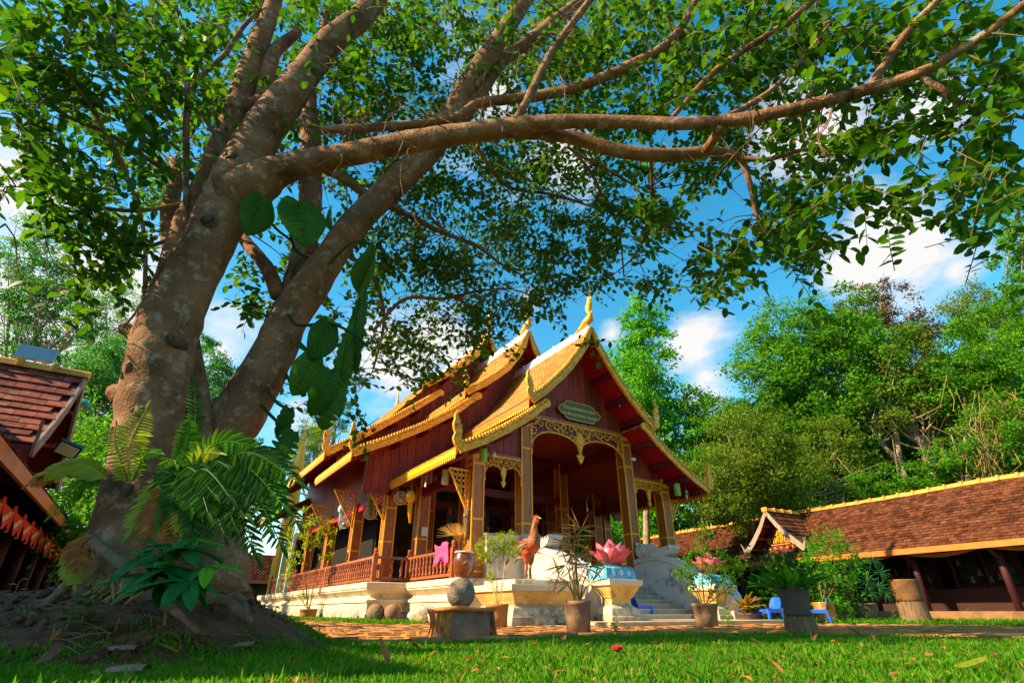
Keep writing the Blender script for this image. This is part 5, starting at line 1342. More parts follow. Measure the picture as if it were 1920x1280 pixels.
mb = MB(); mb.prism([(-6.5, 36, .2), (-2.4, 36, .2), (-2.4, 36, 2.3), (-4.9, 36, 4.3), (-6.5, 36, 3.0)], (0, .1, 0)); put('end_wall', mb, M['dark'], LG)
for i, v in enumerate(np.arange(8.2, 40, 2.2)):
    mb = MB(); mb.lathe([(.11, .2), (.11, 2.6)], 10, (-3.0, v, 0)); put('post', mb, M['purple_post'], LG, smooth=True)
for i, v in enumerate(np.arange(7.1, 30, 1.1)):
    for m_, dz, dr in ((M['bunt_red'], 0, .34), (M['bunt_cream'], .0, .2)):
        nx, nz = 12, 5; vs = []
        for a in range(nx):
            s_ = a / (nx - 1)
            for b in range(nz):
                t = b / (nz - 1); sag = (.07 + dr * t) * math.sin(math.pi * s_) ** .8 + .03 * t
                vs.append((-2.52 + .05 * math.sin(t * 7 + s_ * 3) - (.02 if m_ is M['bunt_cream'] else 0) + .04, v + 1.1 * s_, 1.98 - sag - .015 * math.sin(s_ * 20) * t))
        mb = MB(); mb.add(vs, [(a * nz + b, (a + 1) * nz + b, (a + 1) * nz + b + 1, a * nz + b + 1) for a in range(nx - 1) for b in range(nz - 1)]); put('cloth_swag', mb, m_, LG, smooth=True)
    mb = MB(); mb.add([(-2.47 + .03 * math.sin(q * 1.3), v - .09 + .018 * q, z) for q in range(11) for z in (2.02, 1.62 - .07 * math.sin(q * .31))], [(2 * q, 2 * q + 2, 2 * q + 3, 2 * q + 1) for q in range(10)]); put('cloth_tail', mb, M['bunt_red'], LG, smooth=True)
dormer(LG, -1.95, 11.85, 4.12, 1.62, 2.45, 2.9, -1, M['tile3'], M['grey_board'], 1, .27, 11, True)
# --- far gallery closing the court
FG = thing('cloister_gallery', 'distant gallery with purple tiled roof seen beyond the trunk at left', 'building', (5, 48, 0), 'uv')
mb = MB(); mb.prism([(-4, 47, 2.3), (-4, 49.4, 4.3), (-4, 51.8, 2.3), (-4, 51.8, 2.2), (-4, 49.4, 4.18), (-4, 47, 2.2)], (14, 0, 0)); put('roof_deck', mb, M['dark'], FG)
sl = Vector((0, 2.4, 2.0)).normalized()
tile_field(FG, (-4, 46.95, 2.3), (1, 0, 0), tuple(sl), (0, -sl.z, sl.y), 18, 55, 3.12 / 18, .25, M['tile2'], 0)
mb = MB(); mb.box(-4, 10, 46.9, 46.97, 2.1, 2.32); put('fascia', mb, M['orange'], FG)
mb = MB(); mb.box(-4, 10, 48.0, 48.1, 0, 2.6); put('wall', mb, M['lowwall'], FG)
for i in range(5):
    mb = MB(); mb.lathe([(.12, 0), (.12, 2.3)], 8, (-3 + i * 3, 47.3, 0)); put('post', mb, M['purple_post'], FG)
    mb = MB(); mb.box(-2.6 + i * 3, -.6 + i * 3, 47.96, 47.99, .9, 2.0); put('picture_panel', mb, M['mural'], FG)
for o in (RG, LG, FG): o['group'] = 'cloister galleries round the court'
# lamps and panel on the left gable
p = f2w((-2.4, 11.0, 4.3), 'uv')
T = thing('solar_panel', 'small grey solar panel standing on the red tiled ridge at left', 'panel', (-2.5, 11.85, 4.2), 'uv')
mb = MB(); mb.cbox((-2.75, 11.85, 4.42), (.55, .035, .3), 0, Matrix.Rotation(R(-15), 3, 'X')); put('panel', mb, M['grey_metal'], T)
mb = MB(); mb.box(-2.9, -2.87, 11.85, 11.88, 4.15, 4.35); mb.box(-2.6, -2.57, 11.85, 11.88, 4.15, 4.35); put('legs', mb, M['grey_board'], T)
c = w2f(at(128, 842, 9.2), 'uv'); T = thing('floodlight', 'square floodlight fixed under the left gable board', 'lamp', c, 'uv')
mb = MB(); mb.cbox(c, (.36, .12, .24), 0, Matrix.Rotation(R(30), 3, 'X') @ Matrix.Rotation(R(20), 3, 'Y')); put('housing', mb, M['black'], T)
mb = MB(); q = Matrix.Rotation(R(30), 3, 'X') @ Matrix.Rotation(R(20), 3, 'Y'); mb.cbox(tuple(Vector(c) + q @ Vector((0, -.065, 0))), (.3, .02, .19), 0, q); put('lens', mb, M['lamp_glass'], T)
mb = MB(); mb.tube([(c[0], c[1], c[2]), (c[0] - .05, c[1] + .1, c[2] + .1), (c[0] - .3, c[1] + .2, c[2] + .1)], .02, 5); put('arm', mb, M['grey_board'], T)
c = w2f(at(157, 752, 10.2), 'uv'); T = thing('gable_lamp', 'teal shaded lamp sticking out from the left gable top', 'lamp', c, 'uv')
mb = MB(); mb.lathe([(.16, -.1), (.13, -.04), (.06, .02), (.03, .04)], 12, c); put('shade', mb, M['teal_glass'], T, smooth=True)
mb = MB(); mb.lathe([(.02, -.14), (.05, -.1), (.03, -.04)], 8, c); put('bulb', mb, M['beak'], T, smooth=True)
mb = MB(); mb.tube([(c[0], c[1], c[2] + .03), (c[0] - .12, c[1], c[2] + .1), (c[0] - .3, c[1], c[2] + .08)], .015, 5); put('arm', mb, M['grey_metal'], T)
# ------------------------------------------------------------------ the great fig tree
def atY(px, py, Y):
    b = (640 - py) / FPX; return at(px, py, Y / (math.cos(PITCH) - b * math.sin(PITCH)))
def depY(py, Y): return Y / (math.cos(PITCH) - (640 - py) / FPX * math.sin(PITCH))
FIG = thing('fig_tree', 'huge fig tree with two leaning trunks and pale flecked bark filling the left', 'tree', (MC[0], MC[1], .4))
LIMB_PTS = []
def catmull(P, sub=5):
    P = [np.array(p, float) for p in P]; out = []
    for i in range(len(P) - 1):
        p0, p1, p2, p3 = P[max(i - 1, 0)], P[i], P[i + 1], P[min(i + 2, len(P) - 1)]
        for t in np.linspace(0, 1, sub, endpoint=False):
            out.append(.5 * ((2 * p1) + (-p0 + p2) * t + (2 * p0 - 5 * p1 + 4 * p2 - p3) * t * t + (-p0 + 3 * p1 - 3 * p2 + p3) * t ** 3))
    out.append(P[-1]); return out
def limb(pts, name='branch', n=None, wob=.018, mt=None, sub=5, k=1.0):
    """pts: (px, py, width px, Y)"""
    q = []
    for px, py, w, Y in pts:
        p = atY(px, py, Y); q.append((p.x, p.y, p.z, w * k / 2 * depY(py, Y) / FPX))
    q = catmull(q, sub)
    P = [tuple(a[:3]) for a in q]; Rr = [max(a[3], .003) for a in q]
    mb = MB(); nn = n or (18 if max(Rr) > .12 else 10 if max(Rr) > .03 else 6)
    if wob and max(Rr) > .05:
        Rr = [r * (1 + .02 * math.sin(i * 1.3 + len(pts)) + .012 * math.sin(i * 2.7)) for i, r in enumerate(Rr)]
    mb.tube(P, Rr, nn, wob=wob)
    LIMB_PTS.extend([(p, r) for p, r in zip(P, Rr)])
    return put(name, mb, mt or M['bark'], FIG, smooth=True)
limb([(240, 1200, 280, 4.3), (248, 1120, 214, 4.35), (252, 1060, 176, 4.4), (258, 980, 158, 4.45), (266, 880, 122, 4.45), (277, 800, 120, 4.45), (286, 750, 124, 4.45), (298, 690, 120, 4.45), (313, 620, 118, 4.45), (346, 540, 106, 4.45), (392, 455, 96, 4.45), (425, 385, 100, 4.45), (447, 330, 92, 4.45), (470, 285, 84, 4.5), (497, 240, 78, 4.55), (537, 185, 70, 4.6), (573, 138, 60, 4.65), (621, 77, 52, 4.7), (673, 36, 46, 4.75), (712, -10, 42, 4.8), (760, -80, 34, 4.8)], 'trunk', sub=4, k=.92)
limb([(390, 1130, 150, 4.9), (396, 1040, 124, 5.0), (405, 930, 110, 5.05), (422, 825, 102, 5.1), (445, 780, 106, 5.1), (478, 725, 94, 5.1), (513, 662, 84, 5.1), (542, 596, 76, 5.1), (580, 540, 74, 5.1), (622, 478, 60, 5.15), (660, 425, 58, 5.2), (741, 343, 56, 5.2), (801, 286, 52, 5.2), (842, 228, 50, 5.2), (877, 165, 48, 5.15), (915, 105, 40, 5.0), (955, 45, 34, 4.9), (992, -10, 30, 4.8), (1040, -90, 24, 4.7)], 'trunk', sub=4, k=.92)
limb([(325, 1150, 270, 4.55), (330, 1060, 240, 4.6), (338, 960, 170, 4.65), (352, 890, 100, 4.72), (368, 830, 60, 4.78), (372, 760, 44, 4.85), (366, 690, 32, 4.9), (360, 640, 26, 4.9), (350, 590, 20, 4.9)], 'trunk', sub=4)
# burls and cut stubs on the left trunk
def stub(pts): return limb(pts, 'stub', 12, .06)
stub([(252, 745, 60, 4.42), (220, 736, 40, 4.38), (202, 731, 18, 4.35)]); stub([(275, 635, 44, 4.42), (250, 624, 30, 4.38), (230, 612, 22, 4.35)]); stub([(318, 560, 40, 4.42), (288, 548, 30, 4.38), (268, 548, 24, 4.35)])
for px, py, w in ((388, 410, 26), (318, 632, 18), (255, 770, 24), (430, 290, 26)):
    p = atY(px, py, 4.18); mb = MB(); r = w / 2 * depY(py, 4.2) / FPX
    mb.tube([(p.x, p.y + .2, p.z), (p.x, p.y + .02, p.z), (p.x, p.y, p.z), (p.x, p.y + .06, p.z)], [r * 1.5, r * 1.1, r * .8, r * .25], 12, wob=.08); put('knot', mb, M['bark3'], FIG, smooth=True)
limb([(400, 300, 30, 4.75), (370, 372, 40, 4.7), (340, 440, 44, 4.7), (310, 560, 50, 4.65)], 'branch')
limb([(360, 400, 34, 4.75), (403, 302, 42, 4.8), (433, 235, 46, 4.85), (463, 144, 40, 4.9), (494, 60, 33, 4.9), (512, 8, 28, 4.9), (530, -60, 24, 4.9)])
limb([(470, 205, 36, 4.8), (492, 185, 30, 4.95), (505, 120, 28, 5.0), (520, 92, 24, 5.05), (560, 60, 16, 5.1)])
limb([(350, 545, 40, 5.0), (332, 500, 34, 5.1), (321, 462, 32, 5.2), (318, 395, 30, 5.3), (330, 340, 22, 5.4), (325, 300, 14, 5.5)])
# the long low limb that crosses the whole picture, and its fork
limb([(432, 372, 100, 4.42), (478, 348, 84, 4.36), (520, 322, 60, 4.3), (580, 303, 48, 4.25), (640, 293, 44, 4.2), (720, 276, 42, 4.1), (800, 261, 41, 4.0), (880, 249, 38, 3.95), (960, 239, 38, 3.9), (1020, 231, 30, 3.8), (1080, 228, 26, 3.75), (1180, 229, 24, 3.7), (1280, 232, 24, 3.6), (1381, 225, 24, 3.45), (1482, 206, 23, 3.3), (1582, 181, 22, 3.2), (1633, 166, 22, 3.1), (1717, 141, 21, 2.95), (1784, 104, 18, 2.8), (1851, 62, 16, 2.65), (1925, 5, 15, 2.5), (1990, -50, 12, 2.4)])
limb([(940, 244, 30, 3.9), (976, 247, 28, 3.92), (1026, 250, 27, 3.98), (1077, 259, 26, 4.0), (1144, 279, 26, 4.0), (1211, 290, 26, 4.0), (1278, 290, 24, 4.05), (1324, 284, 22, 4.05), (1371, 289, 15, 4.2), (1391, 302, 13, 4.3), (1408, 353, 10, 4.4), (1418, 403, 7, 4.5), (1440, 440, 4, 4.6)])
limb([(1318, 288, 16, 4.05), (1335, 266, 18, 3.8), (1352, 240, 16, 3.5)])
limb([(1382, 296, 9, 4.25), (1430, 300, 10, 4.2), (1468, 292, 9, 4.1), (1515, 280, 7, 4.0), (1616, 279, 4, 3.9)])
limb([(1628, 165, 14, 3.1), (1650, 135, 16, 3.05), (1683, 84, 15, 3.0), (1720, 40, 14, 2.9), (1765, -5, 12, 2.8)])
limb([(1720, 142, 12, 2.95), (1767, 168, 13, 2.95), (1794, 191, 11, 3.0), (1850, 208, 9, 3.0), (1925, 222, 6, 3.0)])
limb([(1365, 218, 12, 3.45), (1400, 200, 12, 3.5), (1448, 168, 10, 3.5), (1490, 125, 8, 3.5), (1520, 92, 7, 3.5), (1562, 36, 5, 3.4)])
limb([(960, 236, 15, 3.9), (985, 195, 15, 3.9), (1000, 165, 16, 3.9), (1033, 101, 15, 3.9), (1065, 55, 14, 3.9), (1115, -10, 12, 3.8)])
limb([(1265, 215, 9, 3.7), (1310, 165, 12, 3.7), (1345, 130, 12, 3.7), (1391, 97, 12, 3.6), (1440, 65, 11, 3.5), (1490, 32, 12, 3.4), (1535, -10, 12, 3.3)])
limb([(600, 244, 16, 4.6), (680, 240, 17, 4.6), (780, 233, 16, 4.7), (850, 222, 16, 4.7), (895, 195, 18, 4.7), (950, 187, 19, 4.7), (1010, 180, 20, 4.7), (1077, 165, 20, 4.6), (1130, 146, 19, 4.5), (1178, 124, 19, 4.4), (1240, 92, 17, 4.3), (1275, 55, 15, 4.2), (1300, 10, 12, 4.1), (1320, -40, 10, 4.0)])
limb([(842, 245, 40, 5.2), (885, 190, 36, 5.25), (909, 151, 34, 5.3), (940, 110, 32, 5.35), (966, 96, 28, 5.4), (1010, 67, 28, 5.4), (1040, 40, 24, 5.4), (1090, 0, 16, 5.4)])
# upright limbs of the right trunk
limb([(548, 560, 50, 5.2), (562, 505, 46, 5.35), (574, 440, 45, 5.4), (580, 390, 44, 5.4), (584, 340, 38, 5.45), (583, 270, 38, 5.5), (580, 205, 28, 5.5), (584, 150, 22, 5.5), (600, 90, 16, 5.5), (612, 20, 12, 5.5)])
limb([(522, 555, 28, 5.05), (505, 510, 26, 5.1), (485, 482, 25, 5.2), (460, 452, 22, 5.3), (440, 420, 14, 5.4)])
limb([(590, 310, 16, 5.4), (640, 332, 18, 5.5), (690, 366, 17, 5.6), (751, 396, 13, 5.8), (800, 422, 11, 6.1), (835, 438, 9, 6.4), (895, 462, 7, 6.8), (940, 495, 5, 7.1), (976, 515, 3, 7.3)])
for pts in ([(895, 275, 8, 4.1), (910, 300, 8, 4.6), (928, 325, 8, 5.2), (959, 353, 7, 5.8), (1026, 363, 6, 6.2), (1075, 376, 5, 6.6), (1120, 392, 3, 7.0)],
            [(1063, 275, 6, 4.3), (1100, 298, 7, 4.7), (1137, 317, 6, 5.0), (1180, 342, 5, 5.3), (1214, 356, 3, 5.6)], [(1078, 285, 5, 4.4), (1110, 327, 6, 5.2), (1137, 384, 5, 6.2), (1160, 430, 4, 7.0), (1170, 519, 3, 7.6)],
            [(1220, 300, 6, 4.1), (1223, 374, 6, 5.2), (1213, 432, 5, 6.0), (1190, 480, 4, 6.6), (1150, 515, 2, 7.0)],
            [(348, 430, 9, 4.6), (349, 319, 11, 4.5), (349, 235, 12, 4.4), (353, 175, 12, 4.3), (344, 128, 7, 4.2)], [(353, 178, 8, 4.3), (380, 140, 9, 4.2), (420, 104, 9, 4.1), (455, 52, 8, 4.0), (490, 17, 7, 3.9)],
            [(272, 540, 8, 4.3), (269, 430, 7, 4.2), (235, 322, 7, 4.0), (185, 225, 7, 3.7), (141, 161, 5, 3.4), (110, 110, 3, 3.2)], [(232, 612, 4, 4.3), (262, 575, 5, 4.3), (300, 500, 4, 4.2), (345, 455, 3, 4.1)],
            [(330, 330, 10, 4.6), (280, 300, 9, 4.4), (200, 250, 8, 4.1), (120, 215, 7, 3.8), (40, 160, 5, 3.5)], [(360, 380, 10, 4.7), (250, 395, 8, 4.5), (150, 380, 7, 4.3), (60, 350, 5, 4.1)], [(350, 440, 9, 4.7), (240, 470, 6, 4.6), (130, 470, 4, 4.4)],
            [(700, 620, 7, 5.6), (760, 560, 7, 6.0), (830, 560, 6, 6.4), (900, 545, 5, 6.8), (960, 540, 3, 7.1)], [(640, 470, 10, 5.3), (700, 520, 8, 5.7), (720, 600, 6, 6.0), (700, 690, 4, 6.2)]):
    limb(pts, n=7)
mb = MB(); q = catmull([tuple(atY(x, y, Y)) for x, y, Y in ((436, 300, 4.4), (420, 282, 4.35), (398, 245, 4.25), (366, 198, 4.1))], 4); mb.tube([tuple(p) for p in q], list(np.linspace(.055, .012, len(q))), 7, wob=.15); put('dead_branch', mb, M['bark3'], FIG, smooth=True)
# bare twigs hanging about the low limb
def twig_from(mb, p, d, L_, r, depth_=0):
    p = Vector(p); d = Vector(d).normalized(); pts = [tuple(p)]; k = 6
    for i in range(k):
        d = (d + Vector(rng.normal(0, .22, 3)) + Vector((0, 0, -.05))).normalized(); p = p + d * (L_ / k); pts.append(tuple(p))
        if depth_ < 2 and random.random() < .55: twig_from(mb, p, d + Vector(rng.normal(0, .8, 3)), L_ * random.uniform(.3, .55), r * .6, depth_ + 1)
    mb.tube(pts, [r * (1 - .8 * i / k) for i in range(k + 1)], 4)
mb = MB()
for px, py, Y in ((640, 285, 4.15), (700, 270, 4.1), (760, 262, 4.0), (800, 250, 3.95), (850, 245, 3.9), (900, 240, 3.9), (980, 230, 3.85), (560, 240, 4.5), (600, 200, 4.5), (660, 240, 4.4), (720, 235, 4.5), (500, 230, 4.4), (1440, 225, 3.4), (1500, 120, 3.4), (1050, 140, 3.9), (1120, 100, 4.1), (1560, 200, 3.2), (10, 420, 3.6), (60, 400, 3.8), (30, 350, 3.6)):
    for _ in range(2): twig_from(mb, atY(px, py, Y), rng.normal(0, 1, 3) + [0, -.3, -.1], random.uniform(.5, 1.0), .009)
put('bare_twigs', mb, M['twig'], FIG, kind='stuff')

# crown: how much leaf each part of the crown carries, cell by cell of the view, and how far away it hangs
DENS = ["999999999988999999999999", "999999998659899999879799", "999999978865578677778538", "899998544677776556878889", "389963235677767855875678", "169720537888877819830151", "026303626886873552620000", "003100343887410010000000", "000000037730000000000000", "000000022000000000000000"]
YC = [(50, 60, 3.2), (250, 60, 3.6), (450, 60, 4.3), (50, 300, 3.6), (250, 350, 4.2), (150, 480, 4.3), (330, 500, 5.2), (700, 60, 4.6), (900, 60, 4.8), (1100, 60, 4.6), (1300, 60, 3.8), (1600, 60, 3.0), (1850, 60, 2.6), (560, 450, 6.0), (650, 600, 6.2), (640, 350, 5.6), (900, 350, 6.2), (900, 480, 7.0), (800, 600, 6.8), (1100, 400, 6.6), (1150, 520, 7.4), (1250, 300, 5.0), (1450, 300, 4.4), (1450, 460, 4.9), (1700, 280, 3.5), (1850, 350, 3.3), (1600, 330, 4.0), (1200, 150, 4.6), (1000, 200, 5.2)]
YA = np.array(YC)
def y_at(px, py):
    d = ((YA[:, 0] - px) ** 2 + (YA[:, 1] - py) ** 2) + 2500.; w = 1 / d ** 1.6; return float((w * YA[:, 2]).sum() / w.sum())
_LP = np.array([tuple(p) + (r,) for p, r in LIMB_PTS if r > .022]); _d = _LP[:, 1] * math.cos(PITCH) + (_LP[:, 2] - H) * math.sin(PITCH)
LPX = 960 + FPX * _LP[:, 0] / _d; LPY = 640 - FPX * (-_LP[:, 1] * math.sin(PITCH) + (_LP[:, 2] - H) * math.cos(PITCH)) / _d; LPW = _LP[:, 3] * FPX / _d; LPYW = _LP[:, 1]   # how the limbs lie across the view
pos, axs, nrm, Ls = [], [], [], []; tw = MB(); spr = []
def spray(c, d, n, Lm):
    d = Vector(d).normalized(); ln = .055 * n + .08
    p0 = Vector(c) - d * ln * .5; side = d.cross(Vector((0, 0, 1)))
    side = side.normalized() if side.length > .1 else Vector((1, 0, 0)); upv = side.cross(d)
    for i in range(n):
        t = (i + .5) / n; s_ = 1 if i % 2 else -1; pp = p0 + d * ln * t + Vector((0, 0, -.12 * t * t))
        a = d * random.uniform(.25, .9) + side * s_ * random.uniform(.45, 1.0) + upv * random.uniform(-.35, .35) + Vector((0, 0, random.uniform(-.75, .05)))
        nn = Vector((random.gauss(0, .45), random.gauss(0, .45), 1))
        pos.append(tuple(pp)); axs.append(tuple(a)); nrm.append(tuple(nn)); Ls.append(Lm * random.uniform(.6, 1.2))
    tw.tube([tuple(p0 - d * .06), tuple(p0 + d * ln * .5 + Vector((0, 0, -.03))), tuple(p0 + d * ln + Vector((0, 0, -.12)))], [.005, .004, .002], 3)
    spr.append(tuple(p0))
for r_, row in enumerate(DENS):
    for c_, ch in enumerate(row):
        dn = int(ch)
        if not dn: continue
        px0, py0 = c_ * 80, r_ * 80; Ym = y_at(px0 + 40, py0 + 40); dp = depY(py0 + 40, Ym)
        ns = (dn / 9) ** 1.25 * 19.0 * min((dp / 6.0) ** 2, 1.9) * (1.15 if dn == 9 else 1)
        lm = .130 - .032 * math.exp(-((px0 - 830) / 330) ** 2) * (1 if py0 > 230 else .5); ns *= (.130 / lm) ** 1.6
        ns *= 1.12; k_cl = max(1, int(ns / (4.2 if dn < 9 else 5.5))); cls = [(random.uniform(-6, 86), random.uniform(-6, 86), random.uniform(.86, 1.2)) for _ in range(k_cl)]
        for _ in range(int(ns + random.random())):
            q = random.choice(cls); sd = 12 if dn < 9 else 17; ox, oy = q[0] + random.gauss(0, sd), q[1] + random.gauss(0, sd * .85)
            Y = Ym * q[2] * random.uniform(.96, 1.05)
            px, py = px0 + ox, py0 + oy
            dd = np.hypot(LPX - px, LPY - py) - LPW; nr_ = dd < 26
            if nr_.any() and random.random() < .9: Y = max(Y, float((LPYW[nr_]).max()) * random.uniform(1.08, 1.3) + .12)
            spray(atY(px, py, Y), (random.gauss(0, 1), random.gauss(0, .8), random.gauss(-.25, .5)), random.randint(7, 11), lm)
# unseen crown over and behind the lens, added to block skylight and deepen shade
for _ in range(950):
    x = random.uniform(-8.5, 8.5); y = random.uniform(-4.0, 3.6); z = random.uniform(4.7, 9.0)
    if x < -2.5 and y < 2.0: continue  # opening kept in the crown so the sun reaches the near lawn
    z = max(z, 1.95 * y + 1.2 + random.uniform(0, 1.5))
    spray((x, y, z), (random.gauss(0, 1), random.gauss(0, 1), random.gauss(-.2, .4)), 9, .128)
pos, axs, nrm, Ls = map(np.array, (pos, axs, nrm, Ls))
dist = np.linalg.norm(pos - np.array([0, 0, H]), axis=1)
infr = ((pos @ np.array([0, math.cos(PITCH), math.sin(PITCH)])) > .5)
u_ = pos @ np.array([0, -math.sin(PITCH), math.cos(PITCH)]); d_ = pos @ np.array([0, math.cos(PITCH), math.sin(PITCH)])
infr &= (np.abs(pos[:, 0] / np.maximum(d_, .1)) < .97) & (np.abs(u_ / np.maximum(d_, .1)) < .64)
order = np.argsort(np.where(infr, dist, 99)); big = order[:300]; rest = order[300:]
V, F = leaves_np(pos[rest] - np.array(ORG[FIG]), axs[rest], nrm[rest], Ls[rest], .30)
o = link(bpy.data.objects.new('foliage', npmesh('foliage', V, [F], M['fig'], True))); o.parent = FIG; o['kind'] = 'stuff'
Vl, Fl = leaves_np(np.zeros((1, 3)), np.array([[0, 1, 0]]), np.array([[0, 0, 1]]), 1.0, .30)
leaf_me = npmesh('leaf', Vl, [Fl], M['fig'], True)
for i in big:
    a = Vector(axs[i]).normalized(); n = Vector(nrm[i]); n = (n - a * n.dot(a)).normalized(); x = a.cross(n)
    o = put('leaf', leaf_me, None, FIG, tuple(pos[i])); o.rotation_euler = Matrix((x, a, n)).transposed().to_euler(); o.scale = (Ls[i],) * 3
# thin branchlets joining the sprays to the limbs
LP = np.array([p for p, r in LIMB_PTS]); LR = np.array([r for p, r in LIMB_PTS])
for i in random.sample(range(len(spr)), min(430, len(spr))):
    s_ = np.array(spr[i]); d2 = ((LP - s_) ** 2).sum(1); j = int(np.argmin(d2)); L_ = math.sqrt(d2[j])
    if L_ > 2.2: continue
    m_ = (LP[j] + s_) / 2 + rng.normal(0, .08 * L_, 3) + [0, 0, .1 * L_]
    q = catmull([LP[j], m_, s_], 4); r0 = min(.004 + .006 * L_, .016)
    tw.tube([tuple(p) for p in q], list(np.linspace(r0, .003, len(q))), 4, caps=False)
put('twigs', tw, M['twig'], FIG, kind='stuff', smooth=True)
print('fig leaves', len(pos))

# roots over the mound
for pts in ([(330, 1120, 40, 4.0), (420, 1125, 20, 3.9), (450, 1150, 18, 3.8), (470, 1165, 12, 3.75)], [(420, 1130, 18, 4.3), (440, 1118, 20, 4.35), (455, 1135, 19, 4.3), (458, 1162, 16, 4.2), (470, 1180, 10, 4.1)], [(200, 1100, 60, 3.9), (120, 1130, 40, 3.8), (40, 1145, 30, 3.7), (-40, 1150, 24, 3.7)],
            [(170, 1020, 12, 4.0), (150, 1060, 14, 3.9), (110, 1110, 16, 3.7), (60, 1150, 12, 3.5)], [(300, 1130, 22, 3.8), (340, 1155, 12, 3.55), (370, 1185, 9, 3.4)], [(280, 1120, 30, 3.9), (200, 1150, 14, 3.6), (140, 1190, 8, 3.4)]):
    limb(pts, 'root', 9, .06, M['root'])
mb = MB(); q = catmull([tuple(atY(x, y, Y)) for x, y, Y in ((163, 1008, 3.95), (180, 1022, 3.8), (205, 1040, 3.72), (240, 1065, 3.68))], 7)
mb.tube([tuple(p) for p in q], [(.040 + .007 * (i % 3 == 0)) * (1 - .1 * i / len(q)) for i in range(len(q))], 10); put('ringed_root', mb, M['root'], FIG, smooth=True)

# ------------------------------------------------------------------ trees behind: trunk with limbs, crown of leaf clumps
def bg_tree(name, label, Y, crowns, leaf, foot, lsize=.30, dens=1.0, bark='bark2', stems=None, group='trees behind the temple court', top_w=10, flat=1.0, order=None):
    """crowns: (px, py, rx, ry) masses; foot: (px, width px) where the trunk meets the ground"""
    fp = ground(foot[0], 1150, 0); dirx = (foot[0] - 960) / FPX
    base = Vector((dirx * Y / math.cos(PITCH) * 1.0, Y, 0))
    bx = atY(foot[0], 1090, Y); base = Vector((bx.x, Y, 0))
    T = thing(name, label, 'tree', base, group=group)
    lsize *= .74; P, A, Nn, S = [], [], [], []
    cc = []
    for px, py, rx, ry in crowns:
        d = depY(py, Y); c = np.array(atY(px, py, Y)); wx, wz = rx * d / FPX, ry * d / FPX; cc.append((c, wx, wz))
        pa = rx * ry * math.pi; la = (lsize * FPX / d) ** 2 * .20
        n = int(pa / la * (3.0 if px > 1000 else 2.1) * dens); ncl = max(10, int(n / 75))
        k = norm(rng.normal(size=(ncl, 3))); rad = rng.random(ncl) ** .42
        k = k * rad[:, None] * np.array([wx, min(wx, wz) * flat, wz]) * (1 + .12 * rng.normal(size=(ncl, 1)))
        csz = (.55 + .35 * rng.random(ncl)) * (.16 * (wx + wz) / 2 + .25)
        idx = rng.integers(0, ncl, n); off = rng.normal(size=(n, 3)) * .60 * csz[idx][:, None] * np.array([1, 1, .55])
        p = c + k[idx] + off
        ax = rand_dirs(n); ax[:, 2] -= .25
        nn = norm(k[idx] / np.array([wx, wx, wz])) * .5 + norm(off) * .4 + rng.normal(size=(n, 3)) * .5 + [0, 0, .6]
        P.append(p); A.append(ax); Nn.append(nn); S.append(lsize * rng.uniform(.6, 1.25, n))
    P, A, Nn, S = map(np.concatenate, (P, A, Nn, S))
    V, F = leaves_np(P - np.array(ORG[T]), A, Nn, S, .27, lite=True)
    o = link(bpy.data.objects.new('crown', npmesh('crown', V, [F], M[leaf]))); o.parent = T; o['kind'] = 'stuff'
    mb = MB(); w0 = foot[1] * depY(1090, Y) / FPX / 2
    sts = stems or [[(foot[0], 1090), (foot[0] + (crowns[0][0] - foot[0]) * .4, (1090 + crowns[0][1]) / 2), crowns[0][:2]]]
    for st in sts:
        q = [(base.x, base.y, -.2, w0)] if st is sts[0] else []
        for i, (px, py) in enumerate(st):
            p = atY(px, py, Y); f = 1 - .72 * i / max(len(st) - 1, 1); q.append((p.x, p.y + .15 * math.sin(i * 2.1) * (i > 0), p.z, w0 * f * (1 if st is sts[0] else .6)))
        q = catmull(q, 4); mb.tube([tuple(a[:3]) for a in q], [max(a[3], .015) for a in q], 8, wob=.05)
        tip = q[len(q) // 2:]
        for c, wx, wz in cc:
            for _ in range(5):
                a = tip[random.randrange(len(tip))]; e = c + rng.normal(0, .42, 3) * [wx, wx, wz]
                m_ = (a[:3] + e) / 2 + rng.normal(0, .1, 3) * wx + [0, 0, -.1 * wz]
                s_ = catmull([a[:3], m_, e], 4)
                if np.linalg.norm(e - a[:3]) < 3.2 * (wx + wz): mb.tube([tuple(p) for p in s_], list(np.linspace(max(a[3] * .5, .03), .014, len(s_))), 5, caps=False)
    put('trunk', mb, M[bark], T, smooth=True)
    return T
bg_tree('broadleaf_tree', 'tall bright green tree rising directly behind the front gable', 30, [(1205, 610, 46, 62), (1198, 690, 66, 80), (1225, 770, 82, 80), (1235, 850, 86, 90), (1180, 780, 50, 80)], 'g_bright', (1215, 16), .34, 1.1)
bg_tree('broadleaf_tree', 'small olive tree between the bright tall tree and the broad central one', 29, [(1330, 790, 62, 70), (1370, 850, 70, 80), (1310, 880, 80, 90)], 'g_mid', (1345, 12), .28)
bg_tree('broadleaf_tree', 'broad rounded green tree, largest of those on the right', 33, [(1440, 690, 75, 85), (1500, 640, 85, 85), (1575, 610, 80, 70), (1530, 740, 120, 100), (1630, 700, 105, 110), (1460, 790, 80, 80), (1600, 800, 100, 70)], 'g_mid', (1600, 20), .34, 1.05,
        stems=[[(1610, 1080), (1585, 960), (1560, 860), (1530, 760), (1510, 690)], [(1580, 900), (1620, 820), (1640, 740)]])
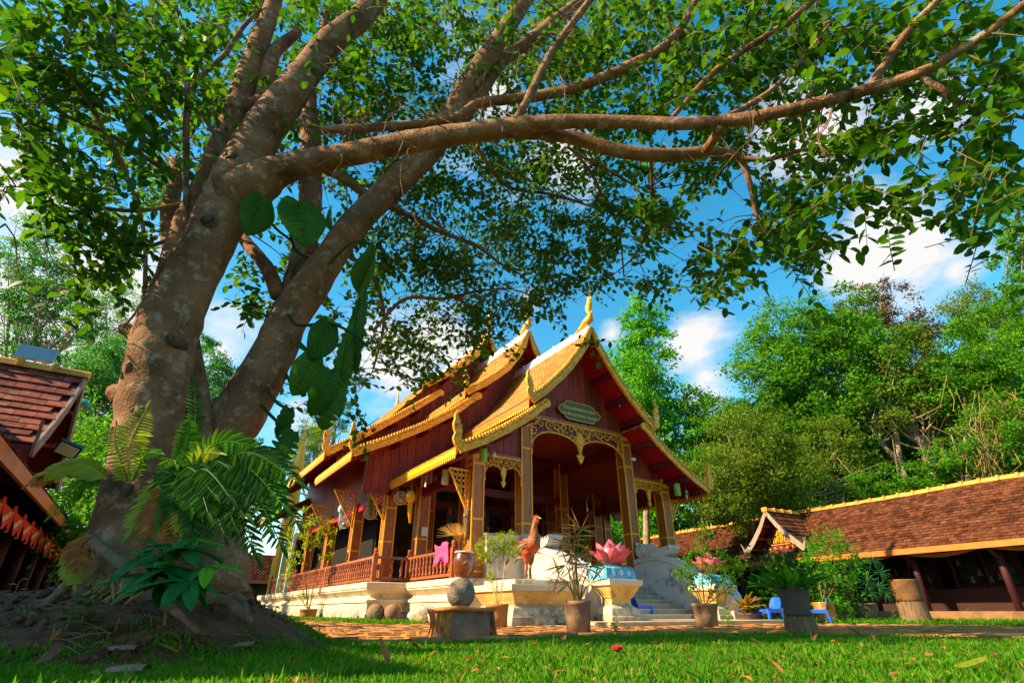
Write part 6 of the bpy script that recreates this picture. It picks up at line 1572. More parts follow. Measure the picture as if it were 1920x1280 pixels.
bg_tree('broadleaf_tree', 'tree with thin reddish brown top rising above the broad green one', 35, [(1640, 555, 48, 42), (1610, 585, 60, 40), (1700, 610, 60, 50), (1660, 640, 80, 60), (1735, 640, 40, 50)], 'g_red', (1680, 16), .32, .42, stems=[[(1690, 1080), (1665, 850), (1650, 700), (1640, 600)]])
bg_tree('broadleaf_tree', 'yellow olive tree with bare pale limbs in the middle of the right woods', 31, [(1700, 690, 68, 70), (1735, 760, 60, 70), (1660, 770, 50, 50)], 'g_olive', (1790, 20), .28, .75,
        stems=[[(1765, 1000), (1755, 905), (1728, 845), (1712, 800), (1700, 720)], [(1700, 905), (1690, 860), (1675, 800), (1650, 740), (1640, 700)], [(1712, 810), (1690, 790), (1665, 760)], [(1690, 868), (1655, 830), (1630, 800)], [(1750, 890), (1752, 830), (1745, 770)]])
bg_tree('broadleaf_tree', 'bright green tree at the right edge behind the gallery ridge', 30, [(1800, 690, 70, 60), (1850, 650, 80, 75), (1790, 760, 75, 70), (1890, 740, 70, 90)], 'g_mid', (1830, 16), .3)
bg_tree('broadleaf_tree', 'greyish olive tree below the top right corner, beyond the bright one', 38, [(1835, 590, 65, 55), (1880, 620, 60, 60)], 'g_olive', (1850, 14), .3, .9)
bg_tree('broadleaf_tree', 'tall green tree leaning in from the right edge above the others', 24, [(1905, 390, 40, 60), (1925, 470, 55, 60), (1905, 560, 45, 45), (1940, 640, 60, 80)], 'g_mid', (2010, 16), .26)
bg_tree('broadleaf_tree', 'low leafy thicket tree with tangled dry vines over the gallery roof', 26, [(1870, 800, 70, 60), (1820, 860, 70, 45), (1890, 870, 60, 40), (1770, 880, 55, 40)], 'g_mid', (1860, 10), .24, .8)
bg_tree('broadleaf_tree', 'pale olive tree with fine leaves right beside the pavilion eave', 24, [(1400, 830, 85, 80), (1370, 900, 90, 70), (1440, 880, 70, 80), (1350, 960, 60, 50)], 'g_olive', (1455, 12), .2, .8, stems=[[(1462, 1040), (1450, 950), (1432, 890), (1415, 840)], [(1450, 950), (1400, 880), (1375, 850)]])
bg_tree('broadleaf_tree', 'yellow tinged young tree in front of the dark middle of the woods', 27, [(1560, 830, 60, 60), (1590, 880, 50, 50), (1530, 890, 50, 60)], 'g_olive', (1580, 9), .22, .8, stems=[[(1590, 1040), (1575, 950), (1560, 850)]])
bg_tree('broadleaf_tree', 'leafy sapling group just above the gallery ridge in the middle', 25, [(1480, 920, 50, 50), (1690, 900, 60, 35), (1620, 920, 60, 35)], 'g_mid', (1600, 8), .22, .8)
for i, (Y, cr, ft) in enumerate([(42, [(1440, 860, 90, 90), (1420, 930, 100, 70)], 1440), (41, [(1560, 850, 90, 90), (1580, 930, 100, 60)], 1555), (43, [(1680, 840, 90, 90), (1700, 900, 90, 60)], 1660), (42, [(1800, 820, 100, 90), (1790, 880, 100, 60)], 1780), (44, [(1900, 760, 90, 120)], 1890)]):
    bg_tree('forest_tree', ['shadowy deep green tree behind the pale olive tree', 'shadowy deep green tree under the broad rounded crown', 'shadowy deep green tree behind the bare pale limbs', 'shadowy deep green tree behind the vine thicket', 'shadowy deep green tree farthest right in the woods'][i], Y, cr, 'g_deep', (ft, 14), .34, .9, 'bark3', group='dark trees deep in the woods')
# slim stems crowded in the woods
mb = MB()
for _ in range(26):
    px = random.uniform(1290, 1880); Y = random.uniform(28, 40); p = atY(px, 1080, Y); l = random.gauss(0, .12)
    mb.tube([(p.x, Y, 0), (p.x + l * 3 + random.gauss(0, .15), Y, 2.5), (p.x + l * 4 + random.gauss(0, .25), Y, 4.5), (p.x + l * 7 + random.gauss(0, .4), Y, 7), (p.x + l * 10, Y, 9)], [.11, .095, .08, .06, .03], 6)
o = put('wood_stems', mb, M['bark3'], None, smooth=True); tag(o, 'many thin grey stems crowded in the woods behind the right gallery', 'woods', kind='stuff')
# undergrowth
def undergrowth(name, label, regs, leaf, lsize=.2):
    P = []
    for px, py, rx, ry, Y, n in regs:
        d = depY(py, Y); c = np.array(atY(px, py, Y)); k = max(4, n // 40); cl = rng.normal(size=(k, 3)) * np.array([rx, rx * .5, ry]) * d / FPX * .6
        P.append(c + cl[rng.integers(0, k, n)] + rng.normal(size=(n, 3)) * lsize * 1.6)
    P = np.concatenate(P); n = len(P); ax = rand_dirs(n)
    V, F = leaves_np(P, ax, rand_dirs(n) + [0, 0, .8], lsize * rng.uniform(.6, 1.3, n), .27, lite=True)
    tag(link(bpy.data.objects.new(name, npmesh(name, V, [F], M[leaf]))), label, 'undergrowth', kind='stuff')
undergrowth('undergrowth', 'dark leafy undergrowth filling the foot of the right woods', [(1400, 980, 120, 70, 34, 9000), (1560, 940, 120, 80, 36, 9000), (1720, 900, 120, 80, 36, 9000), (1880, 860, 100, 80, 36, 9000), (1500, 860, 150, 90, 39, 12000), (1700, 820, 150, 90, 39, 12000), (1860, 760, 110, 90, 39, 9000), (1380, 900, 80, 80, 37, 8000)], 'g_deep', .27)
undergrowth('undergrowth', 'bright leafy bushes seen through the open hall', [(1065, 985, 40, 40, 27, 4200), (1010, 985, 40, 30, 29, 3000), (1120, 1000, 60, 30, 33, 3000), (1230, 960, 50, 50, 34, 4000), (1250, 1010, 60, 40, 36, 4000), (1160, 960, 60, 60, 38, 4000)], 'g_bright', .26)
undergrowth('undergrowth', 'leafy green bushes behind the left gallery', [(150, 930, 70, 70, 16, 3500), (110, 870, 60, 60, 19, 3000), (170, 830, 60, 60, 22, 3000), (180, 1000, 50, 40, 14, 2000), (70, 800, 70, 60, 24, 3500)], 'g_mid', .15)
undergrowth('undergrowth', 'dark shrubs below the gallery beside the crimson lotus', [(1480, 1090, 55, 30, 17, 3000), (1450, 1110, 40, 25, 16, 1500), (1560, 1110, 30, 25, 15, 1200)], 'g_deep', .12)
# vines
mb = MB()
for _ in range(120):
    px, py = random.gauss(1850, 45), random.uniform(720, 860); p = atY(px, py, 25.4); q = atY(px + random.gauss(15, 25), py + random.uniform(30, 80), 25.2)
    m_ = (p + q) / 2 + Vector(rng.normal(0, .5, 3)); mb.tube([tuple(p), tuple(m_), tuple(q)], [.013, .012, .007], 3)
o = put('dry_vines', mb, M['palm_dry'], None); tag(o, 'tangle of dry straw coloured vines hanging above the right roof', 'vines', kind='stuff')
# left background
gl = 'trees beyond the left gallery'
bg_tree('broadleaf_tree', 'airy tree with long bare limbs at the left edge', 25, [(70, 480, 75, 60), (20, 560, 60, 70), (110, 560, 70, 45), (40, 660, 60, 50), (150, 600, 40, 40)], 'g_teal', (-60, 14), .24, .95, stems=[[(-40, 1080), (-20, 850), (20, 720), (60, 640), (110, 570)], [(-20, 900), (10, 640), (20, 540)], [(20, 740), (70, 690), (140, 640)]], group=gl)
bg_tree('broadleaf_tree', 'soft green rounded tree between the left roof and the trunk', 30, [(150, 690, 90, 60), (200, 740, 70, 70), (110, 740, 70, 50), (180, 820, 70, 70), (210, 660, 40, 40)], 'g_teal', (190, 12), .26, 1.25, group=gl)
bg_tree('broadleaf_tree', 'bluish green tree framed between the two fig trunks', 32, [(405, 690, 42, 40), (420, 745, 36, 50), (380, 740, 40, 60), (395, 640, 26, 22)], 'g_teal', (400, 8), .24, 1.3, group=gl)
bg_tree('broadleaf_tree', 'thin tree with dry open crown behind the airy left tree', 36, [(200, 560, 70, 50), (250, 650, 50, 60), (90, 420, 60, 30), (170, 640, 60, 60)], 'g_teal', (210, 9), .2, .6, group=gl)
bg_tree('pine_tree', 'dark feathery pine behind the left end of the pavilion roof', 46, [(630, 790, 36, 22), (590, 810, 40, 24), (645, 760, 26, 20), (560, 830, 40, 30), (480, 850, 26, 36), (600, 770, 30, 16)], 'g_deep', (600, 12), .26, .6, 'bark3', group=gl)
bg_tree('broadleaf_tree', 'lime green tree behind the golden spire', 44, [(590, 840, 42, 40), (610, 800, 26, 30), (560, 870, 44, 34), (500, 880, 30, 30)], 'g_lime', (575, 12), .24, .75, group=gl)
# ------------------------------------------------------------------ big leaved climber on the fig trunks
def blade_mesh(name, mt, wr=.5, notch=0, droop=.25, heart=.12, rows=14, cols=8, fold=.1, seed=0, vein=None):
    """a broad leaf along +Y, one unit long; notch > 0 cuts the margin into lobes"""
    r_ = random.Random(seed); vs = []
    for i in range(rows + 1):
        t = i / rows; w = wr * (math.sin(math.pi * min(1, (t * .93 + .07))) ** .62) * (1 - .18 * t)
        if notch: w *= 1 - notch * (i % 3 == 1) * (.25 < t + .1 < .95)
        for j in range(cols + 1):
            s_ = (j / cols - .5) * 2; back = heart * max(0, 1 - t * 5) * abs(s_)
            vs.append((w * s_, t - back + .10 * abs(s_) * notch, -droop * t * t + fold * abs(s_) * w - .06 * (abs(s_) ** 2) + .012 * math.sin(t * 34) * (1 - abs(s_)) ))
    mb = MB(); n = cols + 1
    mb.add(vs, [(i * n + j, i * n + j + 1, (i + 1) * n + j + 1, (i + 1) * n + j) for i in range(rows) for j in range(cols)])
    mb.tube([(0, t, -droop * t * t + .004) for t in np.linspace(0, 1, 6)], [.014, .012, .01, .008, .006, .003], 5, 1 if vein else 0)
    if vein:
        for i in range(1, 9):
            t = .04 + i * .095
            for s_ in (-1, 1):
                w = wr * (math.sin(math.pi * min(1, (t + .1) * .93 + .07)) ** .62) * (1 - .18 * t) * .86; pts = []
                for q in (0, .35, .7, 1): tt = min(t + .10 * q ** 1.3, .97); pts.append((s_ * w * q, tt, -droop * tt * tt + fold * q * w - .06 * q * q + .006))
                mb.tube(pts, [.006, .005, .004, .002], 3, 1)
    return mb.mesh(name, [mt, vein] if vein else mt, True)
def aim(o, tip, base, up):
    a = (Vector(tip) - Vector(base)); L_ = a.length; a.normalize(); n = Vector(up); n = (n - a * n.dot(a)).normalized(); x = a.cross(n)
    o.rotation_euler = Matrix((x, a, n)).transposed().to_euler(); o.scale = (L_,) * 3
CLB = thing('climbing_plant', 'big leaved dark green climber hanging from the right fig trunk', 'climber', atY(545, 560, 4.75))
bm_ = [blade_mesh('leaf', M['philo'], .40, 0, .12, .14, fold=.28, seed=1, vein=M['fern']), blade_mesh('leaf', M['philo'], .42, .55, .2, .14, rows=18, fold=.28, seed=2, vein=M['fern']), blade_mesh('leaf', M['philo'], .17, .25, .3, 0, rows=18, seed=3), blade_mesh('leaf', M['philo_bright'], .42, .12, .15, .14, seed=4), blade_mesh('leaf', M['philo'], .38, .2, .3, .14, fold=.28, seed=5, vein=M['fern'])]
toc = lambda p: Vector((0, 0, H)) - Vector(p)
for k_, b0, b1, Y0, Y1, tw_ in [(0, (492, 372), (468, 446), 4.3, 4.25, .5), (0, (560, 378), (578, 446), 4.3, 4.15, .3), (0, (618, 392), (610, 432), 4.4, 4.4, -.8), (0, (530, 372), (552, 392), 4.4, 4.5, .6),
        (0, (618, 606), (588, 682), 4.7, 4.6, .4), (0, (590, 668), (545, 746), 4.7, 4.6, .3), (4, (622, 700), (590, 780), 4.65, 4.6, .2), (1, (634, 730), (600, 800), 4.7, 4.75, -.3), (2, (700, 458), (682, 545), 4.9, 5.0, .4), (2, (686, 540), (664, 640), 4.9, 5.0, .6), (2, (668, 600), (648, 735), 4.9, 5.0, .3), (2, (676, 560), (640, 700), 4.85, 4.9, -.4), (2, (650, 640), (632, 760), 4.8, 4.9, .2),
        (4, (542, 765), (524, 815), 4.6, 4.6, .5), (1, (548, 808), (520, 870), 4.6, 4.5, .6), (3, (505, 868), (520, 965), 4.4, 4.3, .6), (3, (470, 880), (500, 940), 4.45, 4.4, .2), (0, (690, 480), (664, 560), 5.0, 5.1, -.5), (2, (640, 690), (650, 790), 4.9, 5.0, .5)]:
    a, b = atY(*b0, Y0), atY(*b1, Y1)
    o = put('leaf', bm_[k_], None, CLB, tuple(a)); b = a + (b - a) * random.uniform(.78, .95) + Vector((random.uniform(-.03, .03), 0, -.03)); aim(o, b, a, toc(a).normalized() + Vector((tw_ * 1.3, random.uniform(-.3, .3), .3)))
for pts in ([(612, 500, 5.0), (660, 455, 4.9), (700, 458, 4.9)], [(540, 590, 4.85), (560, 610, 4.75), (618, 606, 4.7), (660, 625, 4.75), (690, 650, 4.8)], [(545, 640, 4.85), (570, 655, 4.7), (590, 668, 4.7)], [(560, 640, 4.8), (600, 680, 4.7), (640, 720, 4.7)], [(500, 730, 4.9), (520, 755, 4.7), (545, 768, 4.6)], [(490, 760, 4.9), (520, 790, 4.7), (548, 808, 4.6)],
            [(560, 400, 4.4), (545, 440, 4.8), (560, 475, 5.0), (595, 480, 5.0), (620, 462, 5.0)], [(492, 372, 4.3), (510, 420, 4.6), (545, 450, 4.8)], [(430, 940, 4.5), (470, 880, 4.45), (505, 868, 4.4)]):
    q = catmull([tuple(atY(*p)) for p in pts], 5); mb = MB(); mb.tube([tuple(p) for p in q], .016, 6); put('stem', mb, M['philo'], CLB, smooth=True)

# ------------------------------------------------------------------ ferns and basket plants on the trunk
def frond(T, p0, p1, sagv, n, L_, mt, wr=.16, name='frond', lw=1.0, ang=1.1):
    p0, p1 = Vector(p0), Vector(p1); m = (p0 + p1) / 2 + Vector(sagv); q = catmull([tuple(p0), tuple(m), tuple(p1)], 12)
    q = [Vector(a) for a in q]; k = len(q); P, A, Nn, S = [], [], [], []
    up = (toc(m).normalized() + Vector((0, 0, .6))).normalized()
    for i in range(2, k):
        t = i / (k - 1); tg = (q[min(i + 1, k - 1)] - q[i - 1]).normalized(); sd = tg.cross(up).normalized()
        for s_ in (-1, 1):
            if i % 1: continue
            ln = .72 * L_ * (math.sin(math.pi * (.12 + .80 * t)) ** .7) * random.uniform(.85, 1.1)
            P.append(tuple(q[i])); A.append(tuple(tg * math.cos(ang) + sd * s_ * math.sin(ang) + Vector((0, 0, -.15)))); Nn.append(tuple(up + Vector(rng.normal(0, .15, 3)))); S.append(ln)
    P.append(tuple(q[-1])); A.append(tuple(q[-1] - q[-2])); Nn.append(tuple(up)); S.append(L_ * .6)
    V, F = leaves_np(np.array(P) - np.array(ORG[T]), np.array(A), np.array(Nn), np.array(S), wr * lw * .72, fold=.15, droop=.22)
    o = link(bpy.data.objects.new(name, npmesh(name, V, [F], mt, True))); o.parent = T; ORG[o] = ORG[T]
    mb = MB(); mb.tube([tuple(a) for a in q], list(np.linspace(.011, .003, k)), 5); put('rachis', mb, mt, o)
F1 = thing('tree_fern', 'upright sunlit yellow green fern frond growing on the left trunk', 'fern', atY(245, 910, 3.95))
frond(F1, atY(243, 905, 3.95), atY(272, 770, 3.9), (-.03, -.05, .0), 22, .20, M['fern_yellow'], .13, ang=1.25)
frond(F1, atY(240, 900, 3.95), atY(218, 800, 3.85), (-.03, -.05, .05), 20, .12, M['fern'], .13, ang=1.25)
frond(F1, atY(250, 900, 3.95), atY(300, 850, 3.7), (0, -.05, .08), 18, .1, M['fern'], .13)
mb = MB(); c = atY(242, 915, 4.0); mb.lathe([(.01, -.06), (.03, -.03), (.035, .01), (.02, .03)], 10, tuple(c)); put('root_ball', mb, M['bark3'], F1, smooth=True)
F2 = thing('tree_fern', 'yellow and brown drying fern frond spreading left of the trunk', 'fern', atY(200, 905, 3.9))
frond(F2, atY(200, 898, 3.9), atY(92, 884, 3.8), (0, 0, .08), 14, .2, M['fern_yellow'], .17, ang=.9); frond(F2, atY(190, 905, 3.9), atY(100, 960, 3.85), (0, 0, .1), 12, .14, M['fern'], .15); frond(F2, atY(170, 890, 3.9), atY(60, 905, 3.85), (0, 0, .08), 10, .14, M['fern_brown'], .18)
frond(F2, atY(168, 1010, 3.8), atY(140, 1090, 3.7), (-.05, 0, .02), 10, .14, M['fern_yellow'], .2); frond(F2, atY(172, 1005, 3.8), atY(150, 1060, 3.7), (-.05, 0, .02), 10, .14, M['fern_brown'], .2)
F3 = thing('basket_fern', 'large dark basket fern with drooping fronds between the two trunks', 'fern', atY(350, 930, 3.9))
c0 = (345, 925)
for tx, ty, Y, m_, L_, sg in [(470, 835, 3.7, 'fern', .2, .15), (420, 845, 3.8, 'fern', .18, .1), (555, 900, 3.5, 'fern_dark', .22, .25), (530, 945, 3.5, 'fern_dark', .22, .25), (555, 975, 3.55, 'fern_dark', .2, .35), (525, 1015, 3.5, 'fern_dark', .22, .3), (480, 1035, 3.5, 'fern_dark', .22, .3), (470, 1020, 3.6, 'fern_dark', .2, .25), (440, 985, 3.5, 'fern_dark', .2, .2), (330, 870, 3.7, 'fern', .16, .1), (300, 985, 3.55, 'fern', .18, .15), (250, 985, 3.6, 'fern_yellow', .2, .14), (262, 1020, 3.55, 'fern_brown', .18, .12), (310, 1030, 3.5, 'fern_brown', .18, .1), (380, 1010, 3.5, 'fern_dark', .2, .2), (520, 890, 3.6, 'fern', .2, .2), (400, 880, 3.7, 'fern_dark', .18, .12), (495, 935, 3.55, 'fern_dark', .22, .22), (275, 1000, 3.5, 'fern_brown', .16, .1), (340, 990, 3.5, 'fern_yellow', .18, .12), (540, 870, 3.8, 'fern_dark', .18, .2), (430, 930, 3.5, 'fern_dark', .22, .15), (300, 905, 3.6, 'fern_dark', .16, .1), (320, 950, 3.5, 'fern_dark', .18, .1), (400, 925, 3.5, 'fern_dark', .18, .12), (450, 900, 3.6, 'fern_dark', .18, .15), (380, 900, 3.6, 'fern_dark', .16, .1), (420, 1000, 3.5, 'fern_dark', .18, .15), (360, 1000, 3.45, 'fern_dark', .18, .12), (460, 960, 3.5, 'fern_dark', .2, .15), (500, 985, 3.5, 'fern_dark', .2, .2), (410, 850, 3.7, 'fern_yellow', .14, .1), (390, 960, 3.45, 'fern_dark', .22, .15), (360, 950, 3.5, 'fern', .2, .12)]:
    a = atY(c0[0] + random.uniform(-25, 25), c0[1] + random.uniform(-15, 15), 3.95); frond(F3, a, atY(tx, ty, Y), (0, -.05, sg), 16, L_, M[m_], .17, ang=.95)
mb = MB(); c = atY(335, 935, 4.05); mb.lathe([(.05, -.28), (.2, -.16), (.26, 0), (.18, .1), (.05, .14)], 12, tuple(c)); put('root_ball', mb, M['soil'], F3, smooth=True)
F4 = thing('trunk_vine', 'narrow leaved vine climbing the gap between the two trunks', 'vine', atY(362, 820, 4.3))
frond(F4, atY(350, 870, 4.2), atY(364, 715, 4.25), (.04, 0, 0), 20, .14, M['fern_dark'], .22, ang=.8); frond(F4, atY(335, 870, 4.1), atY(355, 790, 4.1), (.02, 0, 0), 16, .14, M['fern'], .2)

# ------------------------------------------------------------------ broad leaved shrub at the foot of the tree
SH = thing('broadleaf_shrub', 'dark glossy broad leaved shrub on the root mound', 'shrub', atY(318, 1180, 3.1))
sb = [blade_mesh('leaf', M['shrub'], .22, 0, .25, 0, rows=9, cols=4, fold=.3, seed=9), blade_mesh('leaf', M['g_bright'], .22, 0, .25, 0, rows=9, cols=4, fold=.3, seed=9)]
for wx, wy, Y, n, L_ in ((318, 1062, 3.05, 9, .23), (345, 1030, 3.15, 9, .24), (362, 1010, 3.3, 7, .22), (278, 1040, 3.2, 8, .22), (298, 1020, 3.35, 7, .2), (390, 1060, 3.1, 7, .2), (310, 1092, 3.0, 8, .2), (350, 1085, 3.0, 8, .2), (275, 1080, 3.1, 7, .2)):
    c = Vector(atY(wx, wy, Y))
    for i in range(n):
        g = 2 * math.pi * i / n + random.uniform(-.3, .3); d = Vector((math.cos(g), math.sin(g) * .9, random.uniform(-.45, .35))).normalized()
        o = put('leaf', sb[1 if (wx > 355 and i % 3 == 0) else 0], None, SH, tuple(c)); aim(o, c + d * L_ * random.uniform(.8, 1.15), c, (d * -.2 + Vector((0, -.25, 1))))
mb = MB()
hub = atY(316, 1095, 3.1); mb.tube([tuple(atY(308, 1172, 3.0)), tuple(atY(311, 1130, 3.05)), tuple(hub)], [.007, .006, .006], 6)
for wx, wy, Y in ((318, 1062, 3.05), (345, 1030, 3.15), (362, 1010, 3.3), (278, 1040, 3.2), (298, 1020, 3.35), (390, 1060, 3.1)): mb.tube([tuple(hub), tuple((hub + atY(wx, wy, Y)) / 2 + Vector((0, 0, .01))), tuple(atY(wx, wy, Y))], [.007, .005, .004], 5)
put('stem', mb, M['twig'], SH, smooth=True)

# ------------------------------------------------------------------ potted plants
def pot(T, c, r0, r1, h, mt, rim=.02, band=None, name='pot'):
    mb = MB(); mb.lathe([(r0, 0), (r0 + (r1 - r0) * .5, h * .5), (r1, h - .05), (r1 + rim * .4, h - .045), (r1 + rim * .4, h), (r1 - .025, h), (r1 - .03, h - .06)] if not band else
                        [(r0, 0), (r0 + .01, .03), (r0 + .004, .05), (r0 + (r1 - r0) * .5, h * .5), (r1, h - .02), (r1 + .008, h), (r1 - .03, h), (r1 - .03, h - .06)], 24, tuple(c)); p = put(name, mb, mt, T, smooth=True)
    mb = MB(); mb.lathe([(.002, h - .05), (r1 - .025, h - .055)], 16, tuple(c)); put('soil', mb, M['soil'], p)
    return p
def px2m(px, c): d = (Vector(c) - Vector((0, 0, H))); dep = d.y * math.cos(PITCH) + d.z * math.sin(PITCH); return px * dep / FPX
def foliage(T, P, A, Nn, S, mt, wr=.27, lite=False, name='foliage'):
    V, F = leaves_np(np.array(P) - np.array(ORG[T]), np.array(A), np.array(Nn), np.array(S), wr, lite=lite)
    o = link(bpy.data.objects.new(name, npmesh(name, V, [F], mt, True))); o.parent = T; o['kind'] = 'stuff'; return o
def cloud(c, r, n, L_, P, A, Nn, S, updir=.2, k=None):
    k = k or max(3, n // 14); cl = rng.normal(size=(k, 3)); cl = norm(cl) * (rng.random((k, 1)) ** .4) * np.array(r)
    for i in range(n):
        j = random.randrange(k); P.append(np.array(c) + cl[j] + rng.normal(0, .22, 3) * np.array(r) * .55)
        a = rng.normal(size=3); a[2] += updir; A.append(a); Nn.append(rng.normal(size=3) * .5 + [0, 0, 1]); S.append(L_ * random.uniform(.6, 1.2))
GP = 'potted plants set out before the pavilion'
def potted(px, base, rim, hw, label, mt, taper=.92, band=None):
    g = ground(px, base); r1 = px2m(hw, g); c = (g.x, g.y + r1, 0)
    top = at(px, rim, (Vector(c) - Vector((0, 0, H))).y / math.cos(PITCH)); h = px2m(base - rim, c) * 1.0
    T = thing('potted_plant', label, 'potted plant', c, group=GP); pot(T, c, r1 * taper, r1, h, mt, band=band)
    return T, Vector(c), r1, h
def stems_to(T, c, h, tips, r, mt=None, name='stem'):
    mb = MB()
    for tip in tips:
        m = (Vector(c) + Vector((0, 0, h)) + Vector(tip)) / 2 + Vector(rng.normal(0, .03, 3)); b = Vector(c) + Vector((random.uniform(-.04, .04), random.uniform(-.03, .03), h - .06))
        q = catmull([tuple(b), tuple(m), tuple(tip)], 5); mb.tube([tuple(p) for p in q], list(np.linspace(r, r * .45, len(q))), 6)
    return put(name, mb, mt or M['twig'], T, smooth=True)
def tipat(px, py, c): return at(px, py, ((Vector(c) - Vector((0, 0, H))).y + 0.0) / math.cos(PITCH) * 1.0) if False else atY(px, py, c[1])
# 1 feathery bush in clay pot
T, c, r, h = potted(931, 1177, 1137, 22, 'feathery lime green bush in a clay pot left of the rooster pedestal', M['pot_clay'], .88)
tips = [tipat(x, y, c) for x, y in ((905, 1040), (920, 1020), (950, 1025), (958, 1045), (938, 1060), (915, 1065))]; stems_to(T, c, h, tips, .010, M['fan_tan'])
P, A, Nn, S = [], [], [], []
for x, y, rr, n in ((908, 1028, 24, 420), (925, 1015, 18, 300), (950, 1018, 22, 380), (960, 1030, 18, 320), (940, 1034, 16, 220), (915, 1050, 16, 200), (922, 1080, 14, 120)):
    k_ = px2m(rr, c); cloud(tipat(x, y, c), (k_, k_, k_), n, .075, P, A, Nn, S, .8)
foliage(T, P, A, Nn, S, M['g_lime'], .10, True)
# 2 dry palm
T, c, r, h = potted(1088, 1186, 1133, 26, 'withered palm with straw brown fan leaves in a grey pot', M['pot_grey'], .88)
hubs = [(1072, 1020), (1090, 990), (1085, 1040), (1060, 1060), (1112, 1058), (1070, 1090), (1105, 1095), (1050, 1085), (1095, 1065), (1078, 1005)]
tips = [tipat(x, y, c) + Vector((0, random.uniform(-.15, .15), 0)) for x, y in hubs]; stems_to(T, c, h, tips, .013, M['palm_dry'])
for tp in tips:
    P, A, Nn, S = [], [], [], []; out = (tp - (c + Vector((0, 0, h)))).normalized(); out.z -= .25
    for i in range(11):
        a = (i - 5) * .3; sd = out.cross(Vector((0, -1, .3))).normalized(); P.append(tp); A.append(out * math.cos(a) + sd * math.sin(a) + Vector((0, 0, -.35)) + Vector(rng.normal(0, .12, 3))); Nn.append(rng.normal(size=3) * .5 + [0, -.6, .6]); S.append(random.uniform(.2, .36))
    V, F = leaves_np(np.array(P) - np.array(ORG[T]), np.array(A), np.array(Nn), np.array(S), .034, droop=.35); o = link(bpy.data.objects.new('fan_leaf', npmesh('fan_leaf', V, [F], M['palm_dry']))); o.parent = T
# 3 bush tree in grey pot
T, c, r, h = potted(1335, 1176, 1136, 24, 'small leaved bushy tree in a grey pot before the steps', M['pot_grey'], .82)
tips = [tipat(x, y, c) for x, y in ((1318, 1000), (1290, 1070), (1360, 1075), (1375, 1095), (1300, 1100), (1345, 1050), (1280, 1100), (1385, 1060))]; stems_to(T, c, h, tips, .011, M['twig'])
P, A, Nn, S = [], [], [], []
for x, y, rr, n in ((1318, 1000, 18, 160), (1312, 1030, 22, 200), (1345, 1045, 24, 220), (1290, 1065, 24, 240), (1370, 1075, 26, 280), (1330, 1080, 26, 240), (1300, 1095, 22, 180), (1385, 1055, 16, 110), (1350, 1105, 22, 160), (1275, 1075, 14, 100)):
    k_ = px2m(rr, c); cloud(tipat(x, y, c), (k_, k_, k_), int(n * 1.5), .046, P, A, Nn, S, .3)
foliage(T, P, A, Nn, S, M['g_mid'], .28)
# 4 croton
T, c, r, h = potted(1411, 1168, 1151, 19, 'yellow and red croton in a squat black pot', M['tub'], .9)
cm = blade_mesh('leaf', M['croton'], .15, 0, .35, 0, rows=7, cols=4, fold=.25)
for i in range(46):
    g = random.uniform(0, 6.28); el = random.uniform(.15, 1.35); d = Vector((math.cos(g) * math.cos(el), math.sin(g) * math.cos(el), math.sin(el))); b = c + Vector((0, 0, h + random.uniform(0, .14))) + Vector((d.x, d.y, 0)) * .05
    o = put('leaf', cm, None, T, tuple(b)); aim(o, b + d * random.uniform(.24, .40), b, Vector((-d.x, -d.y, 1.2)))
# 5 bird's nest plant in tub on a stump
g = ground(1519, 1188); r1 = px2m(29, g)
T = thing('potted_plant', 'leafy plant in a tall grey tub set on a sawn stump', 'potted plant', (g.x, g.y + r1, 0), group=GP); c = Vector((g.x, g.y + r1, 0))
mb = MB(); mb.lathe([(r1 * 1.02, -.02), (r1 * 1.0, .1), (r1 * .93, .19), (.01, .19)], 18, tuple(c)); mb.v = [(x + .012 * math.sin(9 * math.atan2(y - c.y, x - c.x)), y, z) for x, y, z in mb.v]; put('stump', mb, M['stump'], T, smooth=False)
q_ = MB(); h5 = px2m(80, c); q_.lathe([(r1 * .78, .19), (r1 * .83, .22), (r1 * .82, .25), (r1 * .9, .4), (r1 * 1.0, h5 - .02), (r1 * 1.0, h5), (r1 * .9, h5), (r1 * .88, h5 - .06)], 24, tuple(c)); put('tub', q_, M['tub'], T, smooth=True)
nm = blade_mesh('leaf', M['g_mid'], .12, 0, .25, 0, rows=8, cols=4, fold=.25); nm2 = blade_mesh('leaf', M['fern'], .12, 0, .4, 0, rows=8, cols=4, fold=.25)
for i in range(44):
    g0 = random.uniform(0, 6.28); el = random.uniform(.35, 1.4); d = Vector((math.cos(g0) * math.cos(el), math.sin(g0) * math.cos(el), math.sin(el))); b = c + Vector((d.x * .1, d.y * .1, h5 - .05)) + Vector((random.uniform(-.1, .1), random.uniform(-.08, .08), 0))
    o = put('leaf', random.choice((nm, nm2)), None, T, tuple(b)); aim(o, b + d * random.uniform(.26, .42), b, Vector((-d.x, -d.y, 1.0)))
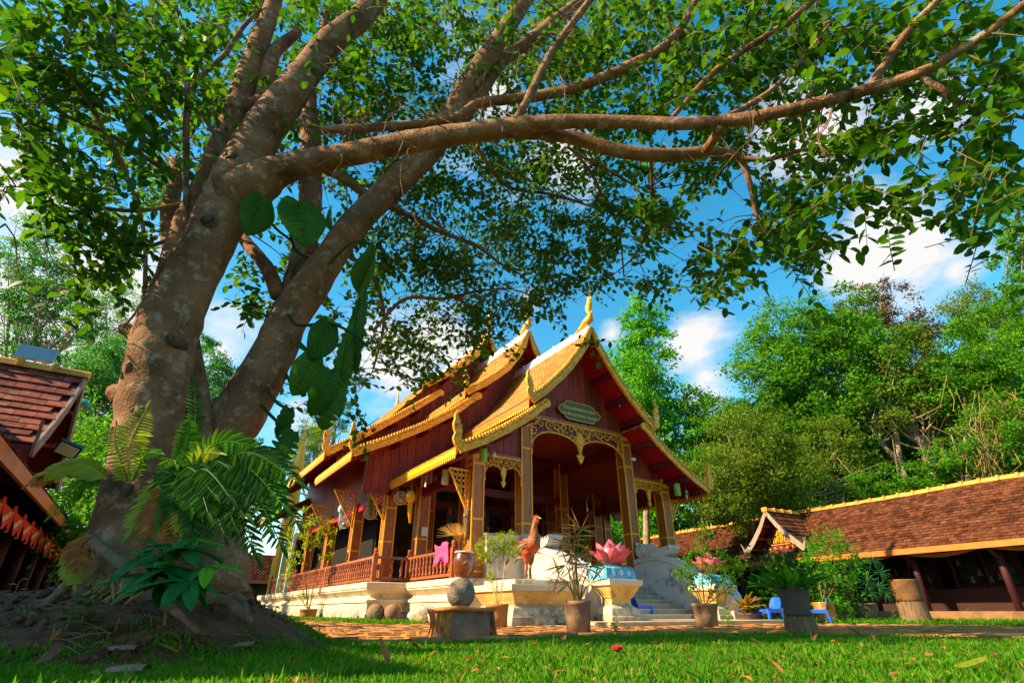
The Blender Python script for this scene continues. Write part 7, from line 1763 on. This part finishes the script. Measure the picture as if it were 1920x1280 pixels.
# 6 tall shrub in glazed pot
T, c, r, h = potted(1563, 1168, 1133, 19.5, 'tall dense green shrub in a glossy brown glazed pot', M['pot_glaze'], .86, band=True)
tips = [tipat(x, y, c) for x, y in ((1530, 1030), (1555, 1010), (1580, 1030), (1545, 1060), (1590, 1060), (1570, 1050), (1520, 1060), (1600, 1040))]; stems_to(T, c, h, tips, .011, M['twig'])
P, A, Nn, S = [], [], [], []
for x, y, rr, n in ((1528, 1020, 22, 260), (1555, 1010, 26, 320), (1580, 1030, 26, 320), (1540, 1045, 26, 300), (1560, 1065, 28, 300), (1595, 1060, 24, 260), (1515, 1050, 18, 180), (1610, 1050, 18, 180), (1590, 1090, 18, 140), (1555, 1128, 18, 160), (1575, 1125, 14, 110), (1535, 1080, 16, 120)):
    k_ = px2m(rr, c); cloud(tipat(x, y, c), (k_, k_, k_), int(n * 1.4), .055, P, A, Nn, S, .4)
foliage(T, P, A, Nn, S, M['g_bright'], .3)
# 7 lady palm
T, c, r, h = potted(1640, 1163, 1134, 22, 'dark green lady palm in a grey pot beside the glazed pot', M['pot_grey'], .8)
hubs = [(1610, 1060), (1635, 1050), (1650, 1075), (1625, 1090), (1645, 1100), (1605, 1085), (1660, 1110), (1630, 1110)]
tips = [tipat(x, y, c) for x, y in hubs]; stems_to(T, c, h, tips, .011, M['g_deep'])
for tp in tips:
    P, A, Nn, S = [], [], [], []; out = (tp - (c + Vector((0, 0, h)))).normalized()
    for i in range(12):
        a = (i - 5.5) * .42; sd = out.cross(Vector((0, -1, .3))).normalized(); P.append(tp); A.append(out * math.cos(a) + sd * math.sin(a) + Vector((0, -.15, -.1)) + Vector(rng.normal(0, .06, 3))); Nn.append([0, -.7, .7]); S.append(random.uniform(.3, .42))
    V, F = leaves_np(np.array(P) - np.array(ORG[T]), np.array(A), np.array(Nn), np.array(S), .045, droop=.3); o = link(bpy.data.objects.new('fan_leaf', npmesh('fan_leaf', V, [F], M['palm_green']))); o.parent = T
# 8 empty tub on stump
g = ground(1738, 1168); r1 = px2m(26.5, g); c = Vector((g.x, g.y + r1, 0)); hs_ = px2m(36, c); ht = px2m(74, c)
T = thing('tub_on_stump', 'empty brown tub leaning on a sawn tree stump by the gallery', 'tub', tuple(c))
mb = MB(); mb.lathe([(r1 * 1.0, -.02), (r1 * .95, hs_ * .5), (r1 * .92, hs_), (.01, hs_)], 22, tuple(c)); mb.v = [(x + .014 * math.sin(11 * math.atan2(y - c.y, x - c.x)), y, z) for x, y, z in mb.v]; put('stump', mb, M['stump'], T)
mb = MB(); mb.lathe([(r1 * .84, hs_ + .002), (r1 * .9, hs_ + .03), (r1 * .88, hs_ + .08), (r1 * .91, hs_ + .12), (r1 * .9, hs_ + .14), (r1 * .99, ht - .03), (r1 * 1.0, ht), (r1 * .93, ht), (r1 * .9, ht - .06), (.01, ht - .1)], 26, tuple(c)); mb.v = [(x - .04 * (z - hs_), y, z) for x, y, z in mb.v]; put('tub', mb, M['basket'], T, smooth=True)
# 9 slender tree by the plinth
T, c, r, h = potted(570, 1161, 1143, 16.5, 'slender young tree with thin yellow green leaves in a small pot by the plinth', M['pot_clay'], .85)
tips = [tipat(x, y, c) for x, y in ((585, 985), (560, 1000), (610, 1000), (545, 1050), (600, 1035), (575, 960), (530, 1085), (625, 1015))]; stems_to(T, c, h, tips, .013, M['twig'])
P, A, Nn, S = [], [], [], []
for x, y, rr, n in ((580, 975, 26, 130), (560, 1000, 24, 130), (606, 990, 26, 140), (590, 1015, 22, 90), (548, 1040, 22, 90), (530, 1085, 16, 50), (610, 1045, 16, 50), (560, 1120, 12, 26), (540, 1060, 18, 60), (625, 1010, 14, 50)):
    k_ = px2m(rr, c); cloud(tipat(x, y, c), (k_, k_, k_), int(n * 1.6), .12, P, A, Nn, S, -.2)
foliage(T, P, A, Nn, S, M['g_lime'], .2)

# ------------------------------------------------------------------ blue plastic chairs
def chair(px, py, label, rz, k=1.0, z0=0.0):
    g = ground(px, py, z0); c = Vector((g.x, g.y + .1, z0)); T = thing('plastic_chair', label, 'chair', tuple(c), group='blue plastic chairs'); T.rotation_euler = (0, 0, rz); T.scale = (k,) * 3; ORG[T] = Vector((0, 0, 0))
    Z = (0, 0, 0)
    mb = MB(); prof = [(-.19, .30, .17), (-.15, .285, .185), (0, .275, .19), (.14, .28, .185), (.185, .285, .175), (.2, .26, .17)]
    vs = [(x, s_ * w, z + .012 * abs(s_)) for x, z, w in prof for s_ in (-1, -.5, 0, .5, 1)]; n = 5
    f = [(i * n + j, i * n + j + 1, (i + 1) * n + j + 1, (i + 1) * n + j) for i in range(len(prof) - 1) for j in range(4)]
    mb.add(vs, f); mb.add([(x, y, z - .018) for x, y, z in vs], [q[::-1] for q in f]); mb.box(-.19, .2, -.19, -.178, .22, .30); mb.box(-.19, .2, .178, .19, .22, .30); mb.box(.185, .2, -.178, .178, .2, .285); put('seat', mb, M['blue'], T, Z, smooth=False)
    for sx, sy in ((-1, -1), (-1, 1), (1, -1), (1, 1)):
        mb = MB(); a = [(sx * .17 - .03, sy * .17 - .03, .275), (sx * .17 + .03, sy * .17 - .03, .275), (sx * .17 + .03, sy * .17 + .03, .275), (sx * .17 - .03, sy * .17 + .03, .275)]; b = [(sx * .225 + dx, sy * .205 + dy, 0) for dx, dy in ((-.02, -.02), (.02, -.02), (.02, .02), (-.02, .02))]
        mb.loft([b, a]); put('leg', mb, M['blue'], T, Z)
    mb = MB(); rows = [(-.185, .29, .17), (-.215, .38, .175), (-.245, .46, .165), (-.265, .52, .13), (-.272, .545, .08)]
    vs = [(x - .03 * (1 - abs(s_)), s_ * w, z) for x, z, w in rows for s_ in (-1, -.5, 0, .5, 1)]; f = [(i * n + j, i * n + j + 1, (i + 1) * n + j + 1, (i + 1) * n + j) for i in range(len(rows) - 1) for j in range(4)]
    mb.add(vs, f); mb.add([(x - .016, y, z) for x, y, z in vs], [q[::-1] for q in f]); put('backrest', mb, M['blue'], T, Z, smooth=True)
    mb = MB(); mb.box(.2, .203, -.045, .035, .235, .262); put('maker_mark', mb, M['paper'], T, Z)
chair(1206, 1160, 'blue plastic chair at the left end of the steps', R(18), 1.02, .075)
chair(1450, 1168, 'blue plastic chair behind the croton pot', R(200), 1.0, 0)
chair(1541, 1168, 'blue plastic chair mostly hidden behind the grey tub', R(160), .95, 0)

# ------------------------------------------------------------------ weeds, fallen leaves and bark
def weed(px, py, hpx, label, leaf, z=0.0, n=14, spread=.5):
    g = ground(px, py, z); h = px2m(hpx, g); T = thing('weed', label, 'weed', tuple(g), group='small weeds'); P, A, Nn, S = [], [], [], []
    for i in range(n):
        t = (i + 1) / n; gg = i * 2.4; P.append(g + Vector((.02 * math.sin(i), .02 * math.cos(i), h * t * .9))); A.append([math.cos(gg) * spread * 2, math.sin(gg) * spread * 2, .45]); Nn.append([0, -.3, 1]); S.append(h * .42 * (1.1 - .5 * t))
    foliage(T, P, A, Nn, S, M[leaf], .24, name='leaves'); mb = MB(); mb.tube([tuple(g), tuple(g + Vector((0, 0, h)))], [.006, .002], 4); put('stem', mb, M['g_mid'], T)
for px, py, hp, lab, lf in ((700, 1168, 24, 'fresh green weed in front of the two brown balls', 'g_bright'), (1026, 1172, 18, 'small weed sprouting below the rooster pedestal', 'g_mid'), (970, 1172, 10, 'tiny weed at the corner of the rooster pedestal', 'g_mid'), (1153, 1184, 26, 'leafy weed right of the dry palm pot', 'g_mid'), (1365, 1172, 34, 'green weed growing against the bushy tree pot', 'g_bright'), (1600, 1166, 26, 'small weed at the foot of the lady palm', 'g_mid'), (1790, 1160, 40, 'tall weed in the border right of the empty tub', 'g_mid'), (1872, 1160, 24, 'weed in the border near the right edge', 'g_mid'), (1550, 1163, 22, 'weed beside the glazed pot', 'g_bright'), (1680, 1166, 20, 'weed between lady palm and empty tub', 'g_mid'), (1820, 1162, 20, 'low weed in the border between two taller ones', 'g_mid'), (1740, 1172, 14, 'yellow green weed at the foot of the stump', 'g_lime')):
    weed(px, py, hp, lab, lf)
def mz(px, py):
    """where the view of a pixel meets the mound"""
    for d in np.linspace(2.2, 6, 200):
        p = at(px, py, d)
        if p.z <= float(mound_h(np.array(p.x), np.array(p.y))) + .005: return p
    return at(px, py, 4)
for px, py, hp, lab, n in ((150, 1170, 84, 'bushy green seedling on the left of the mound', 22), (120, 1185, 50, 'shorter seedling at the foot of the bushy one', 14), (215, 1185, 30, 'grey green seedling under the dry pods', 10), (245, 1180, 16, 'tiny sprout in the middle of the mound', 8), (345, 1200, 40, 'dark seedling low on the right of the mound', 14), (398, 1165, 40, 'seedling among the roots on the right', 12), (100, 1112, 26, 'bright sprout near the left gallery', 9), (20, 1130, 40, 'broad sprout at the left edge', 9), (312, 1160, 26, 'hanging leaved seedling under the big shrub', 9)):
    p = mz(px, py); h = px2m(hp, p); T = thing('seedling', lab, 'seedling', tuple(p), group='seedlings on the root mound'); P, A, Nn, S = [], [], [], []
    for i in range(n):
        t = (i + 1) / n; gg = i * 1.6; P.append(p + Vector((.015 * math.sin(i * 2), 0, h * t))); A.append([math.cos(gg), math.sin(gg), .2]); Nn.append([0, -.3, 1]); S.append(h * .3 * (1.15 - .5 * t) + .02)
    foliage(T, P, A, Nn, S, M['shrub'] if n < 20 else M['palm_green'], .3, name='leaves'); mb = MB(); mb.tube([tuple(p), tuple(p + Vector((0, 0, h)))], [.006, .003], 4); put('stem', mb, M['twig'], T)
fl = [blade_mesh('leaf', M['leaf_dry'], .2, 0, d_, 0, rows=7, cols=4, fold=f_, seed=i) for i, (d_, f_) in enumerate(((.25, .5), (-.3, .9), (.5, 1.4), (.1, .3)))]
yl = blade_mesh('fallen_leaf', M['fern_yellow'], .24, 0, -.2, 0, rows=9, cols=4, fold=.3)
def fallen(px, py, lpx, ang, me, label, group=None, tilt=.1, onm=False):
    p = mz(px, py) if onm else ground(px, py, .012); L_ = px2m(lpx, p)
    o = put('fallen_leaf', me, None, None, tuple(p + Vector((0, 0, .02)))); o.rotation_euler = (tilt, random.uniform(-.4, .4), ang); o.scale = (L_,) * 3
    return tag(o, label, 'leaf', group)
fallen(1795, 1258, 74, -1.45, yl, 'large yellow fallen leaf on the lawn at bottom right', None, .05)
fallen(728, 1252, 44, .9, fl[1], 'curled brown leaf standing upright in the sunlit lawn', None, .9)
fallen(1040, 1268, 50, -1.5, fl[0], 'long straw coloured leaf lying in the sunlit lawn, bottom centre', None, .05)
fallen(1470, 1272, 40, .3, fl[1], 'orange brown curled leaf at the bottom edge right of centre', None, .3)
GLf = 'dry fallen leaves on the lawn'
SHP = ('shallow cupped', 'arched', 'tightly rolled', 'flat')
ZON = ((620, 'by the root mound'), (760, 'before the brown balls'), (900, 'before the large stone ball'), (1000, 'before the clay pot'), (1180, 'before the withered palm'), (1300, 'before the steps'), (1400, 'before the bushy tree pot'), (1490, 'before the croton'), (1600, 'before the stump tub'), (1700, 'before the lady palm'), (9999, 'before the empty tub'))
FL = ((560, 1240, 40), (690, 1252, 34), (770, 1215, 30), (1000, 1212, 26), (1055, 1207, 30), (870, 1196, 22), (1170, 1205, 20), (1310, 1200, 34), (1335, 1196, 36), (1526, 1196, 40), (1615, 1192, 36), (1700, 1230, 40), (1745, 1236, 50), (1690, 1242, 34), (1560, 1208, 26), (1640, 1195, 20), (1430, 1212, 24), (1270, 1225, 26), (600, 1222, 40), (500, 1225, 46), (1100, 1240, 20), (1390, 1245, 26), (1865, 1235, 30), (940, 1240, 22), (1180, 1232, 18), (1240, 1210, 20), (820, 1228, 20), (640, 1205, 22), (1480, 1225, 20), (1590, 1250, 24), (745, 1183, 20), (690, 1178, 18), (640, 1188, 20), (780, 1190, 26), (1035, 1180, 14), (560, 1180, 20), (1450, 1183, 24), (1420, 1190, 20), (1500, 1192, 18))
lab_n = {}
for i, (px, py, l) in enumerate(FL):
    k_ = (i * 7 + i // 3) % 4; z_ = [t for x, t in ZON if px < x][0]; r_ = 'on the path' if py < 1192 else 'at the lawn edge' if py < 1206 else 'midway over the lawn' if py < 1233 else 'on the front lawn'
    lab = 'brown ' + SHP[k_] + ' leaf ' + r_ + ' ' + z_
    if lab in lab_n: lab = 'brown ' + SHP[k_] + ' leaf ' + r_ + ' ' + z_ + ', the ' + ('right' if px > lab_n[lab] else 'left') + ' one'
    else: lab_n[lab] = px
    fallen(px, py, l * .8, random.uniform(0, 6.28), fl[k_], lab, GLf, random.uniform(-.2, .3))
for px, py, l in ((100, 1190, 40), (60, 1220, 50), (330, 1230, 40), (420, 1200, 36), (180, 1160, 30), (270, 1210, 30), (380, 1215, 40), (450, 1195, 30)):
    fallen(px, py, l, random.uniform(0, 6.28), random.choice(fl), 'dry brown leaf on the dark root mound, ' + {100: 'upper left by the seedling', 60: 'far left low down', 330: 'low centre below the shrub', 420: 'right side below the roots', 180: 'under the bushy seedling', 270: 'centre front', 380: 'lower right front', 450: 'farthest right'}[px], 'dry leaves on the mound', .1, True)
p = ground(1158, 1222, .02); mb = MB(); mb.lathe([(.004, 0), (.03, .015), (.035, .03), (.01, .04)], 8, tuple(p)); o = put('fallen_blossom', mb, M['blossom'], None); tag(o, 'small crimson blossom fallen on the sunlit lawn', 'blossom')
for px, py, l, a, lab in ((230, 1222, 52, .15, 'curled piece of pale bark in front of the mound'), (240, 1262, 60, .05, 'long strip of bark lying in the grass at bottom left'), (85, 1250, 30, 1.4, 'short upright splinter of bark at bottom left'), (455, 1215, 50, .5, 'dark twisted bark strip right of the mound')):
    p = mz(px, py); L_ = px2m(l, p); mb = MB(); n = 8; vs = []
    for i in range(9):
        t = i / 8 - .5
        for j in range(n): g = math.pi * j / (n - 1); vs.append((p.x + L_ * t * math.cos(a), p.y + .04 * math.cos(g) + .02 * math.sin(t * 5), p.z + .012 + L_ * t * math.sin(a) * (1 if a > 1 else .2) + (L_ * .45 if a > 1 else 0) + .025 * math.sin(g) * (1 - .5 * abs(t))))
    mb.add(vs, [(i * n + j, i * n + j + 1, (i + 1) * n + j + 1, (i + 1) * n + j) for i in range(8) for j in range(n - 1)]); o = put('bark_strip', mb, M['stone2'], None, smooth=True); tag(o, lab, 'bark')
mb = MB()
for _ in range(46):
    p = mz(random.uniform(20, 460), random.uniform(1120, 1225)); a = random.uniform(-.9, .9); l = random.uniform(.06, .22); z = p.z + .012
    e = Vector((p.x + l * math.cos(a), p.y + l * math.sin(a), 0)); e.z = max(float(mound_h(np.array(e.x), np.array(e.y))), 0) + .015; mb.tube([tuple(Vector((p.x, p.y, z))), tuple((Vector((p.x, p.y, z)) + e) / 2 + Vector((0, 0, .012))), tuple(e)], [.0045, .004, .002], 5)
o = put('twig_litter', mb, M['twig'], None); tag(o, 'scatter of broken twigs and root bits over the mound', 'twigs', kind='stuff')
T = thing('dry_pods', 'tangle of pale dry seed pods hanging at the foot of the left trunk', 'seed pods', atY(215, 1110, 3.7)); mb = MB()
for _ in range(26):
    a = Vector(atY(random.gauss(215, 14), random.gauss(1095, 10), 3.7)); q = [a]
    for k_ in range(5): q.append(q[-1] + Vector((random.gauss(0, .03), random.gauss(-.005, .02), -.035)))
    mb.tube([tuple(p) for p in q], [.003, .008, .010, .008, .006, .002], 5)
put('pods', mb, M['palm_dry'], T, smooth=True)
T = thing('leaning_board', 'tan wooden board leaning against the back of the right trunk', 'board', atY(390, 1115, 4.6)); a, b, c_, d = (atY(x, y, Y) for x, y, Y in ((375, 1112, 4.35), (404, 1116, 4.35), (410, 1040, 4.5), (385, 1032, 4.5)))
mb = MB(); mb.prism([tuple(a), tuple(b), tuple(c_), tuple(d)], (0, .04, .02)); put('board', mb, M['fan_tan'], T)
